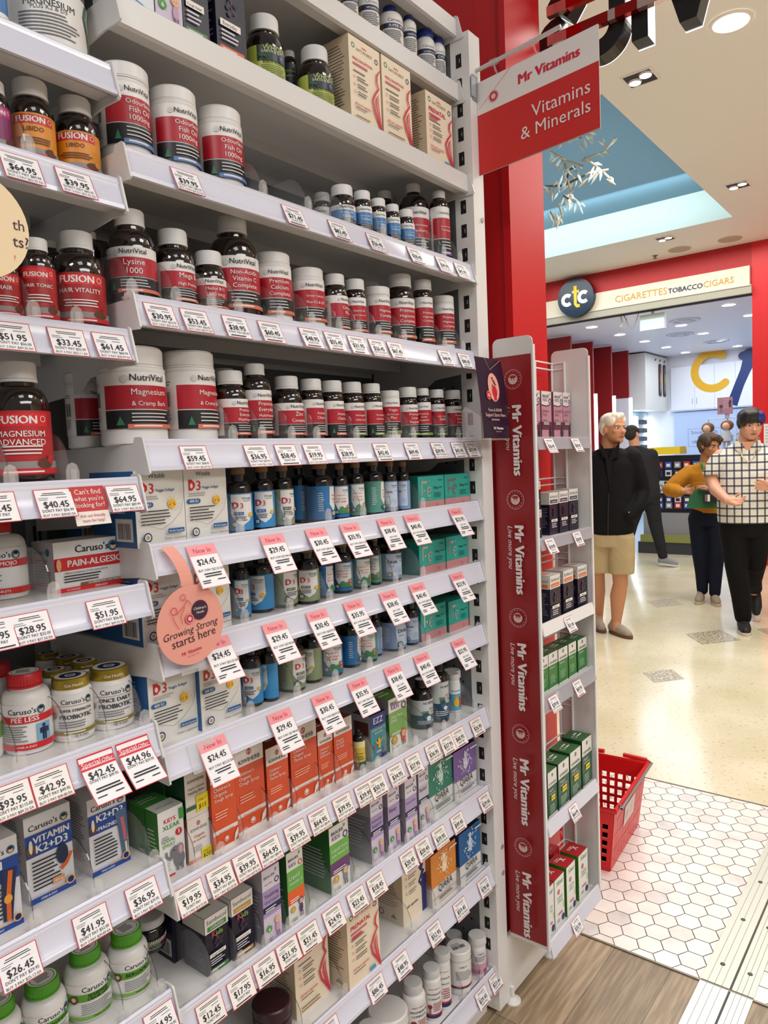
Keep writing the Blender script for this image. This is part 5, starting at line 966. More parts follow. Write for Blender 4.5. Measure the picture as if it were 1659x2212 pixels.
        e = mat('77757c',.6); F.disc(.72*w,.20*h,.22*w,e,.13*h); F.disc(.58*w,.33*h,.19*w,e,.09*h); F.stroke([(.50*w,.30*h),(.36*w,.25*h),(.24*w,.30*h),(.22*w,.38*h)],[.16*w,.12*w,.09*w,.07*w],e); F.disc(.78*w,.34*h,.13*w,mat('8f8d94',.6),.09*h); F.disc(.78*w,.34*h,.06*w,mat('e0a0a8',.6),.06*h); F.disc(.52*w,.36*h,.025*w,INK); F.rect(.58*w,.03*h,.68*w,.12*h,e); F.rect(.76*w,.03*h,.86*w,.12*h,e); F.rect(.76*w,.02*h,.86*w,.035*h,mat('e0a0a8',.6)); F.lines(.08*w,.20*h,.3*w,4,.035*h,MID,.4); F.rect(0,.0,.5*w,.03*h,mat('c8242e',.5))
        Ls.rect(0,0,dep,h,mat('3f8a38',.42)); Ls.lines(.12*dep,.7*h,.7*dep,6,.06*h,WH,.3); Ls.bars(.3*dep,.1*h,.8*dep,.3*h,WH); T.rect(0,0,w,dep,mat('dfe4dc',.45)); T.text("KID'S XLEAR",.5*w,.4*dep,mat('6a7a5a',.5),width=.7*w)
    elif kk in ('kw','kwb','kwg'):
        top = mat('e6e0da',.42); lf = mat('b8462a',.5) if kk != 'kwg' else mat('2f6a40',.5); F.rect(0,0,w,h,B_); v = .76 if kk != 'kwb' else .0
        if kk == 'kwb': F.rect(0,0,w,h,top); F.rect(0,0,w,.08*h,mat('d8643a',.45))
        else: F.rect(0,(.76 if kk == 'kw' else .66)*h,w,h,top); F.rect(0,.0,w,.035*h,top); F.rect(0,.19*h,w,.235*h,top) if kk == 'kw' else None
        vv = .90 if kk != 'kwb' else .85
        F.ring(.5*w,vv*h,.085*w,lf,.3); F.stroke([(.5*w,(vv-.03)*h),(.5*w,(vv+.04)*h)],.04*w,lf); F.text('KIWIHERB',.5*w,(.79 if kk == 'kw' else .70)*h,INK if kk != 'kwb' else GRY,width=.74*w)
        if kk == 'kw': stack(F,d[1],.10*w,.66*h,.055*h,WH,.75*w,.055*h,.008,'l'); F.lines(.10*w,.42*h,.6*w,3,.032*h,mat('f0b89a',.6),.4); F.ring(.5*w,.11*h,.085*w,WH,.2); F.disc(.5*w,.115*h,.05*w,WH); F.stroke([(.80*w,.04*h),(.9*w,.11*h),(.97*w,.17*h)],[.03*w,.14*w,.02*w],WH); F.text('Respiratory Health',.5*w,.2*h,lf,width=.6*w)
        elif kk == 'kwb': stack(F,d[1],.5*w,.55*h,.09*h,mat('b85a48',.5),.6*w,.09*h); F.lines(.2*w,.34*h,.5*w,3,.05*h,MID,.4); F.disc(.85*w,.15*h,.1*w,mat('d8643a',.5))
        elif len(d) > 2: F.text('Organic',.12*w,.56*h,WH,width=.45*w,al='l'); F.text('Cough Syrup',.12*w,.49*h,WH,width=.62*w,al='l'); F.rect(.30*w,.34*h,.72*w,.46*h,mat('e8d21c',.5)); F.text('ONLY $20',.5*w,.385*h,INK,width=.34*w,bold=.02); F.lines(.12*w,.26*h,.6*w,6,.035*h,mat('a8c8b0',.6),.35)
        else: F.text('Echinature',.10*w,.57*h,WH,width=.5*w,al='l'); F.lines(.12*w,.36*h,.6*w,6,.04*h,mat('a8d0a8',.6),.3)
        sd = {'kw':'9a3018','kwb':'a84428','kwg':'1f4a2a' if len(d) > 2 else '245f2c'}[kk]; Ls.rect(0,0,dep,h,mat(sd,.42)); T.rect(0,0,w,dep,mat('cfc8c0' if kk == 'kwb' else '8a3218' if kk == 'kw' else '2f6a38',.42)); Ls.lines(.1*dep,.6*h,.7*dep,6,.05*h,mat('d8a890',.6) if kk != 'kwg' else mat('5a8a62',.6),.3); T.ring(.3*w,.5*dep,.12*w,WH,.2) if kk == 'kwg' else None; T.lines(.45*w,.6*dep,.4*w,2,.2*dep,WH,.4)
        if kk == 'kwb' : 
            F.rect(.55*w,-.0*h,w*1.0,.24*h,mat('ead52a',.5)); F.text('ONLY',.77*w,.14*h,INK,width=.34*w,shear=.2); F.text('$20',.77*w,.03*h,INK,width=.34*w,shear=.2)
    elif kk == 'ezz':
        F.rect(0,.72*h,w,h,mat('1f2a7a',.42)); F.text('EZZ',.5*w,.80*h,WH,width=.6*w,bold=.01); F.text('SMART CLARITY',.5*w,.64*h,WH,width=.8*w); F.text('BOOSTER',.5*w,.57*h,WH,width=.5*w); F.disc(.5*w,.42*h,.08*w,YEL); F.stroke([(.5*w,.42*h),(.5*w,.24*h)],.14*w,YEL); F.stroke([(.28*w,.40*h),(.5*w,.32*h),(.72*w,.44*h)],.07*w,YEL); F.text('DHA',.45*w,.15*h,WH,width=.3*w,bold=.03); F.disc(.2*w,.3*h,.07*w,PK); F.disc(.8*w,.2*h,.06*w,PK); F.stroke([(.3*w,.1*h),(.6*w,.08*h),(.8*w,.2*h)],.03*w,PK); F.rect(.6*w,.02*h,.95*w,.1*h,mat('1f2a7a',.42)); Ls.rect(0,0,dep,h,mat('9aa0a8',.42)); Ls.rect(.1*dep,.55*h,.9*dep,.85*h,mat('5a3028',.5)); T.rect(0,0,w,dep,mat('1a1c30',.42)); Ls.lines(.1*dep,.5*h,.7*dep,6,.06*h,GRY,.3)
    elif kk == 'qi':
        c = mat(d[1],.42); F.rect(0,0,w,h,c); F.rect(0,0,w,.36*h,mat('dcdad8',.42)); lt = {'2a7a64':'cfe6dc','7a5f9a':'e0d6ea','d8862e':'fbe6c4','1f5f96':'cfe0f2'}[d[1]]; lm_ = mat(lt,.5); rq = random.Random(d[1])
        F.disc(.52*w,.66*h,.10*w,lm_,.13*h); F.disc(.52*w,.84*h,.055*w,lm_,.06*h)
        for q in range(60):
            a_ = rq.uniform(0,6.28); rr = rq.uniform(.05,.34); uu, vv = .52*w+rr*w*math.cos(a_)*.95, .66*h+rr*h*math.sin(a_)*.85; L_ = rq.uniform(.03,.09)*w; th = rq.uniform(0,3.14)
            F.stroke([(uu,vv),(uu+L_*math.cos(th),vv+L_*math.sin(th))],rq.uniform(.012,.03)*w,lm_); F.e -= .00015
        F.text('QIARA',.52*w,.235*h,INK,width=.56*w,sx=.8); F.text(d[2],.62*w,.185*h,mat('8a888c',.5),width=.2*w); F.rect(0,.155*h,w,.165*h,c); F.rect(.20*w,.02*h,w,.03*h,c); F.lines(.25*w,.12*h,.65*w,2,.035*h,INK,.4); F.rect(.70*w,.90*h,w,.93*h,WH)
        Ls.rect(0,0,dep,h,mat({'2a7a64':'1d5648','7a5f9a':'54406e','d8862e':'b0661e','1f5f96':'15406a'}[d[1]],.42)); Ls.rect(0,0,dep,.36*h,mat('b8b6b4',.42)); T.rect(0,0,w,dep,mat('3a2418' if d[1] == 'd8862e' else '15282a',.42))
    elif kk == 'xle':
        F.rect(0,0,w,h,mat('e9e8e4',.42)); g = mat('3f8a2e',.45); F.text('Xlear',.55*w,.84*h,g,width=.72*w,bold=.02,shear=.15); F.disc(.42*w,.70*h,.12*w,mat('c8242e',.45)); F.text('1',.42*w,.675*h,WH,size=.09*h,bold=.04); F.text('NASAL',.55*w,.55*h,mat('7aa070',.5),width=.55*w); F.text('SPRAY',.55*w,.47*h,mat('7aa070',.5),width=.55*w); F.rect(.3*w,.24*h,.75*w,.265*h,mat('c8242e',.5)); F.disc(.80*w,.12*h,.13*w,mat('2a3a7a',.5),.07*h); F.stroke([(.86*w,.45*h),(.9*w,.3*h)],.05*w,mat('b8d048',.5)); F.lines(.2*w,.14*h,.3*w,2,.03*h,GRY,.4)
        Ls.rect(0,0,dep,h,mat('3f7a1e',.42)); Ls.rect(.25*dep,.40*h,.5*dep,.55*h,WH); T.rect(0,0,w,dep,mat('b81c26',.42)); T.text('X',.6*w,.35*dep,WH,size=.4*w,bold=.03); T.lines(.2*w,.7*dep,.5*w,2,.1*dep,WH,.4)
    o = mb.build('carton', None, (x,y,z), smooth=False)
    return tag(o, label, 'box', 'cartons on the '+SHD[k] if k in SHD else 'cartons on the display stand shelves')
for c in CARTONS: carton(*c)
def spare(k, x, y, w, h, d, c, label):
    mb = MB(); mb.box(0,0,0,w,d,h,mat(c,.42)); L = Face(mb, lambda u,v,e: (-e,d-u,v)); L.rect(.5*d,.08*h,.92*d,.35*h,WH); L.bars(.55*d,.1*h,.88*d,.3*h,INK); T = Face(mb, lambda u,v,e: (u,v,h+e)); T.lines(.1*w,.6*d,.7*w,2,.2*d,MID,.4)
    return tag(mb.build('carton', None, (x,y,(WING.get(k) or ZS[k])-.003), smooth=False), label, 'box', 'back row cartons')
spare('G',-.925,.15,.085,.115,.1,'2a5f98','blue sided carton standing behind the uppermost vitamin D cartons')
spare('H',-.925,.165,.085,.115,.1,'2a5f98','blue sided carton standing behind the middle vitamin D cartons')
spare('J',-.930,.066,.046,.105,.04,'3a8a3a','second green nasal spray carton hidden behind the elephant carton')
spare('J',-.881,.082,.050,.13,.05,'2a5a38','dark carton in shade behind the pale balm cartons')
spare('K',-.87,.10,.06,.11,.08,'17152a','black carton in shadow behind the kids cough carton')
spare('x',.165,-.050,.056,.14,.03,'b81c26','red topped carton in the back row of the lowest stand shelf, left')
spare('x',.245,-.050,.056,.14,.03,'b81c26','red topped carton in the back row of the lowest stand shelf, right')
for x_, z_, w_, h_, d_, l_ in ((.086,0,.058,.072,('sam','17152a','','e07a40','Forte'),'lower of two stacked small berry cartons at the left of the stand'),(.084,.072,.058,.072,('sam','17152a','COLD & FLU','e07a40','Cold'),'upper of two stacked small berry cartons at the left of the stand')):
    carton('t', x_, -.10, w_, h_, .05, d_, l_).location.z += z_
carton('v', .087, -.109, .054, .094, .05, ('kwg','2f7a38'), 'half hidden bright green herbal carton at the left end of the upper green row')
carton('x', .083, -.110, .054, .134, .055, ('xle',), 'half hidden red topped nasal spray carton behind the red side panel')
# upper balm carton, stacked on the lower one
mb = MB(); w, h, d = .043, .085, .05; mb.box(0,0,0,w,d,h,mat('e6dcd6',.42)); F = Face(mb, lambda u,v,e: (u,-e,v)); L = Face(mb, lambda u,v,e: (-e,d-u,v)); g = mat('2f6a40',.5)
F.ring(.5*w,.84*h,.09*w,g,.3); F.text('KIWIHERB',.5*w,.68*h,INK,width=.74*w); stack(F,'Organic Calendula|Healing Balm',.5*w,.55*h,.09*h,g,.75*w,.09*h); F.rect(0,.16*h,w,.24*h,mat('2f6a40',.45)); F.rect(.45*w,.08*h,w,.40*h,mat('ead52a',.5)); F.text('ONLY',.72*w,.27*h,INK,width=.4*w,shear=.2); F.text('$15',.72*w,.13*h,INK,width=.36*w,shear=.2); L.rect(0,0,d,h,mat('17402a',.42))
tag(mb.build('carton', None, (-.879,.027,ZS['J']-.003+.0745), smooth=False), 'green sided balm carton with yellow sticker stacked on the small pale carton', 'box')
# ---------------------------------------------------------------- display stand on the end of the gondola
def rpoly(w0, h0, w1, h1, r, corners, n=6):
    pts = []
    for (cx_, cy_, a0, on) in ((w1-r,h0+r,-90,corners[0]),(w1-r,h1-r,0,corners[1]),(w0+r,h1-r,90,corners[2]),(w0+r,h0+r,180,corners[3])):
        if on: pts += [(cx_+r*math.cos(math.radians(a0+90*i/n)), cy_+r*math.sin(math.radians(a0+90*i/n))) for i in range(n+1)]
        else: pts.append({-90:(w1,h0),0:(w1,h1),90:(w0,h1),180:(w0,h0)}[a0])
    return pts
st = thing('display_stand', (.23,-.07,0)); tag(st, 'white display stand with red lettered side panel at the end of the shelving', 'display stand')
def so(x, y, z): return (x-.23, y+.07, z)
PANEL = mat('d9d6d3', .35)
def side_panel(x, nm):
    mb = MB(); mb.prism(rpoly(-.128,.185,-.019,1.735,.016,(0,1,1,0)), lambda u,v,d: so(d,-.147-u,v) if 0 else so(d,u,v), x, x+.003, PANEL)
    mb.box(*so(x-.001,-.130,.182), *so(x+.009,-.126,1.712), WHITE); return mb.build(nm, st, smooth=False)
lp = side_panel(.064, 'side_panel'); rp_ = side_panel(.394, 'side_panel')
mb = MB(); gx = .0628
F = Face(mb, lambda u,v,e: so(gx-e, -.019-u, v))      # u from the rear edge towards the aisle edge
F.rect(.0,.195,.105,1.69,mat('8f171b',.35)); W_ = .105
for i in range(5):
    zc_ = 1.633-i*.2955
    F.ring(.055,zc_,.024,mat('d89a96',.5),.05); F.disc(.055,zc_,.0125,mat('d8b4ae',.5)); F.disc(.055,zc_+.006,.009,mat('9c1a1e',.5),.004); F.disc(.0515,zc_,.0014,INK); F.disc(.0585,zc_,.0014,INK)
    for q in range(16): F.disc(.055+.0195*math.cos(q*.3927),zc_+.0195*math.sin(q*.3927),.0013,mat('d89a96',.5),n=6)
    zt_ = 1.568-i*.2955
    F.text('Mr Vitamins', .053, zt_, mat('e8dedb',.5), width=.170, al='l', bold=.045, rot=-PI/2)
    F.text('Live more you', .034, zt_, mat('e8dedb',.5), width=.108, al='l', shear=.3, rot=-PI/2)
mb.build('printed_panel', lp, smooth=False)
mb = MB()
for xx, yy in ((.075,-.023),(.185,-.023),(.285,-.023),(.388,-.023),(.390,-.060)): mb.tube([so(xx,yy,.2),so(xx,yy,1.70)], .0032, WHITE, 6)
z = .285
while z < 1.70:
    for zz in (z,z+.018): mb.tube([so(.07,-.023,zz),so(.22,-.0235,zz),so(.386,-.024,zz),so(.391,-.029,zz),so(.391,-.062,zz)], .0022, WHITE, 6)
    z += .0535 if z > 1.6 else .1075
mb.build('wire_grid', st)
STRIP = clear('clear_strip', 'c9c9d2', .45)
for k, z in WING.items():
    mb = MB(); mb.box(*so(.069,-.124,z-.008),*so(.393,-.022,z-.004),PANEL); o = mb.build('stand_shelf', st, smooth=False)
    zt_ = {'s':1.490,'t':1.240,'u':1.026,'v':.845,'w':.515,'x':.200}[k]; hgt = {'s':.032,'t':.030,'u':.030,'v':.040,'w':.034,'x':.042}[k]
    mb = MB(); m_ = WHITE if k == 'u' else RAIL if k in 'wx' else STRIP
    mb.prism([(-.124,zt_),(-.128,zt_-.001),(-.136,zt_-hgt),(-.132,zt_-hgt),(-.126,zt_-.012),(-.124,z-.01)], lambda u,v,d: so(d,u,v), .074, .388, m_); mb.build('front_strip', o, smooth=False)
for k, L_ in (('s',[('26.45',.105),('20.45',.262)]),('t',[('18.95',.094),('20.95',.258)]),('u',[('31.45',.192)]),('v',[('39.95',.090),('69.95',.236)]),('w',[('64.95',.192)]),('x',[('35.95',.192)])):
    for p, x in L_:
        zt_ = {'s':1.486,'t':1.236,'u':1.018,'v':.835,'w':.507,'x':.190}[k]
        ticket(k, p, x, 'n', 0, z=zt_, y=-.1292, sc=1.0, lbl='white price ticket reading $%s on the %s strip of the display stand' % (p, {'s':'topmost','t':'second','u':'opaque white third','v':'fourth','w':'fifth','x':'lowest'}[k]), grp='price tickets on the display stand')
# purple card on the post
mb = MB(); N = 10; cw, ch = .117, .185
def card(u, v, e):
    c = (u/cw); return (u, -e-.020*math.sin(PI*.5*c)*0-.018*(v/ch)*(1-.0)*(1-v/ch)*0, v)
cx0 = -.100; taper = lambda v: .018*(1-v/ch)*1.0
def cfn(u, v, e): return (u*(1-.0*v)+ .034*(1-v/ch), -e-.022*math.sin(PI*v/ch)*.18, v)
F = Face(mb, cfn)
for i in range(N):
    v0, v1 = ch*i/N, ch*(i+1)/N; e0 = F.e; F.rect(-.006*math.sin(PI*i/N),v0,cw+.004*math.sin(PI*i/N),v1,mat('2b1530',.28)); F.e = e0
    p = [cfn(u,v,0) for u,v in ((-.0,v0),(cw,v0),(cw,v1),(0,v1))]; mb.add([(q[0],q[1]+.0008,q[2]) for q in p],[(3,2,1,0)],mat('3a2440',.5))
F.e += .0012; PNK = mat('f0a99c',.5)
F.disc(.062,.118,.025,PNK,.033); F.disc(.064,.108,.0115,mat('c8202c',.5),.014); F.rect(.058,.088,.070,.100,mat('c8202c',.5)); F.disc(.034,.099,.0105,mat('c8202c',.5)); F.ring(.034,.099,.0098,PNK,.1); F.disc(.034,.099,.0045,PNK)
for q in range(9): F.disc(.056+.014*((q*37) % 10)/10,.122+.02*((q*53) % 10)/10,.0022,mat('2b1530',.4),n=6)
F.stroke([(.036,.184),(.052,.158),(.108,.183)],.0008,PNK); F.text('Focus & ADHD',.052,.062,mat('f2c9c0',.5),width=.062); F.text('Support Starts Here',.052,.050,mat('f2c9c0',.5),width=.092); F.lines(.030,.041,.045,1,.004,mat('b8909a',.5),.8); F.text('Mr Vitamins',.060,.020,WH,width=.044,bold=.03); F.text('Live more you',.060,.014,mat('d8c0c4',.5),width=.026,shear=.3)
t = thing('leaflet_holder', (-.112,-.072,1.490)); tag(t, 'dark purple leaflet about focus support sticking out beside the shelf post', 'leaflet')
mb.build('leaflet', t, smooth=False)
mb = MB(); mb.box(.02,-.002,-.004,.15,.055,-.001,CLIPM); mb.prism([(0,0),(.050,0),(.050,.065),(.04,.075),(.0,.05)], lambda u,v,d: (d,u,v), .019, .021, CLIPM); mb.build('clear_holder', t, smooth=False)
# hanging section sign on its arm
ar = thing('sign_holder', (.02,0,2.34)); tag(ar, 'white sign arm with clear clips reaching out from the top of the post', 'sign arm')
mb = MB(); mb.tube([(.01,.020,-.02),(.01,.016,.012),(.01,.0,.026),(.01,-.05,.030),(.01,-.16,.039),(.01,-.235,.046)], .005, mat('d2cfcd',.3,.3), 10); mb.build('arm', ar)
mb = MB(); mb.box(-.012,-.020,-.045,.012,.010,.012,mat('9fa9b0',.3,.7)); mb.box(-.02,-.0215,-.04,.0,-.0195,.006,mat('b8c2c8',.3,.6)); mb.build('clamp', ar, smooth=False)
for y_, z_ in ((-.066,.031),(-.168,.040)):
    mb = MB(); mb.lathe([(.0075,-.010),(.0075,.010)], CLIPM, 14, cap=False); vs = mb.v; mb.v = [(v[0]+.01,v[2]+y_,v[1]+z_) for v in vs]
    mb.tube([(.01,y_,z_-.007),(.012,y_-.004,z_-.022),(.008,y_-.010,z_-.030)], .0022, CLIPM, 6); mb.build('hook', ar)
sg = thing('hanging_sign', (.03,-.018,2.338)); sg.rotation_euler = (0,0,0); tag(sg, 'red and white hanging sign lettered Vitamins & Minerals', 'sign')
SW, SH_ = .302, .214; sl = .020/.29
mb = MB(); q4 = [(0,-SH_-.0),(-SW,-SH_+.018),(-SW,.020),(0,0)]
mb.add([(x,u,v) for x in (0,.003) for u, v in q4], [(0,1,2,3),(7,6,5,4),(0,4,5,1),(1,5,6,2),(2,6,7,3),(3,7,4,0)], mat('b9a49e',.5)); mb.build('board', sg, smooth=False)
mb = MB(); F = Face(mb, lambda u,v,e: (-e,-u,v+sl*u))
F.rect(0,-.0755,SW,0,mat('eee6e2',.5)); F.rect(0,-SH_,SW,-.0755,mat('cf2421',.4)); rd = mat('d2283e',.5)
F.text('Mr Vitamins',.185,-.047,rd,width=.148,bold=.05); F.disc(.045,-.047,.0125,rd); F.ring(.045,-.047,.0115,mat('e8c8c4',.5),.08); F.disc(.045,-.047,.006,mat('e8c8c4',.5)); F.stroke([(.004,-.0),(.006,-.062),(.092,-.0)],.0007,rd)
F.text('Vitamins',.282,-.133,mat('eee2de',.5),width=.140,al='r'); F.text('& Minerals',.282,-.173,mat('eee2de',.5),width=.168,al='r')
mb.build('printed_face', sg, smooth=False)
# round shelf signs
def wobbler(x, y, z, r, c, lbl, strap):
    t = thing('shelf_wobbler', (x,y,z)); tag(t, lbl, 'shelf sign'); mb = MB(); n = 40
    mb.prism([(r*math.cos(2*PI*i/n),r*math.sin(2*PI*i/n)) for i in range(n)], lambda u,v,d: (u,-d,v), 0, .0006, mat(c,.5)); F = Face(mb, lambda u,v,e: (u,-.0006-e,v))
    return t, mb, F
t, mb, F = wobbler(-.8915,-.034,1.2145,.0605,'e9a090','pink round shelf sign reading Growing Strong starts here',1)
dk = mat('3a1530',.5); rd = mat('c4304a',.5)
F.text('Growing Strong',0,-.012,dk,width=.100,shear=.25,rot=.1); F.text('starts here',.004,-.026,dk,width=.080,rot=.1); F.text('Mr Vitamins',-.002,-.042,rd,width=.036,bold=.02,rot=.1); F.text('Live more you',.0,-.047,rd,width=.022,shear=.3,rot=.1)
F.disc(.016,.020,.0150,dk); F.text("Children's",.016,.021,WH,width=.023,shear=.2); F.text('Health',.016,.015,WH,width=.014,shear=.2); F.disc(-.004,.010,.0078,rd); F.ring(-.004,.010,.0072,mat('f0c8c0',.5),.1); F.disc(-.004,.010,.003,mat('f0c8c0',.5))
F.ring(-.031,.026,.0058,rd,.2); F.ring(-.014,.044,.0048,rd,.2); F.stroke([(-.034,.018),(-.030,.008),(-.024,-.002)],.001,rd); F.stroke([(-.027,.020),(-.012,.032),(-.008,.038)],.001,rd); F.stroke([(-.010,.040),(-.004,.036),(-.001,.030)],.001,rd); F.stroke([(-.012,.030),(-.020,.016),(-.018,.004)],.001,rd)
mb.build('disc', t, smooth=False)
mb = MB(); pts = [(-.016,.058),(.006,.058),(.004,.085),(-.004,.110),(-.024,.119),(-.020,.105),(-.012,.085)]
L_ = [((-.016+.022*0),.055),]; 
for i in range(9):
    q = i/8; a = .060+q*.060; cx_ = -.002-.018*q*q; 
    y_ = .001+.019*q**2
    mb.v += [(cx_-.011,y_,a),(cx_+.011,y_,a)]
b0 = 0
for i in range(8): mb.f.append((2*i,2*i+1,2*i+3,2*i+2)); mb.m.append(mb.mi(mat('e9a090',.5)))
mb.build('strap', t, smooth=False)
t, mb, F = wobbler(-1.165,-.05,1.741,.0615,'f0d8b0','cream round shelf sign cut by the left edge',0)
F.text('healthy hair growth',.030,.004,dk,width=.062,al='r') if 0 else F.text('th',.056,.002,dk,size=.018,al='r'); F.text('ts?',.060,-.018,dk,size=.019,al='r'); F.text('?',.042,-.034,rd,size=.008)
mb.build('disc', t, smooth=False); mb = MB(); mb.box(-.011,.0007,.058,.011,.0013,.10,mat('f0d8b0',.5)); mb.build('strap', t, smooth=False)
# red helper ticket and clear tag holder
mb = MB(); hw, hh = .050, .052; F = Face(mb, lambda u,v,e: (u,-e-.32*(-v)-.0004,v)); F.rect(0,-hh,hw,0,mat('eee4dc',.55)); F.rect(0,-.0335,hw,0,mat('c0232b',.5))
for i, s in enumerate(("Can't find","what you're","looking for?")): F.text(s,hw/2,-.0105-.0088*i,WH,size=.0098,width=.042)
F.text('Ask our friendly',hw/2,-.041,mat('b02a34',.5),width=.036); F.text('team for help!',hw/2,-.0475,mat('b02a34',.5),width=.032)
mb.add([(0,.0002,0),(hw,.0002,0),(hw,-.32*hh+.0002,-hh),(0,-.32*hh+.0002,-hh)],[(0,1,2,3)],PAPER)
tag(mb.build('helper_ticket', None, (-1.055,-.0078,1.437-.006), smooth=False), "red and white ticket reading Can't find what you're looking for", 'price tag')
for k, x in (('H',-.905),('I',-.895)):
    mb = MB(); mb.prism([(0,0),(.05,0),(.05,-.045),(0,-.045)], lambda u,v,d: (u,-d+.3*v,v), 0, .0008, clear('clear_tag_%s' % k,'f4f4f8',.22)); tag(mb.build('clear_tag_holder', None, (x,-.0085,ZS[k]-.002), smooth=False), 'empty clear tag holder at left end of the rail below %s' % DROW[k], 'tag holder', 'clear tag holders')
# ---------------------------------------------------------------- shopping basket
bk = thing('shopping_basket', (.765,-.03,.0012), math.radians(5)); tag(bk, 'red plastic shopping basket with grey handles on the white hexagon tiles', 'basket')
BR_ = mat('cf1a1c', .35); Lb, Db, Hb = .425, .255, .235
def wall(mb, p0, p1, q0, q1, cols, rows, m):   # lattice wall: bottom edge p0-p1, top edge q0-q1
    p0,p1,q0,q1 = map(Vector,(p0,p1,q0,q1)); nrm = (p1-p0).cross(q0-p0).normalized()*.003
    us = [0]; 
    for i in range(cols): us += [(i+.22)/cols*.92+.04, (i+.82)/cols*.92+.04]
    us.append(1); vs = [0]
    for j in range(rows): vs += [(j+.2)/rows*.66+.12, (j+.84)/rows*.66+.12]
    vs.append(1); P_ = lambda u, v: (p0*(1-u)+p1*u)*(1-v)+(q0*(1-u)+q1*u)*v
    for i in range(len(us)-1):
        for j in range(len(vs)-1):
            if i % 2 == 1 and j % 2 == 1: continue
            a = [P_(us[i],vs[j]),P_(us[i+1],vs[j]),P_(us[i+1],vs[j+1]),P_(us[i],vs[j+1])]
            mb.add(a+[x+nrm for x in a], [(3,2,1,0),(4,5,6,7),(0,1,5,4),(1,2,6,5),(2,3,7,6),(3,0,4,7)], m)
s_ = .028; B_ = [(s_,s_,0),(Lb-s_,s_,0),(Lb-s_,Db-s_,0),(s_,Db-s_,0)]; T_ = [(0,0,Hb),(Lb,0,Hb),(Lb,Db,Hb),(0,Db,Hb)]
mb = MB(); wall(mb,B_[1],B_[0],T_[1],T_[0],1,1,BR_) if 0 else None
for i, (c, r) in ((0,(0,0)),(1,(7,5)),(2,(14,6)),(3,(7,5))):
    j = (i+1) % 4; wall(mb,B_[i],B_[j],T_[i],T_[j],c,r,BR_)
mb.add(B_, [(0,1,2,3),(3,2,1,0)], BR_); mb.build('basket_body', bk, smooth=False)
mb = MB(); Fb = Face(mb, lambda u,v,e: (s_+(Lb-2*s_)*u-0*v, s_*(1-v)-.004-e, Hb*v)); dk_ = mat('a81416',.4)
for q in range(1,9): Fb.rect(q/9-.004,.08,q/9+.004,.80,mat('e06a62',.4)); Fb.e -= .00018
for q in (.28,.52,.76): Fb.rect(.03,q,.97,q+.014,mat('e06a62',.4)); Fb.e -= .00018
Fb.e += .0006; Fb.rect(.30,.48,.66,.80,mat('d8c4bc',.5)); Fb.disc(.55,.64,.06,mat('b8c0b0',.5),.1); Fb.disc(.40,.62,.05,mat('c8b0a8',.5),.08); mb.build('front_label', bk, smooth=False)
mb = MB(); mb.tube([(-.006,-.006,Hb),(Lb+.006,-.006,Hb),(Lb+.006,Db+.006,Hb),(-.006,Db+.006,Hb)], .009, BR_, 8, True); mb.build('rim', bk)
hd = mat('8f8d90', .3, .7)
for sgn, y0 in ((1,.02),(-1,Db-.02)):
    mb = MB(); pts = [(.05,y0*0+ (0 if sgn > 0 else Db),Hb+.008),(.012,(.10 if sgn > 0 else Db-.10),Hb+.016),(.02,(.118 if sgn > 0 else Db-.118),Hb+.017),(Lb-.02,(.118 if sgn > 0 else Db-.118),Hb+.017),(Lb-.012,(.10 if sgn > 0 else Db-.10),Hb+.016),(Lb-.05,(0 if sgn > 0 else Db),Hb+.008)]
    pts = [(.03,(-.012 if sgn > 0 else Db+.012),Hb+.012),(.02,(-.02 if sgn > 0 else Db+.02),Hb+.002),(Lb+.010,(-.02 if sgn > 0 else Db+.02),Hb+.004),(Lb+.018,(.0 if sgn > 0 else Db),Hb+.010),(Lb+.018,(.09 if sgn > 0 else Db-.09),Hb+.014)]
    mb.tube(pts, .0045, hd, 8); h_ = mb.build('handle', bk)
    mb = MB(); mb.tube([pts[3],pts[4]], .009, BR_, 8); mb.build('grip', h_)
# ---------------------------------------------------------------- tobacco shop front
mb = MB(); mb.box(8,-4,0,8.25,1.035,3.8,RED); struct(mb.build('wall_right', smooth=False), 'red wall right of the tobacco shop entrance')
mb = MB(); mb.box(8,1.035,3.30,8.25,7,3.8,mat('b5141a',.45)); struct(mb.build('wall_bulkhead', smooth=False), 'red bulkhead above the tobacco shop sign')
mb = MB(); mb.box(7.95,1.05,3.305,7.998,6,3.527,mat('d9d3c2',.5)); mb.box(7.93,1.03,3.295,8.0,6,3.305,mat('cfc9ba',.5)); o = mb.build('shop_sign', smooth=False)
tag(o, 'long cream fascia sign lettered CIGARETTESTOBACCOCIGARS over the shop entrance', 'sign')
mb = MB(); F = Face(mb, lambda u,v,e: (7.95-e-.004,2.649-u,3.362+v)); G_ = mat('c79a3a',.4)
F.text('CIGARETTES',0,.0,G_,width=.66,al='l'); F.text('TOBACCO',.675,.0,NAVY,width=.405,al='l',bold=.025); F.text('CIGARS',1.09,.0,G_,width=.34,al='l'); mb.build('lettering', o, smooth=False)
mb = MB(); mb.box(7.94,1.03,3.21,8.0,6,3.295,mat('a8a698',.5)); mb.box(8.0,1.04,3.20,8.09,6,3.26,mat('15130f',.7)); struct(mb.build('trim_3', smooth=False), 'grey roller shutter housing under the shop sign')
ds = thing('roundel_sign', (7.922,3.156,3.502)); tag(ds, 'navy round sign with white and yellow letters ctc', 'sign')
mb = MB(); n = 48; mb.prism([(.252*math.cos(2*PI*i/n),.252*math.sin(2*PI*i/n)) for i in range(n)], lambda u,v,d: (-d,-u,v), -.02, .06, mat('12283f',.25), mat('0d1c2c',.3)); mb.build('disc', ds, smooth=False)
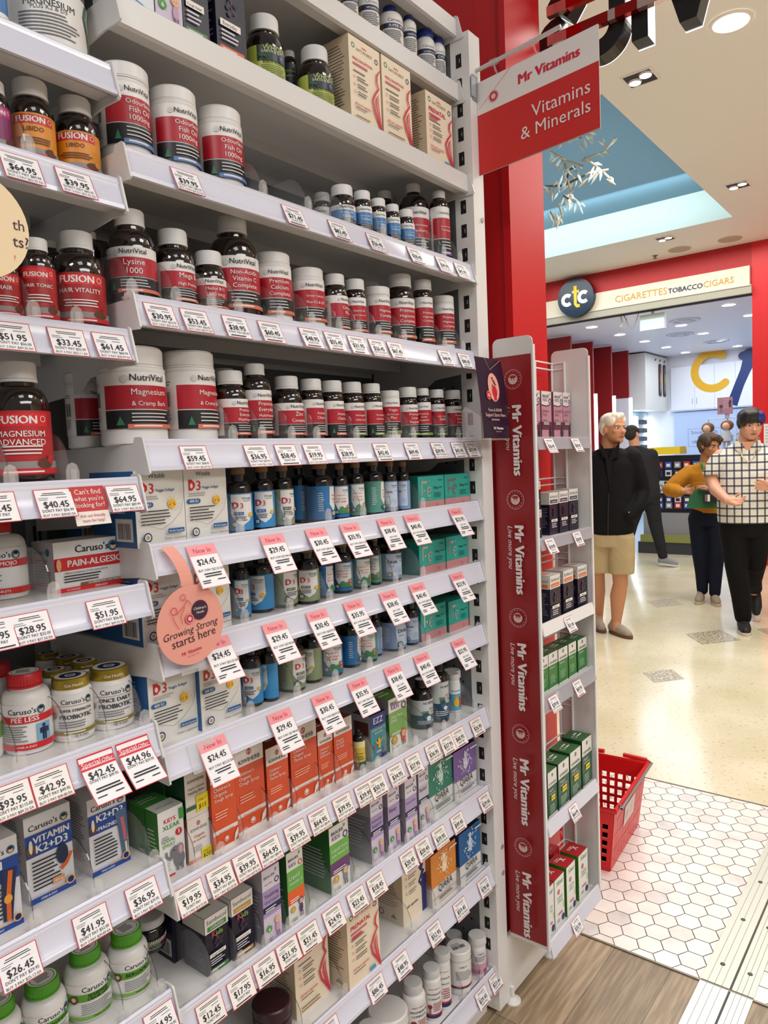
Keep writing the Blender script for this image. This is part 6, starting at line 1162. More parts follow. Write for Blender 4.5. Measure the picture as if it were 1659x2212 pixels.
mb = MB(); F = Face(mb, lambda u,v,e: (-.062-e,-u,v)); 
def cee(F, u, v, r, w, m): F.stroke([(u+r*math.cos(math.radians(a)),v+r*math.sin(math.radians(a))) for a in range(45,316,15)], w, m)
cee(F,-.115,-.02,.062,.048,WH); cee(F,.115,-.01,.062,.048,WH); F.stroke([(.0,.15),(.0,-.09),(.02,-.115),(.06,-.115)],.042,YEL); F.rect(-.045,.055,.055,.09,YEL); mb.build('letters', ds, smooth=False)
ex = thing('exit_light', (8.12,2.225,3.06)); tag(ex, 'hanging box light with pale cyan face under the shutter', 'light box')
mb = MB(); mb.box(-.03,-.16,-.09,.03,.16,.11,mat('d6dad2',.45)); mb.build('housing', ex, smooth=False)
mb = MB(); mb.box(-.034,-.15,-.085,-.030,.15,.045,mat('b8ecf0',.4,emit=.9)); mb.build('diffuser', ex, smooth=False)
mb = MB(); mb.tube([(0,.0,.11),(0,.0,.20)], .02, WHITE, 8); mb.build('mount', ex)
sc_ = thing('security_camera', (8.12,2.62,3.18)); tag(sc_, 'small camera with hanging cable left of the light box', 'camera'); mb = MB(); mb.tube([(0,.02,.02),(0,0,-.06),(-.03,.02,-.12)], [.012,.012,.022], mat('dcdcd8',.4), 8); mb.build('body', sc_)
mb = MB(); mb.tube([(0,-.22+.2*q/12*1.0,.05-.20*math.sin(PI*q/12)) for q in range(13)], .006, mat('bcb8b0',.5), 6); mb.tube([(0,.0,.04),(0,-.06,-.03),(0,-.03,-.1)], .005, mat('c8c8c4',.5), 6); mb.build('cable', sc_)
# ---------------------------------------------------------------- tobacco shop interior
SHW = mat('e4e6ea', .45)
quadmesh('ceiling_shop', [(8.05,-2,3.3),(14.4,-2,3.3),(14.4,5.2,3.3),(8.05,5.2,3.3)][::-1], SHW, 'white ceiling inside the tobacco shop')
quadmesh('wall_back', [(13.95,-2,0),(13.95,5.2,0),(13.95,5.2,3.3),(13.95,-2,3.3)], SHW, 'white back wall of the tobacco shop')
quadmesh('wall_left', [(8.05,4.62,0),(14.4,4.62,0),(14.4,4.62,3.3),(8.05,4.62,3.3)][::-1], mat('d9dde2',.5), 'left wall of the tobacco shop')
quadmesh('wall_end', [(8.26,-2,0),(14.4,-2,0),(14.4,-2,3.3),(8.26,-2,3.3)], SHW, 'right side wall inside the tobacco shop')
for i, (x, y) in enumerate([(9.106,3.45),(10.188,3.43),(11.291,3.41),(12.394,3.39),(13.507,3.37),(10.13,2.461),(11.273,2.448),(12.39,2.436),(13.484,2.424),(8.998,1.522),(10.097,1.501)]):
    downlight(x,y,3.3,.085,'%s cool downlight in the %s row of the tobacco shop ceiling' % (ORD[i if i < 5 else i-5 if i < 9 else i-9], 'left' if i < 5 else 'middle' if i < 9 else 'right'),'downlights of the tobacco shop',False)
for x, y in ((9.75,2.30),(11.05,2.75),(12.5,2.55)):
    mb = MB(); mb.lathe([(.22,-.001),(.21,-.012),(.15,-.014),(.15,-.004),(.10,-.004),(.095,-.016),(.002,-.018)], mat('cdd2da',.5), 30, cap=False); tag(mb.build('ceiling_vent', None, (x,y,3.3)), '%s round air vent in the tobacco shop ceiling' % {9.75:'nearest',11.05:'middle',12.5:'farthest'}[x], 'vent', 'round vents in the tobacco shop')
FRD = mat('8f1414', .5); TUBE = mat('f4f8ff', .5, emit=5.)
for i, (x, zb) in enumerate(((9.481,2.38),(10.349,2.38),(11.169,2.38),(11.992,2.40))):
    t = thing('red_shelf_fin', (x,4.28,0)); tag(t, '%s tall red divider panel on the left side of the tobacco shop' % ORD[i], 'panel', 'red divider panels')
    mb = MB(); mb.box(-.02,-.33,zb,.02,.335,3.27,FRD); mb.build('red_panel', t, smooth=False)
    mb = MB(); mb.box(-.02,-.33,.0,.02,.335,zb,FRD if i < 3 else SHW); mb.build('lower_panel', t, smooth=False)
    mb = MB(); mb.tube([(-.0,-.36,.45),(-.0,-.36,2.40)], .028, TUBE, 10); mb.build('tube_light', t)
CAPS = ['4a7ac0','b8323a','1c2440','e87a3a','4a78b0','6aa050','1a1c22','5a88c8','e06a70','2a3058','e8a8c8','58b070','d8b040','7a3a5a','3a62a8','c8c8cc']
k_ = 0
for zi, z in enumerate((2.92,2.66,2.50,2.22,2.02,1.80)):
    mb = MB(); mb.box(10.42,4.28,z-.075,11.12,4.61,z-.062,mat('2a2224',.5)); tag(mb.build('cap_shelf', smooth=False), '%s dark narrow shelf of caps between the second and third red panels' % ['topmost','second','third','fourth','fifth','lowest'][zi], 'shelf', 'narrow cap shelves')
    for j in range(3):
        c = CAPS[k_ % len(CAPS)]; k_ += 1; x = 10.55+.19*j; t = thing('cap', (x,4.36,z-.062)); tag(t, '%s coloured cap, %s on the %s cap shelf of the tobacco shop' % ({'4a7ac0':'blue','b8323a':'red','1c2440':'navy','e87a3a':'orange','4a78b0':'mid blue','6aa050':'green','1a1c22':'black','5a88c8':'sky blue','e06a70':'coral','2a3058':'dark blue','e8a8c8':'pink','58b070':'jade','d8b040':'yellow','7a3a5a':'plum','3a62a8':'cobalt','c8c8cc':'grey'}[c], ['left','middle','right'][j], ['topmost','second','third','fourth','fifth','lowest'][zi]), 'cap', 'caps on the tobacco shop shelves')
        mb = MB(); mb.lathe([(.075*math.cos(a*PI/12),.11*math.sin(a*PI/12)) for a in range(7)], mat(c,.6), 16, (0,0,.01)); mb.build('crown', t)
        mb = MB(); mb.prism([(-.07,0),(.07,0),(.05,-.08),(0,-.095),(-.05,-.08)][::-1], lambda u,v,d: (u,v-.03,d), .004, .014, mat(c,.6)); mb.build('brim', t)
for i, (x, w, y) in enumerate(((11.55,.5,4.3),)):
    for z in (2.1,1.7,1.3):
        mb = MB(); mb.box(11.24,4.2,z-.02,11.94,4.6,z,mat('4a4450',.5)); tag(mb.build('display_shelf', smooth=False), 'dark display shelf at %.1f metres between the third and fourth red panels' % z, 'shelf', 'dark display shelves')
        for j in range(4):
            mb = MB(); c = ['d8cfc4','b8a898','8a7058','6a6a7a'][(j+int(z*10)) % 4]; mb.lathe([(.055,0),(.06,.02),(.05,.2),(.03,.26),(.035,.28)], mat(c,.5), 12); tag(mb.build('flask', None, (11.33+.16*j,4.30,z)), '%s beige or brown flask on the %.1f metre high dark display shelf' % (ORD[j],z), 'flask', 'flasks on the dark display shelves')
cb_ = thing('wall_cupboard', (13.28,4.23,2.2)); tag(cb_, 'tall white wall cupboard with two skateboard pictures in the tobacco shop', 'cupboard')
mb = MB(); mb.box(-.68,-.38,0,.66,.38,1.07,mat('dcd9d0',.5)); mb.build('body', cb_, smooth=False)
for x, c1, c2 in ((.155,'7a4038','c88a5a'),(.42,'5a6068','b8a048')):
    mb = MB(); mb.prism(rpoly(x-.075,.28,x+.075,.92,.06,(1,1,1,1)), lambda u,v,d: (u,-.381-d,v), 0, .015, mat('2a2420',.5)); F = Face(mb, lambda u,v,e: (u,-.397-e,v)); F.rect(x-.03,.34,x+.06,.86,mat(c1,.5)); F.disc(x+.02,.62,.035,mat(c2,.5),.12); F.disc(x+.01,.45,.03,mat('9a9a98',.5),.07); mb.build('skateboard_picture', cb_, smooth=False)
for x in (-.12,.155,.42):
    mb = MB(); mb.tube([(x,-.385,.96),(x+.005,-.40,1.0)], .012, mat('5a5850',.5), 6); mb.build('hanger', cb_)
t = thing('lit_display_case', (12.98,4.28,0)); tag(t, 'bright cyan lit display case with vertical tube lights below the white cupboard', 'display case')
mb = MB(); mb.box(-.93,.0,0,.95,.33,2.19,mat('bfe4f2',.4)); mb.build('back', t, smooth=False)
for x in (-.30,.06,.22,.86): 
    mb = MB(); mb.tube([(x,-.04,1.0),(x,-.04,2.1)], .03, TUBE, 8); mb.build('tube_light', t)
for i, c in enumerate(('c83a48','3a6ac8','e8e8ea','3a8a5a','c83a48','6a9ad8','e8a0b0')):
    mb = MB(); mb.tube([(-.86+.07*i,-.02,2.05-.03*(i % 3)),(-.84+.07*i,-.03,1.75),(-.80+.07*i,-.02,1.45-.04*(i % 2))], .012, mat(c,.4), 6); mb.build('hanging_strap', t)
for j in range(6):
    mb = MB(); mb.box(.42,-.06,1.1+.17*j,.78,-.01,1.19+.17*j,mat('2c2c30',.5)); mb.build('shelf_stock', t, smooth=False)
mb = MB(); mb.box(-.55,-.12,.8,.35,-.06,1.42,mat('c4c8d0',.4)); mb.build('eyewear_board', t, smooth=False)
for i in range(6):
    for j in range(4):
        mb = MB(); mb.lathe([(.032,0),(.045,.02),(.03,.07)], mat('23242c',.3), 8, (-.47+.145*i,-.15,.85+.14*j)); mb.build('sunglasses', t)
bc = thing('back_cupboard', (13.92,2.3,2.2)); tag(bc, 'white back wall cupboards with big yellow c and navy letter graphic', 'cupboard')
mb = MB(); mb.box(-.04,-1.6,0,.028,1.47,.86,mat('e6e8ec',.4)); mb.box(-.06,-1.6,-.03,.028,1.47,0,mat('b8c4d8',.4)); mb.build('body', bc, smooth=False)
mb = MB(); F = Face(mb, lambda u,v,e: (-.042-e,1.04-u,v-.0))
for u in (.03,.40,.78,1.12,1.3): F.rect(u,0,u+.006,.86,mat('b4bac6',.5))
for u in (-.02,.06,.74,.83): F.rect(u,.1,u+.012,.22,mat('9aa2ae',.4))
yc = mat('dfa81c',.4); nc = mat('14306a',.4)
R_c = .335
F.stroke([(.37+R_c*math.cos(math.radians(a))*1.0,.72+R_c*1.02*math.sin(math.radians(a))) for a in range(58,316,8)],[.15]*33,yc)
F.disc(.37+R_c*math.cos(math.radians(58)),.72+R_c*1.02*math.sin(math.radians(58)),.075,yc); F.disc(.37+R_c*math.cos(math.radians(314)),.72+R_c*1.02*math.sin(math.radians(314)),.075,yc)
F.stroke([(.70+.02,.03),(.78,.2),(.86,.42),(.96,.66),(1.06,.92)],[.20,.18,.17,.18,.26],nc); F.disc(.93,.95,.09,nc,.08); F.disc(1.05,1.0,.12,nc,.07)
mb.build('letter_graphic', bc, smooth=False)
mb = MB(); mb.box(13.90,.6,0,13.945,3.72,2.15,mat('b4c6e2',.4)); F = Face(mb, lambda u,v,e: (13.90-e,3.45-u,v)); ik = mat('5a6478',.5)
for a in ((0,1.45,.62,1.455),(0,1.80,.62,1.805),(0,1.45,.006,1.8),(.615,1.45,.62,1.8)): F.rect(*a,ik)
F.text('Smoking kills',.31,1.70,ik,width=.5); F.text('Go to it',.31,1.60,ik,width=.26); F.text('1800',.16,1.51,ik,width=.16); F.rect(.9,.3,.906,2.1,mat('8fa2c4',.5)); o = mb.build('wall_panel', smooth=False); struct(o, 'pale blue panelled back wall with health warning text')
# kiosk with stock, and the doll rack
kk = thing('stock_counter', (8.95,2.19,0)); tag(kk, 'dark stock counter with yellow header in front of the tobacco shop', 'counter')
mb = MB(); mb.box(-.30,-.36,.18,.35,.38,.56,mat('8d9098',.4)); mb.build('lower_body', kk, smooth=False)
mb = MB(); mb.box(-.36,-.42,0,.40,.44,.16,mat('3a3a42',.5)); mb.box(-.38,-.38,.16,.36,.40,.26,mat('8a9050',.5)); mb.build('base', kk, smooth=False)
mb = MB(); mb.box(-.24,-.40,.56,.35,.38,1.34,mat('191c2c',.4)); mb.box(-.26,-.40,.985,-.24,.38,1.0,mat('9a9ca8',.4)); mb.build('stock_panel', kk, smooth=False)
mb = MB(); mb.prism([(-.30,1.36),(.02,1.36),(.0,1.46),(-.28,1.46)], lambda u,v,d: (u,d,v), -.12, .40, mat('e6c81e',.45)); mb.build('header', kk, smooth=False)
ci = 0
for zi, z in enumerate((1.17,1.06,.86,.70,.62)):
    for j in range(6):
        c = ['3a5ac0','d0d4dc','c03a40','2a3a8a','8a8c98','40424e'][(j*2+zi) % 6]; mb = MB(); mb.box(-.275,-.36+.12*j,z,-.245,-.28+.12*j,z+.085,mat(c,.4)); mb.box(-.277,-.345+.12*j,z+.02,-.275,-.295+.12*j,z+.06,WH if c != 'd0d4dc' else NAVY)
        ci += 1; mb.build('blister_pack', kk, smooth=False)
mb = MB(); mb.box(-.268,.10,.83,-.262,.34,1.0,mat('bcd0e0',.5)); mb.build('price_sheet', kk, smooth=False)
dr = thing('doll_rack', (9.55,1.68,0)); tag(dr, 'clear wire rack of rag dolls beside the stock counter', 'rack')
mb = MB()
for y in (-.25,.0,.25): mb.tube([(0,y,.3),(0,y,1.83)], .008, mat('c4c8d0',.3,.5), 6)
for z in (1.83,1.5,1.2): mb.tube([(0,-.25,z),(0,.25,z)], .006, mat('c4c8d0',.3,.5), 6)
mb.build('wire_frame', dr)
mb = MB(); mb.box(-.02,-.03,1.83,-.012,.03,1.90,mat('c4c8d0',.4)); mb.box(-.03,-.075,1.885,-.02,.125,2.12,mat('b88a98',.5)); F = Face(mb, lambda u,v,e: (-.03-e,.125-u,1.885+v)); F.disc(.05,.11,.025,mat('6a3a3a',.6)); F.rect(.035,.03,.065,.09,mat('7a7aa0',.6)); F.disc(.165,.17,.022,mat('5a2a38',.6)); F.rect(.15,.09,.18,.15,mat('4a4a6a',.6)); F.lines(.08,.2,.08,5,.03,mat('d8a8b0',.6),.4); mb.build('poster', dr, smooth=False)
for i, (y, z, hc) in enumerate(((.21,1.72,'7a5a3a'),(-.02,1.74,'8a6038'),(-.22,1.76,'b87a2c'),(.20,1.27,'b0702c'))):
    t = thing('rag_doll', (9.40,1.68+y*1.1,z-.30)); tag(t, ['brown haired rag doll at the left of the rack','brown haired rag doll in the middle of the rack','ginger haired rag doll at the right of the rack','ginger haired rag doll hanging in the lower row'][i], 'doll', 'rag dolls on the rack')
    mb = MB(); mb.lathe([(.01,.0),(.09,.02),(.06,.12),(.035,.17),(.02,.18)], mat('b8c4c8',.7), 14, (0,0,.05)); mb.build('dress', t)
    mb = MB(); mb.lathe([(.055*math.sin(PI*a/8)+.0005,.055-.055*math.cos(PI*a/8)) for a in range(9)], mat('e8bfa4',.7), 14, (-.01,0,.22)); mb.build('head', t)
    mb = MB(); mb.lathe([(.085*math.sin(PI*a/8)+.0005,.07-.075*math.cos(PI*a/8)) for a in range(9)], mat(hc,.9), 14, (.035,0,.215)); mb.build('hair', t)
    for sy in (-1,1):
        mb = MB(); mb.tube([(0,.03*sy,.07),(-.01,.035*sy,-.05)], .018, mat('d8d4d0',.7), 8); mb.build('leg', t)
        mb = MB(); mb.tube([(0,.03*sy,.2),(-.02,.09*sy,.13)], .014, mat('b8c4c8',.7), 8); mb.build('arm', t)
mb = MB(); mb.box(7.985,.62,1.38,7.998,.915,1.68,mat('e2e2e0',.5)); F = Face(mb, lambda u,v,e: (7.985-e,.915-u,1.38+v)); F.lines(.02,.26,.22,6,.035,MID,.3); tag(mb.build('notice_sheet', smooth=False), 'white notice sheet on the red wall at the right edge', 'notice')
t = thing('tan_seat', (5.15,.10,0)); tag(t, 'tan upholstered mall seat cut by the right edge of the photo', 'seat')
mb = MB(); mb.box(-.12,-.3,.36,.3,.205,.70,mat('c9a878',.6)); mb.build('seat', t, smooth=False)
mb = MB(); mb.box(-.14,-.3,.70,.34,.215,1.14,mat('d2b384',.6)); mb.build('backrest', t, smooth=False)
mb = MB(); mb.box(-.05,-.3,0,.25,.15,.36,mat('a88a60',.6)); mb.build('base', t, smooth=False)
# ---------------------------------------------------------------- people
def cloth(name, h, rough=.85, bump=.35, scale=9):
    m = bpy.data.materials.new(name); m.use_nodes = True; nt = m.node_tree; b = nt.nodes['Principled BSDF']; L = nt.links.new
    b.inputs['Base Color'].default_value = lin(h); b.inputs['Roughness'].default_value = rough; b.inputs['Specular IOR Level'].default_value = .2
    tc = nt.nodes.new('ShaderNodeTexCoord'); n = nt.nodes.new('ShaderNodeTexNoise'); n.inputs['Scale'].default_value = scale; n.inputs['Detail'].default_value = 3
    bp = nt.nodes.new('ShaderNodeBump'); bp.inputs['Strength'].default_value = bump; bp.inputs['Distance'].default_value = .03
    L(tc.outputs['Object'], n.inputs[0]); L(n.outputs[0], bp.inputs['Height']); L(bp.outputs[0], b.inputs['Normal'])
    return m
def plaid():
    m = cloth('plaid_cotton', 'e9e7da', .85, .3, 12); nt = m.node_tree; b = nt.nodes['Principled BSDF']; L = nt.links.new
    tc = nt.nodes.new('ShaderNodeTexCoord'); sp = nt.nodes.new('ShaderNodeSeparateXYZ'); L(tc.outputs['Object'], sp.inputs[0])
    def band(out, per, w, off):
        a = nt.nodes.new('ShaderNodeMath'); a.operation = 'MULTIPLY_ADD'; a.inputs[1].default_value = 1/per; a.inputs[2].default_value = off; L(out, a.inputs[0])
        f = nt.nodes.new('ShaderNodeMath'); f.operation = 'FRACT'; L(a.outputs[0], f.inputs[0])
        c = nt.nodes.new('ShaderNodeMath'); c.operation = 'LESS_THAN'; c.inputs[1].default_value = w; L(f.outputs[0], c.inputs[0]); return c.outputs[0]
    col = None
    def mix(base, fac, c, k):
        x = nt.nodes.new('ShaderNodeMixRGB'); mu = nt.nodes.new('ShaderNodeMath'); mu.operation = 'MULTIPLY'; mu.inputs[1].default_value = k; L(fac, mu.inputs[0]); L(mu.outputs[0], x.inputs[0])
        if base is None: x.inputs[1].default_value = lin('f0f0ea')
        else: L(base, x.inputs[1])
        x.inputs[2].default_value = lin(c); return x.outputs[0]
    for out, per in ((sp.outputs[0],.052),(sp.outputs[2],.058)):
        col = mix(col, band(out,per,.5,10.1), 'dddccb', .4)
    for out, per in ((sp.outputs[0],.052),(sp.outputs[2],.058)):
        col = mix(col, band(out,per,.24,10.5), '26324e', .85)
    L(col, b.inputs['Base Color']); return m
def ball(mb, c, r, m, rot=0, tilt=0, n=14):
    rx, ry, rz = r if isinstance(r, tuple) else (r,r,r); ca, sa = math.cos(rot), math.sin(rot); ct, st_ = math.cos(tilt), math.sin(tilt)
    vs = []; 
    for i in range(1,n):
        t = PI*i/n
        for k in range(2*n):
            p = PI*k/n; x, y, z = rx*math.sin(t)*math.cos(p), ry*math.sin(t)*math.sin(p), rz*math.cos(t)
            y, z = y*ct-z*st_, y*st_+z*ct
            vs.append((c[0]+x*ca-y*sa, c[1]+x*sa+y*ca, c[2]+z))
    top = len(vs); tp = (0,-rz*st_*1,rz*ct); 
    for s_ in (1,-1):
        y, z = -s_*rz*st_, s_*rz*ct; vs.append((c[0]-y*sa, c[1]+y*ca, c[2]+z))
    W_ = 2*n; fs = [(i*W_+k, (i+1)*W_+k, (i+1)*W_+(k+1) % W_, i*W_+(k+1) % W_) for i in range(n-2) for k in range(W_)]
    fs += [(top,k,(k+1) % W_) for k in range(W_)]+[(top+1,(n-2)*W_+(k+1) % W_,(n-2)*W_+k) for k in range(W_)]
    mb.add(vs, fs, m)
def limb(mb, pts, rad, m):
    # smooth chain of balls and cones
    mb.tube(pts, rad, m, 14)
    for p, r in zip(pts, rad): ball(mb, p, r, m, n=8)
def loft(mb, secs, m, n=24):
    # secs: (x, y, z, half width, half depth, yaw)
    b = []
    for x, y, z, a, d, w in secs:
        for k in range(n):
            t = 2*PI*k/n; u, v = a*math.copysign(abs(math.cos(t))**.85,math.cos(t)), d*math.copysign(abs(math.sin(t))**.85,math.sin(t)); b.append((x+u*math.cos(w)-v*math.sin(w), y+u*math.sin(w)+v*math.cos(w), z))
    s_ = len(secs); fs = [(i*n+k, i*n+(k+1) % n, (i+1)*n+(k+1) % n, (i+1)*n+k) for i in range(s_-1) for k in range(n)]
    up_ = secs[-1][2] > secs[0][2]
    fs += [tuple(reversed(range(n))), tuple((s_-1)*n+k for k in range(n))]
    mb.add(b, fs, m, flip=not up_)
def fuse(mb, name, parent, voxel, smooth=4):
    o = mb.build(name); r = o.modifiers.new('r', 'REMESH'); r.mode = 'VOXEL'; r.voxel_size = voxel
    s_ = o.modifiers.new('s', 'SMOOTH'); s_.iterations = smooth; s_.factor = .5
    dg = bpy.context.evaluated_depsgraph_get(); me = bpy.data.meshes.new_from_object(o.evaluated_get(dg)); mats = mb.mats
    me.materials.clear(); me.materials.append(mats[0]); me.polygons.foreach_set('material_index', [0]*len(me.polygons)); me.polygons.foreach_set('use_smooth', [True]*len(me.polygons)); me.name = name
    old = o.data; o.modifiers.clear(); o.data = me; bpy.data.meshes.remove(old)
    if parent: o.parent = parent
    return o
def hand(mb, wrist, d, side, m, k=1., curl=.35, spread=.16):
    """palm and five separate fingers; d = pointing direction, side = direction of the thumb"""
    d = Vector(d).normalized(); s_ = Vector(side); s_ = (s_-d*s_.dot(d)).normalized(); nrm = d.cross(s_).normalized(); w = Vector(wrist)
    pc = w+d*.048*k
    limb(mb, [w, w+d*.03*k, w+d*.07*k+s_*.018*k], [.026*k,.026*k,.018*k], m); limb(mb, [w+d*.03*k-s_*.012*k, w+d*.075*k-s_*.022*k], [.022*k,.016*k], m)
    for i, (o_, L_) in enumerate(((.030,.070),(.010,.080),(-.010,.075),(-.029,.060))):
        b = w+d*.078*k+s_*o_*k; dd = (d+s_*(1.5-i)*spread*.5).normalized(); p = [b]; 
        for j in range(3):
            a = curl*(j+1); q = dd*math.cos(a)+nrm*math.sin(a); p.append(p[-1]+q*L_*k*(.42,.33,.25)[j])
        limb(mb, p, [.0105*k,.0100*k,.009*k,.0075*k], m)
    b = w+d*.028*k+s_*.026*k; limb(mb, [b, b+(s_*.8+d*.6).normalized()*.034*k, b+(s_*.75+d*1.0+nrm*.35).normalized()*.066*k], [.014*k,.012*k,.009*k], m)
SK1 = mat('c08a66', .5, spec=.35); SK2 = mat('d8a186', .5, spec=.35); SK3 = mat('b9835f', .5, spec=.35); EYEW = mat('e4dcd4', .3); EYED = mat('1d1410', .3)
def head_skin(mb, c, yaw, m, k=1., tilt=0, jaw=1.):
    """head with brow, nose, lips, chin and ears; c = head centre, yaw>0 turns it to the right of the photo"""
    ca, sa = math.cos(yaw), math.sin(yaw); ct, st_ = math.cos(tilt), math.sin(tilt)
    def H(x, f, z): f, z = f*ct-z*st_, z*ct+f*st_; return (c[0]+k*(x*ca+f*sa), c[1]+k*(x*sa-f*ca), c[2]+k*z)
    ball(mb, H(0,-.012,.030), (.075*k,.095*k,.088*k), m, yaw); ball(mb, H(0,.020,-.030), (.063*k*jaw,.072*k,.080*k), m, yaw); ball(mb, H(0,.055,-.085), (.034*k*jaw,.032*k,.026*k), m, yaw)
    ball(mb, H(0,.072,.022), (.050*k,.018*k,.014*k), m, yaw); limb(mb, [H(0,.080,.014),H(0,.092,-.012),H(0,.104,-.028)], [.009*k,.010*k,.0125*k], m); ball(mb, H(.013,.090,-.030), .0095*k, m); ball(mb, H(-.013,.090,-.030), .0095*k, m)
    for s_ in (-1,1):
        ball(mb, H(.040*s_,.062,-.020), (.022*k,.018*k,.018*k), m, yaw); ball(mb, H(.075*s_,-.010,-.008), (.011*k,.020*k,.032*k), m, yaw)
    ball(mb, H(0,.084,-.056), (.022*k,.010*k,.006*k), m, yaw); ball(mb, H(0,.083,-.066), (.019*k,.010*k,.007*k), m, yaw)
    return H
def face(H, parent, k, brow, lip, yaw):
    mb = MB()
    for s_ in (-1,1): ball(mb, H(.031*s_,.072,.004), (.0135*k,.010*k,.0085*k), EYEW, yaw, n=8)
    for s_ in (-1,1): ball(mb, H(.031*s_,.080,.004), (.0062*k,.004*k,.0068*k), EYED, yaw, n=8)
    mb.build('eyes', parent); mb = MB()
    for s_ in (-1,1): mb.tube([H(.014*s_,.088,.021),H(.032*s_,.087,.027),H(.050*s_,.074,.022)], [.004*k,.0045*k,.003*k], brow, 6)
    mb.build('eyebrows', parent); mb = MB(); mb.tube([H(-.022,.086,-.060),H(-.008,.0945,-.0595),H(.008,.0945,-.0595),H(.022,.086,-.060)], [.002*k,.0055*k,.0055*k,.002*k], lip, 6); mb.build('mouth', parent)
def shoe(mb, heel, toe, m, sole, h=.075, w=.045):
    a, b = Vector(heel), Vector(toe); d = b-a; up_ = Vector((0,0,1)); f = d.normalized(); yaw = math.atan2(d.y,d.x)-PI/2
    body = MB(); 
    limb(body, [a+f*.03+up_*.045, a+f*.10+up_*.05, a+d*.62+up_*.036, b-f*.04+up_*.030], [w*.92,w*.98,w*.98,w*.74], m)
    limb(body, [a+f*.045+up_*.06, a+f*.06+up_*h*1.25], [w*.85,w*.78], m)
    so_ = MB(); s_ = f.cross(up_).normalized(); pts = []
    for q in range(24):
        t = 2*PI*q/24; L_ = d.length/2+.012; pts.append((math.cos(t)*L_*(1), math.sin(t)*w*1.05))
    mid = (a+b)/2; so_.prism(pts, lambda u,v,z: tuple(mid+f*u-s_*v+up_*z), .0, .024, sole)
    return body, so_
def person(loc, label, cam=(-1.5546,-.9445)):
    dx, dy = cam[0]-loc[0], cam[1]-loc[1]; rz = math.atan2(dx,-dy)
    o = thing('person', loc, rz); return tag(o, label, 'person')
def shoes(t, prs, m, sole, h=.075, w=.045):
    for a, b in prs:
        bd, so_ = shoe(None, a, b, m, sole, h, w); o = fuse(bd, 'shoe', t, .007, 3); so_.build('sole', o)
# --- man in black jacket (left), looking to the right of the photo
t = person((4.02,1.17,0), 'older white haired man in black jacket and beige shorts, hand in pocket, looking right'); m = SK1; mb = MB()
Z = lambda x, z, y=0: (x, y, z)
hc = (-.025,-.02,1.612); H = head_skin(mb, hc, .75, m, 1.04)
limb(mb, [(-.045,.015,1.56),(-.055,.02,1.44)], [.062,.068], m); loft(mb, [(-.07,.02,.84,.15,.10,0),(-.07,.02,1.10,.15,.10,0),(-.07,.02,1.38,.17,.09,0),(-.06,.02,1.46,.07,.06,0)], m)
limb(mb, [(.10,.02,1.40),(.145,.04,1.14),(.07,-.045,.97)], [.055,.045,.034], m); hand(mb, (.07,-.045,.97), (-.6,.12,-.75), (-.3,-.3,.5), m, .9, .3)
limb(mb, [(-.24,.02,1.40),(-.31,.04,1.14),(-.28,-.06,.90)], [.055,.045,.034], m); hand(mb, (-.28,-.06,.90), (0,-.1,-1), (.5,-.9,0), m, .95, .3)
limb(mb, [(.01,.0,.84),(.0,-.02,.52),(.005,.0,.40),(-.015,.01,.30),(-.03,.0,.10),(-.03,-.03,.05)], [.085,.062,.058,.062,.038,.036], m); limb(mb, [(-.16,.04,.84),(-.17,.06,.50),(-.17,.12,.32),(-.17,.20,.11),(-.17,.17,.06)], [.085,.058,.060,.038,.036], m)
fuse(mb, 'body', t, .006); face(H, t, 1.04, mat('a8a096',.8), mat('8a4a3e',.5), .75)
mb = MB(); hm = noisy('white_hair','cfc6b4','efe9dc',60,.8,3,.3,.7,(1,1,.3)); 
for x, f, z, r in ((0,-.03,.060,(.078,.085,.066)),(0,-.06,.02,(.074,.060,.080)),(0,.035,.088,(.060,.045,.034)),(-.050,.02,.060,(.034,.050,.050)),(.050,.02,.060,(.034,.050,.050)),(-.07,-.03,.0,(.016,.03,.05)),(.07,-.03,.0,(.016,.03,.05)),(.02,.058,.098,(.034,.022,.022)),(-.03,.05,.096,(.03,.022,.022))): ball(mb, H(x,f,z), r, hm, .75)
fuse(mb, 'hair', t, .006, 6)
JK = cloth('black_jacket','0d0d10',.8,.5,7); mb = MB()
loft(mb, [(-.065,.02,.790,.165,.125,0),(-.065,.02,.83,.192,.145,0),(-.07,.02,1.0,.195,.145,0),(-.07,.02,1.2,.195,.14,0),(-.065,.02,1.34,.205,.125,0),(-.06,.02,1.42,.175,.10,0),(-.055,.02,1.465,.085,.075,0)], JK)
limb(mb, [(.10,.02,1.385),(.145,.035,1.26),(.175,.045,1.12),(.14,-.03,1.01),(.075,-.07,.945)], [.085,.078,.068,.064,.060], JK); limb(mb, [(-.24,.02,1.385),(-.30,.04,1.15),(-.28,-.06,.92)], [.085,.070,.056], JK)
jk = fuse(mb, 'jacket', t, .009, 4)
mb = MB(); c_ = cloth('black_polo','131316',.8,.3,14); mb.prism([(-.115,1.505),(-.085,1.37),(-.055,1.10),(-.04,1.37),(-.015,1.505),(-.06,1.38)], lambda u,v,d: (u,d+(.02 if v > 1.45 else 0),v), -.128, -.10, c_)
mb.prism([(-.13,1.515),(-.075,1.43),(-.065,1.37),(-.11,1.40)], lambda u,v,d: (u,d,v), -.115, -.075, c_); mb.prism([(.02,1.515),(-.05,1.42),(-.055,1.37),(.01,1.40)][::-1], lambda u,v,d: (u,d,v), -.115, -.075, c_); mb.build('polo_collar', t)
mb = MB(); mb.tube([(-.068,-.128,1.12),(-.075,-.130,.98),(-.080,-.121,.80)], .004, mat('3a3a3c',.4,.5), 6); mb.tube([(.075,-.118,.975),(.10,-.112,.93)], .006, mat('c8b89a',.6), 6); mb.build('zip', jk)
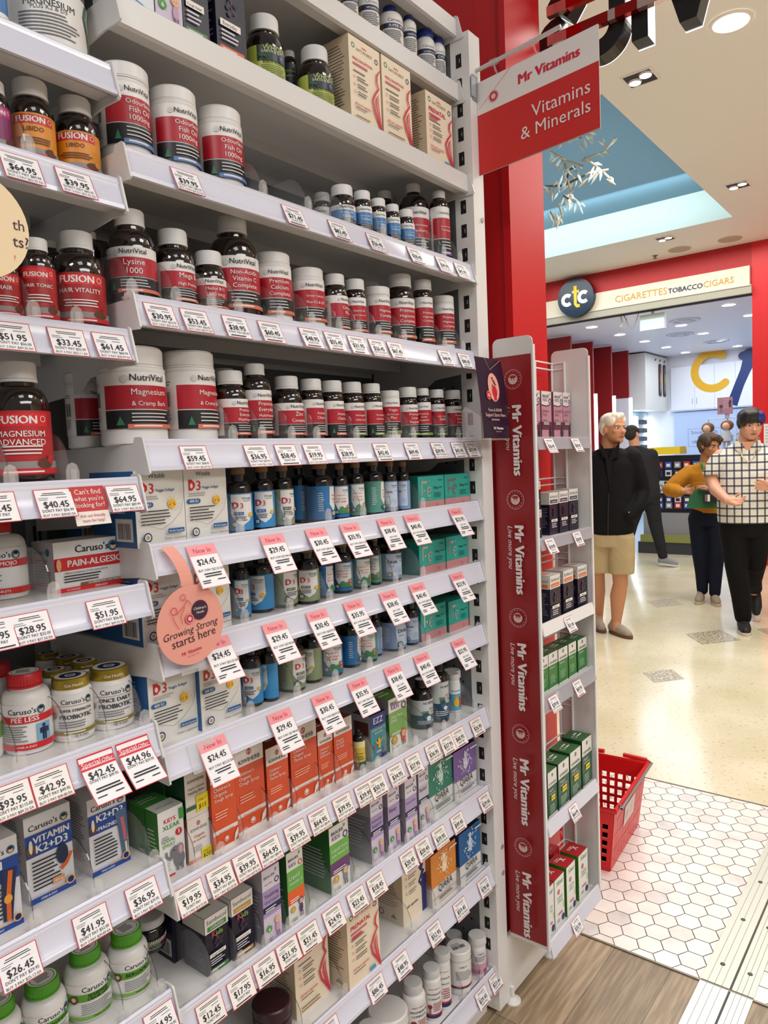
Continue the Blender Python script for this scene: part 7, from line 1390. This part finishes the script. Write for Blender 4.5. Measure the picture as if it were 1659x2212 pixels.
SHO = cloth('beige_shorts','b3a17c',.85,.5,8); mb = MB(); loft(mb, [(-.07,.02,.70,.175,.125,0),(-.07,.02,.80,.180,.125,0),(-.07,.02,.86,.175,.12,0)], SHO)
loft(mb, [(.015,.0,.485,.098,.095,0),(.015,.0,.62,.105,.105,0),(.02,.01,.78,.100,.115,0)], SHO); loft(mb, [(-.165,.05,.485,.095,.095,0),(-.16,.04,.62,.100,.105,0),(-.155,.03,.78,.098,.115,0)], SHO); fuse(mb, 'shorts', t, .009, 3)
shoes(t, [((-.075,.07,.0),(.075,-.16,.0)),((-.21,.24,.0),(-.13,.0,.0))], cloth('beige_mesh_shoe','a39a8a',.8,.2,40), mat('6a4a34',.7))
# --- young man in plaid shirt (right)
t = person((4.58,.44,0), 'young man with dark blue fringed hair in plaid shirt and black trousers, walking'); m = SK2; mb = MB()
hc = (.095,-.03,1.60); H = head_skin(mb, hc, .28, m, 1.0, -.18, 1.12)
limb(mb, [(.085,.02,1.56),(.075,.03,1.43)], [.064,.072], m); loft(mb, [(.055,.02,.82,.16,.10,0),(.055,.02,1.1,.17,.12,0),(.06,.02,1.36,.18,.10,0),(.07,.02,1.45,.07,.06,0)], m)
limb(mb, [(-.115,.02,1.36),(-.175,.0,1.19),(-.150,-.10,1.11),(-.07,-.22,1.035)], [.060,.052,.046,.034], m); hand(mb, (-.07,-.22,1.035), (.85,-.45,-.12), (.25,.6,.75), m, 1.0, .28)
limb(mb, [(.245,.02,1.36),(.31,.02,1.14),(.235,-.16,1.13)], [.060,.050,.035], m); hand(mb, (.235,-.16,1.13), (-.6,-.7,.1), (.2,-.3,.9), m, 1., .3)
limb(mb, [(-.02,.0,.84),(.0,-.05,.48),(.035,-.04,.10)], [.09,.06,.042], m); limb(mb, [(.13,.02,.84),(.12,.10,.48),(.12,.36,.25)], [.09,.06,.042], m)
fuse(mb, 'body', t, .0055); face(H, t, 1.0, mat('2a1c16',.8), mat('a04a48',.5), .28)
mb = MB(); hm = noisy('black_hair','0c0a0c','221c1e',50,.5,3,.3,.7)
for x, f, z, r in ((0,-.025,.058,(.090,.100,.072)),(0,-.065,.010,(.082,.055,.080)),(-.035,.050,.080,(.046,.052,.040)),(-.066,.030,.045,(.028,.052,.055)),(.066,.010,.045,(.026,.052,.055)),(-.050,.080,.052,(.020,.014,.034)),(-.030,.088,.050,(.018,.013,.034)),(-.008,.092,.052,(.018,.013,.032)),(.012,.091,.056,(.016,.013,.028)),(-.080,-.005,.012,(.012,.032,.045)),(.0,.062,.086,(.050,.040,.034))): ball(mb, H(x,f,z), r, hm, .28)
fuse(mb, 'hair', t, .006, 6); mb = MB(); bl = noisy('blue_hair','171a52','2e3490',50,.6,3,.3,.7)
for x, f, z, r in ((.040,.066,.080,(.034,.034,.032)),(.060,.048,.064,(.026,.042,.036)),(.034,.090,.054,(.018,.013,.028)),(.056,.080,.050,(.018,.015,.028)),(.074,.055,.045,(.014,.022,.030))): ball(mb, H(x,f,z), r, bl, .28)
fuse(mb, 'blue_fringe', t, .006, 4)
PL = plaid(); mb = MB()
loft(mb, [(.055,.02,.845,.195,.14,0),(.055,.02,.90,.20,.145,0),(.055,.015,1.06,.20,.155,0),(.058,.015,1.22,.205,.15,0),(.06,.02,1.34,.215,.13,0),(.065,.02,1.42,.165,.10,0),(.07,.02,1.465,.085,.08,0)], PL)
loft(mb, [(-.172,.0,1.225,.078,.075,.3),(-.14,.01,1.30,.085,.085,.2),(-.10,.02,1.385,.080,.085,0)], PL); loft(mb, [(.30,.02,1.20,.075,.075,0),(.265,.02,1.30,.082,.085,0),(.23,.02,1.385,.078,.085,0)], PL)
sh = fuse(mb, 'shirt', t, .008, 3)
mb = MB(); cl_ = PL
mb.prism([(-.005,1.50),(.065,1.40),(.055,1.345),(-.02,1.43)], lambda u,v,d: (u,d,v), -.095, -.06, cl_); mb.prism([(.155,1.50),(.085,1.40),(.095,1.345),(.17,1.43)][::-1], lambda u,v,d: (u,d,v), -.095, -.06, cl_); mb.build('collar', sh)
mb = MB(); mb.prism([(.03,1.47),(.075,1.385),(.12,1.47)], lambda u,v,d: (u,d,v), -.085, -.05, SK2); mb.build('neck_opening', sh)
mb = MB(); mb.tube([(.02,-.072,1.45),(.035,-.125,1.36),(.075,-.152,1.315),(.115,-.135,1.35),(.14,-.080,1.44)], .0045, mat('cfc08a',.3,.8), 6); mb.build('neck_chain', t)
PN = cloth('black_jeans','0b0b0d',.8,.5,8); mb = MB(); loft(mb, [(.055,.02,.74,.165,.125,0),(.055,.02,.84,.18,.13,0),(.055,.02,.89,.175,.125,0)], PN)
limb(mb, [(-.025,.0,.80),(-.01,-.04,.50),(.02,-.03,.28),(.035,-.03,.11)], [.110,.082,.072,.062], PN); limb(mb, [(.13,.02,.80),(.125,.06,.52),(.105,.22,.36),(.12,.37,.27)], [.108,.080,.070,.062], PN); fuse(mb, 'trousers', t, .009, 3)
shoes(t, [((.03,.04,.0),(.055,-.22,.0))], mat('141416',.6), mat('cfc6b8',.6), .08, .048); shoes(t, [((.13,.42,.19),(.135,.30,.02))], mat('141416',.6), mat('cfc6b8',.6), .08, .046)
# --- woman in mustard blouse with green bag
t = person((5.537,.915,0), 'woman in mustard blouse and dark jeans, holding a phone wallet, green bag on shoulder'); m = SK3; mb = MB()
hc = (.03,-.03,1.455); H = head_skin(mb, hc, .72, m, .95, -.25, .92)
limb(mb, [(.01,.02,1.41),(-.005,.03,1.29)], [.050,.056], m); loft(mb, [(0,.03,.80,.12,.08,0),(0,.03,1.0,.12,.09,0),(0,.03,1.2,.15,.09,0),(0,.03,1.30,.06,.05,0)], m)
limb(mb, [(-.15,.03,1.22),(-.30,.0,1.06),(-.20,-.16,1.05)], [.045,.038,.028], m); hand(mb, (-.20,-.16,1.05), (.9,-.3,.0), (.1,.2,.9), m, .85, .45)
limb(mb, [(.15,.03,1.22),(.20,.0,1.04),(.03,-.17,1.075)], [.045,.038,.028], m); hand(mb, (.03,-.17,1.075), (-.95,-.2,-.05), (-.1,.3,.9), m, .85, .4)
limb(mb, [(-.070,.03,.80),(-.06,.0,.45),(-.045,.02,.10)], [.065,.050,.038], m); limb(mb, [(.070,.03,.80),(.08,-.02,.45),(.06,-.03,.10)], [.065,.055,.038], m)
fuse(mb, 'body', t, .0055); face(H, t, .95, mat('3a261c',.8), mat('8a4440',.5), .72)
mb = MB(); hm = noisy('brown_hair','2c1d14','5a4230',40,.7,3,.3,.7)
for x, f, z, r in ((0,-.03,.055,(.084,.092,.066)),(0,-.07,.0,(.078,.055,.080)),(0,.05,.085,(.060,.045,.034)),(-.06,.015,.045,(.030,.055,.055)),(.06,.015,.045,(.030,.055,.055)),(.035,.075,.070,(.04,.025,.026)),(-.072,-.03,-.02,(.018,.035,.05)),(0,-.07,-.06,(.05,.03,.04))): ball(mb, H(x,f,z), r, hm, .72)
fuse(mb, 'hair', t, .006, 6)
BL = cloth('mustard_linen','b67a24',.85,.55,10); mb = MB()
loft(mb, [(.02,.03,.835,.150,.115,0),(.01,.03,.93,.150,.12,0),(0,.03,1.08,.145,.12,0),(0,.03,1.20,.165,.115,0),(0,.03,1.27,.13,.09,0),(0,.03,1.305,.075,.06,0)], BL)
limb(mb, [(-.14,.03,1.215),(-.24,.02,1.13),(-.31,.0,1.06),(-.26,-.08,1.045),(-.225,-.13,1.045)], [.070,.076,.072,.062,.050], BL); limb(mb, [(.14,.03,1.215),(.20,.02,1.10),(.19,-.02,1.04),(.12,-.10,1.055)], [.070,.072,.062,.048], BL); bls = fuse(mb, 'blouse', t, .008, 3)
mb = MB()
for z in (1.18,1.08,.98,.90): ball(mb, (.01,-.095,z), (.008,.005,.008), mat('8a5a1a',.4), n=6)
mb.build('buttons', bls)
JN = cloth('dark_jeans','151b2c',.85,.5,8); mb = MB(); loft(mb, [(.0,.03,.72,.145,.11,0),(.0,.03,.82,.150,.115,0),(0,.03,.88,.14,.11,0)], JN); limb(mb, [(-.072,.03,.78),(-.065,.0,.46),(-.05,.02,.28),(-.045,.02,.115)], [.092,.068,.058,.050], JN); limb(mb, [(.072,.03,.78),(.08,-.02,.46),(.07,-.02,.28),(.06,-.03,.10)], [.092,.068,.058,.050], JN); fuse(mb, 'jeans', t, .009, 3)
shoes(t, [((-.055,.06,.0),(-.085,-.14,.0)),((.05,.02,.0),(.085,-.20,.0))], cloth('beige_shoe','a0937e',.8,.2,40), mat('c8bca6',.6), .065, .040)
mb = MB(); mb.lathe([(.012,.0),(.020,.002),(.020,.008),(.012,.010)], mat('d8c48a',.25,.7), 16); o = mb.build('wrist_watch', t, (.055,-.200,1.085)); o.rotation_euler = (1.3,0,0)
bw = person((5.417,.845,0), 'x'); tag(bw, 'green trapezoid shoulder bag with strap carried by the woman in mustard', 'bag'); bw.name = 'shoulder_bag'
mb = MB(); mb.prism([(-.21,.90),(.06,.895),(.05,1.0),(.02,1.065),(-.14,1.06),(-.18,.98)], lambda u,v,d: (u,d,v), -.085, -.02, mat('1f6a44',.5)); mb.build('bag_body', bw, smooth=False)
mb = MB(); mb.tube([(-.01,-.05,1.05),(-.035,-.052,1.16),(-.075,-.03,1.28),(-.085,.06,1.30)], .011, mat('1f6a44',.5), 6); mb.build('strap', bw)
pw = person((5.377,.835,0), 'x'); tag(pw, 'dark phone wallet held in the hands of the woman in mustard', 'wallet'); pw.name = 'phone_wallet'
mb = MB(); mb.prism([(-.11,1.065),(.05,1.035),(.052,1.045),(-.108,1.078)], lambda u,v,d: (u,d,v), -.09, .02, mat('4a4438',.5)); mb.prism([(-.065,.955),(.045,.94),(.05,1.035),(-.06,1.05)], lambda u,v,d: (u,d,v), -.09, -.075, mat('17161a',.5)); F = Face(mb, lambda u,v,e: (u,-.09-e,v)); F.rect(-.03,.96,-.01,1.02,WH); F.rect(-.05,.96,-.035,1.02,GRY); mb.build('wallet_body', pw, smooth=False)
# --- man in dark grey seen from behind
t = person((7.55,2.12,0), 'man in dark grey clothes seen from behind, striding into the tobacco shop'); m = SK2; mb = MB()
hc = (-.18,.0,1.63); H = head_skin(mb, hc, PI-.5, m, 1.0)
limb(mb, [(-.17,.0,1.58),(-.15,.0,1.46)], [.062,.066], m); loft(mb, [(-.04,.0,.88,.15,.10,0),(-.09,.0,1.15,.16,.10,0),(-.14,.0,1.38,.18,.09,0),(-.15,.0,1.47,.07,.06,0)], m)
limb(mb, [(.04,.0,1.38),(.09,.06,1.14),(.05,.12,.94)], [.055,.045,.034], m); hand(mb, (.05,.12,.94), (0,.2,-1), (-.5,.8,0), m, 1., .4); limb(mb, [(-.32,.0,1.38),(-.37,.10,1.14),(-.34,.22,.98)], [.055,.045,.034], m); hand(mb, (-.34,.22,.98), (0,.4,-.9), (.5,.8,0), m, 1., .4)
limb(mb, [(.02,.0,.88),(.07,-.04,.50),(.15,-.10,.12)], [.09,.06,.042], m); limb(mb, [(-.12,.02,.88),(-.22,.16,.50),(-.30,.20,.10)], [.09,.06,.042], m)
fuse(mb, 'body', t, .007); mb = MB(); hm = noisy('cropped_hair','1c1612','3a2f28',60,.8,3,.3,.7)
for x, f, z, r in ((0,-.02,.055,(.080,.090,.068)),(0,-.055,.01,(.076,.060,.080)),(-.05,.01,.04,(.032,.05,.05)),(.05,.01,.04,(.032,.05,.05))): ball(mb, H(x,f,z), r, hm, PI-.5)
fuse(mb, 'hair', t, .007, 2)
SW_ = cloth('grey_sweater','2b2d32',.85,.5,8); mb = MB(); loft(mb, [(-.02,.0,.84,.16,.12,0),(-.03,.0,.95,.165,.13,0),(-.07,.0,1.15,.170,.13,0),(-.11,.0,1.34,.185,.12,0),(-.13,.0,1.44,.15,.09,0),(-.15,.0,1.49,.075,.07,0)], SW_)
limb(mb, [(.035,.0,1.37),(.09,.05,1.15),(.06,.11,.97)], [.080,.066,.052], SW_); limb(mb, [(-.32,.0,1.37),(-.37,.10,1.14),(-.34,.20,1.0)], [.080,.066,.052], SW_); fuse(mb, 'sweater', t, .010, 3)
TP = cloth('grey_trackpants','26282c',.85,.5,8); mb = MB(); loft(mb, [(-.04,.0,.78,.165,.13,0),(-.03,.0,.88,.175,.13,0)], TP); limb(mb, [(.03,.0,.82),(.07,-.03,.52),(.12,-.08,.28),(.15,-.10,.13)], [.100,.082,.066,.056], TP); limb(mb, [(-.12,.02,.82),(-.22,.15,.50),(-.30,.19,.12)], [.105,.085,.058], TP); fuse(mb, 'track_pants', t, .010, 3)
shoes(t, [((.10,-.10,.03),(.33,-.13,.0)),((-.30,.16,.0),(-.30,.40,.0))], cloth('grey_runner','8c8f94',.8,.2,40), mat('d8d8d4',.6), .07, .046)
